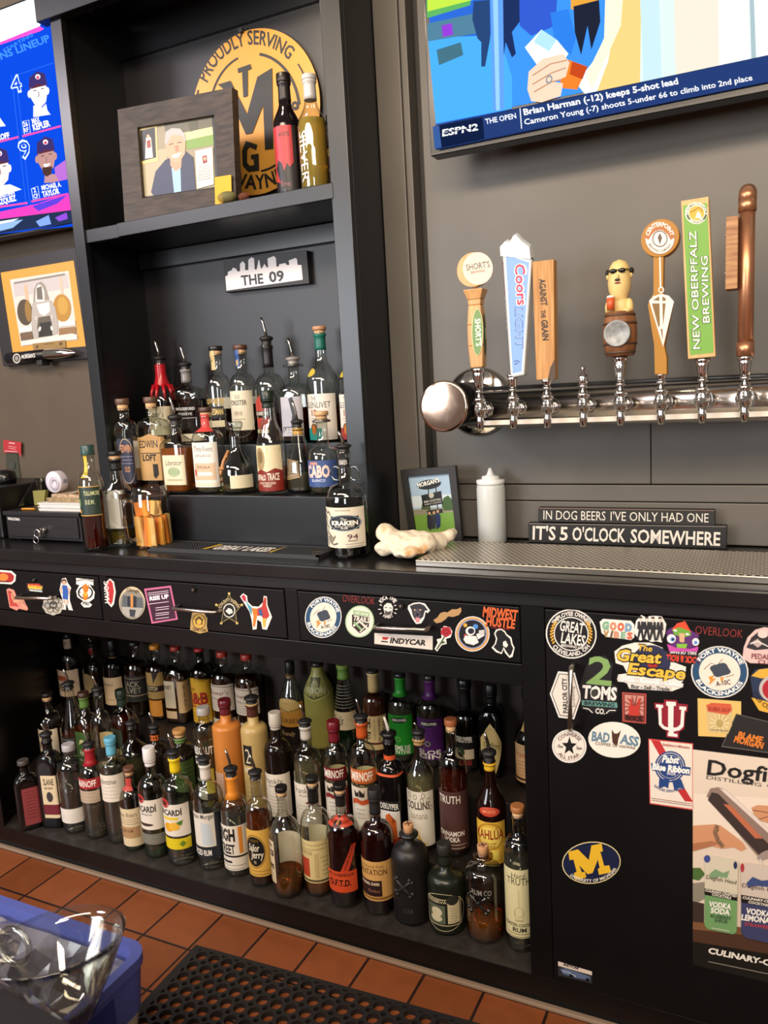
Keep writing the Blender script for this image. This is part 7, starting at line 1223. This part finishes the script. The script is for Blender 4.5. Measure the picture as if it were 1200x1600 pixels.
zs = ony(90, 785, .11).z
stack('paper_stack', 'loose white paper stack lying on the cash drawer', 'paper', -1.905, -1.735, .10, .27, zp, zs, mat('d9d2cc', .7), 0, 7)
zn = ony(95, 772, .12).z
stack('notebook', 'tan patterned notebook on top of the white paper stack', 'notebook', -1.885, -1.735, .115, .25, zs+.0004, zs+(zn-zs)*.55, mat('8f7a58', .6, 0, .4, .5, 60), .004, 2)
stack('notebook', 'thin brown lined notebook under the tape dispenser', 'notebook', -1.872, -1.736, .118, .24, zs+(zn-zs)*.56, zn, mat('a88f74', .6, 0, .4, .5, 90), -.004)
P = ony(89, 752, .15); rr = 17*mpp(P)
t = thing('tape_dispenser', 'round white plastic tape dispenser standing on the brown notebook', 'tape dispenser', (P.x, .15, zn))
mb = MB(); mb.lathe([(rr*.55, -.014), (rr*.97, -.014), (rr, -.011), (rr, .011), (rr*.97, .014), (rr*.55, .014)], mat('cfcad2', .4), c=(P.x, .15, zn+rr+.0004), axis='y', seg=40); mb.build('shell', t)
mb = MB(); mb.lathe([(rr*.25, -.016), (rr*.62, -.016), (rr*.62, .016), (rr*.25, .016), (rr*.25, -.016)], mat('b4b0ba', .4), c=(P.x+.006, .15, zn+rr*.9), axis='y', seg=32, caps=False); mb.build('tape_roll', t)
mb = MB(); mb.box(P.x+rr*.75, P.x+rr*1.15, .14, .16, zn+rr*1.0, zn+rr*1.25, mat('8f8b94', .3)); mb.build('cutter', t)
mb = MB(); A = [Vector((-1.80, .12, zn+.002)), Vector((-1.738, .11, zn+.014)), Vector((-1.735, .2, zn+.018)), Vector((-1.80, .22, zn+.003))]; mb.hexa(A, [p+Vector((0, 0, .001)) for p in A], mat('d6d0cc', .7)); o = mb.build('receipt', loc=A[0]); tag(o, 'curled white receipt sheet beside the tape dispenser', 'paper')
P0 = ony(51, 767, .20); P1 = ony(71, 766, .20)
mb = MB(); A = [Vector((P0.x, .20, P0.z)), Vector((P1.x, .20, P1.z)), Vector((P1.x-.004, .19, zp+.0004)), Vector((P0.x+.012, .19, zp+.0004))]; mb.hexa(A, [p+Vector((0, .012, 0)) for p in A], mat('7a7434', .7)); o = mb.build('note_pad', loc=A[3]); tag(o, 'olive green note pad leaning behind the papers', 'note pad')
mb = MB(); a, b = ony(34, 793, .105), ony(54, 792.5, .11); a.z = b.z = zp+.0032; mb.cyl(a, b, .003, .003, mat('d9922c', .5), 6); o = mb.build('pencil', loc=a); tag(o, 'short orange pencil end sticking out from the papers', 'pencil')
mb = MB(); ac = glass('eef2f0', '7a827e', 1.2)
A = [ony(28, 793, .16), ony(54, 748, .22), ony(63, 748, .26), ony(66, 792, .24)]; A[0].z = zp+.0004; A[3].z = zp+.0004
mb.hexa([A[0], A[1], A[2], A[3]], [p+Vector((.003, .002, 0)) for p in A], ac); o = mb.build('card_holder', loc=A[0]); tag(o, 'empty clear acrylic card holder on the cash drawer', 'card holder')
# receipt printer, outlet, red card at the photo edge
mb = MB(); mb.box(-2.42, -2.075, .10, .34, CZ, ony(5, 762, .1).z, mat('121113', .35)); o = mb.build('receipt_printer', bevel=.006); tag(o, 'black receipt printer left of the cash drawer, cut by the photo edge', 'printer')
a = ony(15, 744, .2); mb = MB(); mb.lathe([(.001, 0), (.03, 0), (.034, .012), (.03, .035), (.012, .042), (.001, .043)], mat('0e0d0e', .25), c=(a.x-.02, .2, ony(5, 762, .1).z+.0004), seg=24); o = mb.build('spool', loc=a); tag(o, 'shiny black round device on the receipt printer', 'device')
A = [ony(x, y, .352) for x, y in ((9, 709), (27, 709), (33, 752), (10, 756))]; mb = MB(); mb.hexa(A, [p+Vector((0, .0025, 0)) for p in A], mat('5a5a4c', .35, .6)); 
t = thing('outlet_plate', 'steel outlet plate on the wall above the printer', 'outlet', A[3]); mb.build('plate', t, loc=A[0])
mb = MB(); P = ony(19, 727, .35); mb.cyl((P.x, .3518, P.z), (P.x, .349, P.z), .014, .014, mat('3a3a34', .5)); mb.build('socket', t)
A = [ony(x, y, .345) for x, y in ((5, 687), (33, 691), (33, 714), (28, 707.5), (5.5, 707))]; mb = MB(); mb.hexa(A, [p+Vector((0, .0008, 0)) for p in A], mat('a8262c', .5)); k = Ink(plane_y(.3448), mb); k.draw([('l', 'e0c0c0', 1.4, [14, 692, 23, 693]), ('l', 'd9a0a0', .7, [13, 697, 25, 699]), ('l', 'd9a0a0', .7, [13, 700, 25, 702]), ('l', 'e0c0c0', .8, [7, 704.5, 27, 706])])
o = mb.build('red_card', loc=A[0], recalc=False); tag(o, 'red printed card tucked behind the steel outlet plate', 'card')

# ================================================================= pitcher of orange slips
P = onz(222, 860, CZ); r_ = 30*mpp(P); P.y += r_; h_ = ony(222, 759, P.y).z-CZ
t = thing('plastic_pitcher', 'clear plastic pitcher stuffed with orange paper slips beside the bar mat', 'pitcher', (P.x, P.y, CZ))
mb = MB(); AC = glass('f4f4f0', 'c2bfb4', 1.0)
mb.lathe([(r_*.86, .003), (r_*.9, .0), (r_*.98, .008), (r_*1.0, h_*.5), (r_*.98, h_*.86), (r_*.86, h_*.98), (r_*.80, h_)], AC, c=(P.x, P.y, CZ+.0004), seg=40, caps=False); mb.lathe([(.0001, .003), (r_*.87, .003)], AC, c=(P.x, P.y, CZ+.0004), seg=40, caps=False); mb.build('body', t)
mb = MB(); ang = radians(-118); dx, dy = cos(ang), sin(ang); mb.tube([(P.x+dx*(r_+o_), P.y+dy*(r_+o_), CZ+h_*q) for o_, q in ((-.002, .78), (.014, .82), (.022, .76), (.024, .5), (.022, .22), (.012, .15), (-.002, .17))], .0055, glass('e8e8ee', '9a98a4', 1.4), 10); mb.build('handle', t)
OR = [mat('ffb548', .6), mat('ffd07c', .6), mat('f08c24', .6)]
rng = random.Random(11); slip0 = {}
for i in range(28):
    a = rng.uniform(0, 2*pi); q = r_*.62*math.sqrt(rng.random()); lv = 1 if i >= 20 else 0
    w, d, hh = (.0135, .006, .078) if lv == 0 else (.020, .007, .036)
    mi = i % 3
    if (lv, mi) not in slip0:
        mb = MB(); mb.box(-w/2, w/2, -d/2, d/2, 0, hh, OR[mi]); o = mb.build('paper_slip'); slip0[(lv, mi)] = o
    else:
        o = slip0[(lv, mi)].copy(); COL.objects.link(o)
    if lv == 0:
        gx, gy = (i % 5-2)*r_*.36*(1 if i//5 in (1, 2) else .72), (i//5-1.5)*r_*.40
        o.location = (P.x+gx, P.y+gy, CZ+.0045+rng.uniform(0, .004)); o.rotation_euler = (rng.uniform(-.06, .06), rng.uniform(-.08, .08), rng.uniform(-.3, .3))
    else:
        j = i-20; gx, gy = (j % 3-1)*r_*.45, (j//3-1)*r_*.4
        o.location = (P.x+gx, P.y+gy, CZ+.084+rng.uniform(0, .012)); o.rotation_euler = (rng.uniform(-.15, .15), rng.uniform(-.2, .2), rng.uniform(-.5, .5))
    tag(o, 'orange paper slip standing inside the clear pitcher', 'paper slip', 'orange paper slips in the pitcher')

# ================================================================= bar mat
t = thing('bar_mat', 'long black rubber bar mat with white brewery lettering in front of the riser', 'bar mat', (-1.18, .09, CZ))
mb = MB(); x0, x1, y0, y1 = -1.455, -.940, .040, .140
MR = mat('2b2a2b', .5); mb.box(x0, x1, y0, y1, CZ, CZ+.006, MR)
for a, b, c, d in ((x0, x1, y0, y0+.007), (x0, x1, y1-.007, y1), (x0, x0+.007, y0, y1), (x1-.007, x1, y0, y1)): mb.box(a, b, c, d, CZ+.006, CZ+.010, MR)
mb.build('mat', t)
mb = MB()
nx, ny = 60, 9
for i in range(nx):
    for j in range(ny):
        x, y = x0+.014+(x1-x0-.028)*i/(nx-1), y0+.014+(y1-y0-.028)*j/(ny-1)
        if -1.295 < x < -1.085 and j > 0: continue
        mb.box(x-.002, x+.002, y-.0025, y+.0025, CZ+.006, CZ+.0095, MR)
o = mb.build('rubber_nubs', t); o['kind'] = 'stuff'
k = Ink(lambda x, y, h: (x, y, CZ+.0066+h))
k.draw([('p', RUBBER, [-1.30, .055, -1.08, .055, -1.08, .125, -1.30, .125])])
def tx(s, a, b, y, h, c): 
    vs, fs = glyphs(s, .04); k.put([(a+(b-a)*x, y+h*q) for x, q in vs], fs, c)
tx('GREAT LAKES', -1.272, -1.102, .068, .045, 'e8e4da')
k.draw([('p', 'd9b02c', [-1.30, .05, -1.288, .05, -1.276, .125, -1.289, .125]), ('p', 'd9b02c', [-1.098, .05, -1.086, .05, -1.074, .125, -1.087, .125]), ('p', 'd9c02c', [-1.44, .085, -1.41, .085, -1.41, .095, -1.44, .095]), ('p', 'd9c02c', [-1.43, .105, -1.40, .105, -1.40, .115, -1.43, .115]), ('p', 'd9c02c', [-.975, .06, -.955, .06, -.955, .07, -.975, .07]), ('p', 'd9c02c', [-.985, .085, -.955, .085, -.955, .095, -.985, .095])])
k.mb.build('lettering', t, loc=Vector((-1.18, .09, CZ+.007)), recalc=False)

# ================================================================= floor mat
def floor_mat():
    mb = MB(); p = .0365; nx, ny = 36, 15; R1, R2 = .0138, .0062; N = 24; H = .012
    top = []; out = []
    # boundary of a cell: square with quarter circles cut from the corners
    def bound():
        P = []
        for cx, cy, a0 in ((p/2, -p/2, 180), (p/2, p/2, 270), (-p/2, p/2, 0), (-p/2, -p/2, 90)):
            for q in range(5):
                a = radians(a0-90*q/4); P.append((cx+R2*cos(a), cy+R2*sin(a)))
        return P
    bd = bound()
    for q in (-.6, -.2, .2, .6): e_ = q*(p/2-R2); bd += [(p/2, e_), (-p/2, e_), (e_, p/2), (e_, -p/2)]
    bd.sort(key=lambda v: math.atan2(v[1], v[0])); M = len(bd)
    circ = [(R1*cos(math.atan2(y, x)), R1*sin(math.atan2(y, x))) for x, y in bd]
    for i in range(nx):
        for j in range(ny):
            cx, cy = .038+i*p, -.028-j*p
            vs = [(cx+x, cy+y, H) for x, y in bd]+[(cx+x, cy+y, H) for x, y in circ]+[(cx+x, cy+y, 0) for x, y in circ]+[(cx+x, cy+y, 0) for x, y in bd]
            fs = []
            for k in range(M):
                l = (k+1) % M
                fs += [(k, l, M+l, M+k), (M+k, M+l, 2*M+l, 2*M+k)]
                if math.hypot(bd[k][0]-bd[l][0], bd[k][1]-bd[l][1]) < R2: fs.append((k, 3*M+k, 3*M+l, l))
            mb.add(vs, fs, RUBBER)
    x0, x1 = .038-p/2, .038+(nx-.5)*p; y0, y1 = -.028-(ny-.5)*p, -.028+p/2
    for a, b, c, d in ((0, x1+.03, y1, 0), (0, x1+.03, y0-.03, y0), (0, x0, y0, y1), (x1, x1+.03, y0, y1)): mb.box(a, b, c, d, 0, H, RUBBER)
    o = mb.build('floor_mat', recalc=False); o.location = (-1.271, -.129, .0004); o.rotation_euler = (0, 0, radians(2.6))
    return tag(o, 'black rubber floor mat with round drain holes on the red tiles', 'mat')
floor_mat()

# ================================================================= foreground left: tote, bag, glass, bar ledge
ZB = .44; C0 = onz(238, 1478, ZB); bx1, by1 = C0.x, C0.y; bx0, by0 = bx1-.62, by1-.40
BLUE = mat('525da6', .45); TR = frosted('cfc7b8', .25)
t = thing('plastic_tote', 'blue rimmed plastic tote with crumpled bag inside on the floor', 'tote', ((bx0+bx1)/2, (by0+by1)/2, .0126))
def rr_loop(ins, z, rad_, n=6):
    L = []
    for cx, cy, a0 in ((bx1, by1, 0), (bx0, by1, 90), (bx0, by0, 180), (bx1, by0, 270)):
        sx, sy = (1 if cx == bx1 else -1), (1 if cy == by1 else -1)
        for q in range(n+1):
            a = radians(a0+90*q/n); L.append((cx-sx*(ins+rad_)+rad_*cos(a), cy-sy*(ins+rad_)+rad_*sin(a), z))
    return L
def loops(mb, Ls, m):
    n = len(Ls[0]); vs = [v for L in Ls for v in L]
    mb.add(vs, [(j*n+i, j*n+(i+1) % n, (j+1)*n+(i+1) % n, (j+1)*n+i) for j in range(len(Ls)-1) for i in range(n)], m, False)
mb = MB(); loops(mb, [rr_loop(.010, ZB-.10, .035), rr_loop(.003, ZB-.02, .04), rr_loop(0, ZB-.018, .04), rr_loop(0, ZB, .04), rr_loop(.017, ZB, .03), rr_loop(.019, ZB-.02, .03), rr_loop(.025, ZB-.10, .03), rr_loop(.010, ZB-.10, .035)], BLUE); mb.build('rim', t)
mb = MB(); loops(mb, [rr_loop(.012, ZB-.1005, .035), rr_loop(.05, .0126, .03)], TR); L = rr_loop(.05, .0126, .03); mb.add(L, [tuple(range(len(L)))], TR); mb.build('body', t)
mb = MB(); mb.box(bx1-.0055, bx1-.0035, by1-.16, by1-.09, ZB-.085, ZB-.03, mat('2c377e', .45)); mb.build('grip_recess', t)
def bag():
    r = random.Random(3); nx, ny = 26, 18; vs = []
    for j in range(ny):
        for i in range(nx):
            ed = not (0 < i < nx-1 and 0 < j < ny-1); vs.append((bx0+.030+(bx1-bx0-.060)*i/(nx-1)+r.uniform(-.006, .006)*(0 < i < nx-1), by0+.030+(by1-by0-.060)*j/(ny-1)+r.uniform(-.006, .006)*(0 < j < ny-1), ZB-(.016 if ed else .030)+r.uniform(-.004, .002)*ed+r.uniform(-.035, .022)*(not ed)))
    mb = MB(); mb.add(vs, [(j*nx+i, j*nx+i+1, (j+1)*nx+i+1) if k == 0 else (j*nx+i, (j+1)*nx+i+1, (j+1)*nx+i) for j in range(ny-1) for i in range(nx-1) for k in (0, 1)], mat('6a6878', .18, 0, .8, .5, 14))
    o = mb.build('plastic_bag', loc=((bx0+bx1)/2, (by0+by1)/2, ZB-.06)); tag(o, 'crumpled greyish clear plastic bag filling the blue tote', 'bag')
bag()
ZL = .80; e0, e1 = onz(-10, 1535, ZL), onz(118, 1602, ZL); dv = (e1-e0).normalized(); nv = Vector((dv.y, -dv.x, 0))
t = thing('bar_ledge', 'black bar ledge corner in the near lower foreground', 'ledge', (e0+e1)/2-Vector((0, 0, ZL)))
p0, p1 = e0-dv*.4, e1+dv*.35
mb = MB(); up = Vector((0, 0, 1)); Q = [p0, p1, p1+nv*.14, p0+nv*.14]; mb.hexa([q-up*.035 for q in Q], Q, mat('19181a', .5)); mb.build('top', t, .003)
Q2 = [p0+nv*.02, p1+nv*.02, p1+nv*.12, p0+nv*.12]; Q3 = [p0-nv*.16, p1-nv*.16, p1+nv*.12, p0+nv*.12]
mb = MB(); mb.hexa([Vector((q.x, q.y, 0)) for q in Q2], [Vector((q.x, q.y, ZL-.036)) for q in Q2], mat('100f10', .5)); mb.build('apron', t)
def goblet():
    ctr = onz(88, 1468, .56); s = mpp(ctr); R = 104*s
    ax = Vector((-.10, .10, 1)).normalized(); q = ax.to_track_quat('Z', 'Y'); D = ctr.z-ZB+.012
    prof = [(.0001, -D), (R*.30, -D*.985), (R*.46, -D*.88), (R*.60, -D*.66), (R*.78, -D*.40), (R*.93, -D*.14), (R, 0), (R*.975, .002), (R*.90, -D*.14), (R*.75, -D*.40), (R*.57, -D*.64), (R*.42, -D*.84), (.0001, -D*.93)]
    mb = MB(); mb.lathe(prof, glass('fafaf6', 'e2dac0', 1.2), seg=48, caps=False); mb.v = [tuple(ctr+q@Vector(v)) for v in mb.v]
    t = thing('clear_goblet', 'large clear plastic goblet with loop handle in front of the blue tote', 'goblet', ctr-ax*D)
    mb.build('bowl', t)
    hc = onz(22, 1478, .55)
    mb = MB(); mb.tube([hc+Vector((34*s*cos(a), 6*s*sin(a), 24*s*sin(a))) for a in [2*pi*i/24 for i in range(24)]], 5*s, glass('eeeee8', 'b0a890', 1.6), 10, True); mb.build('handle', t)
goblet()
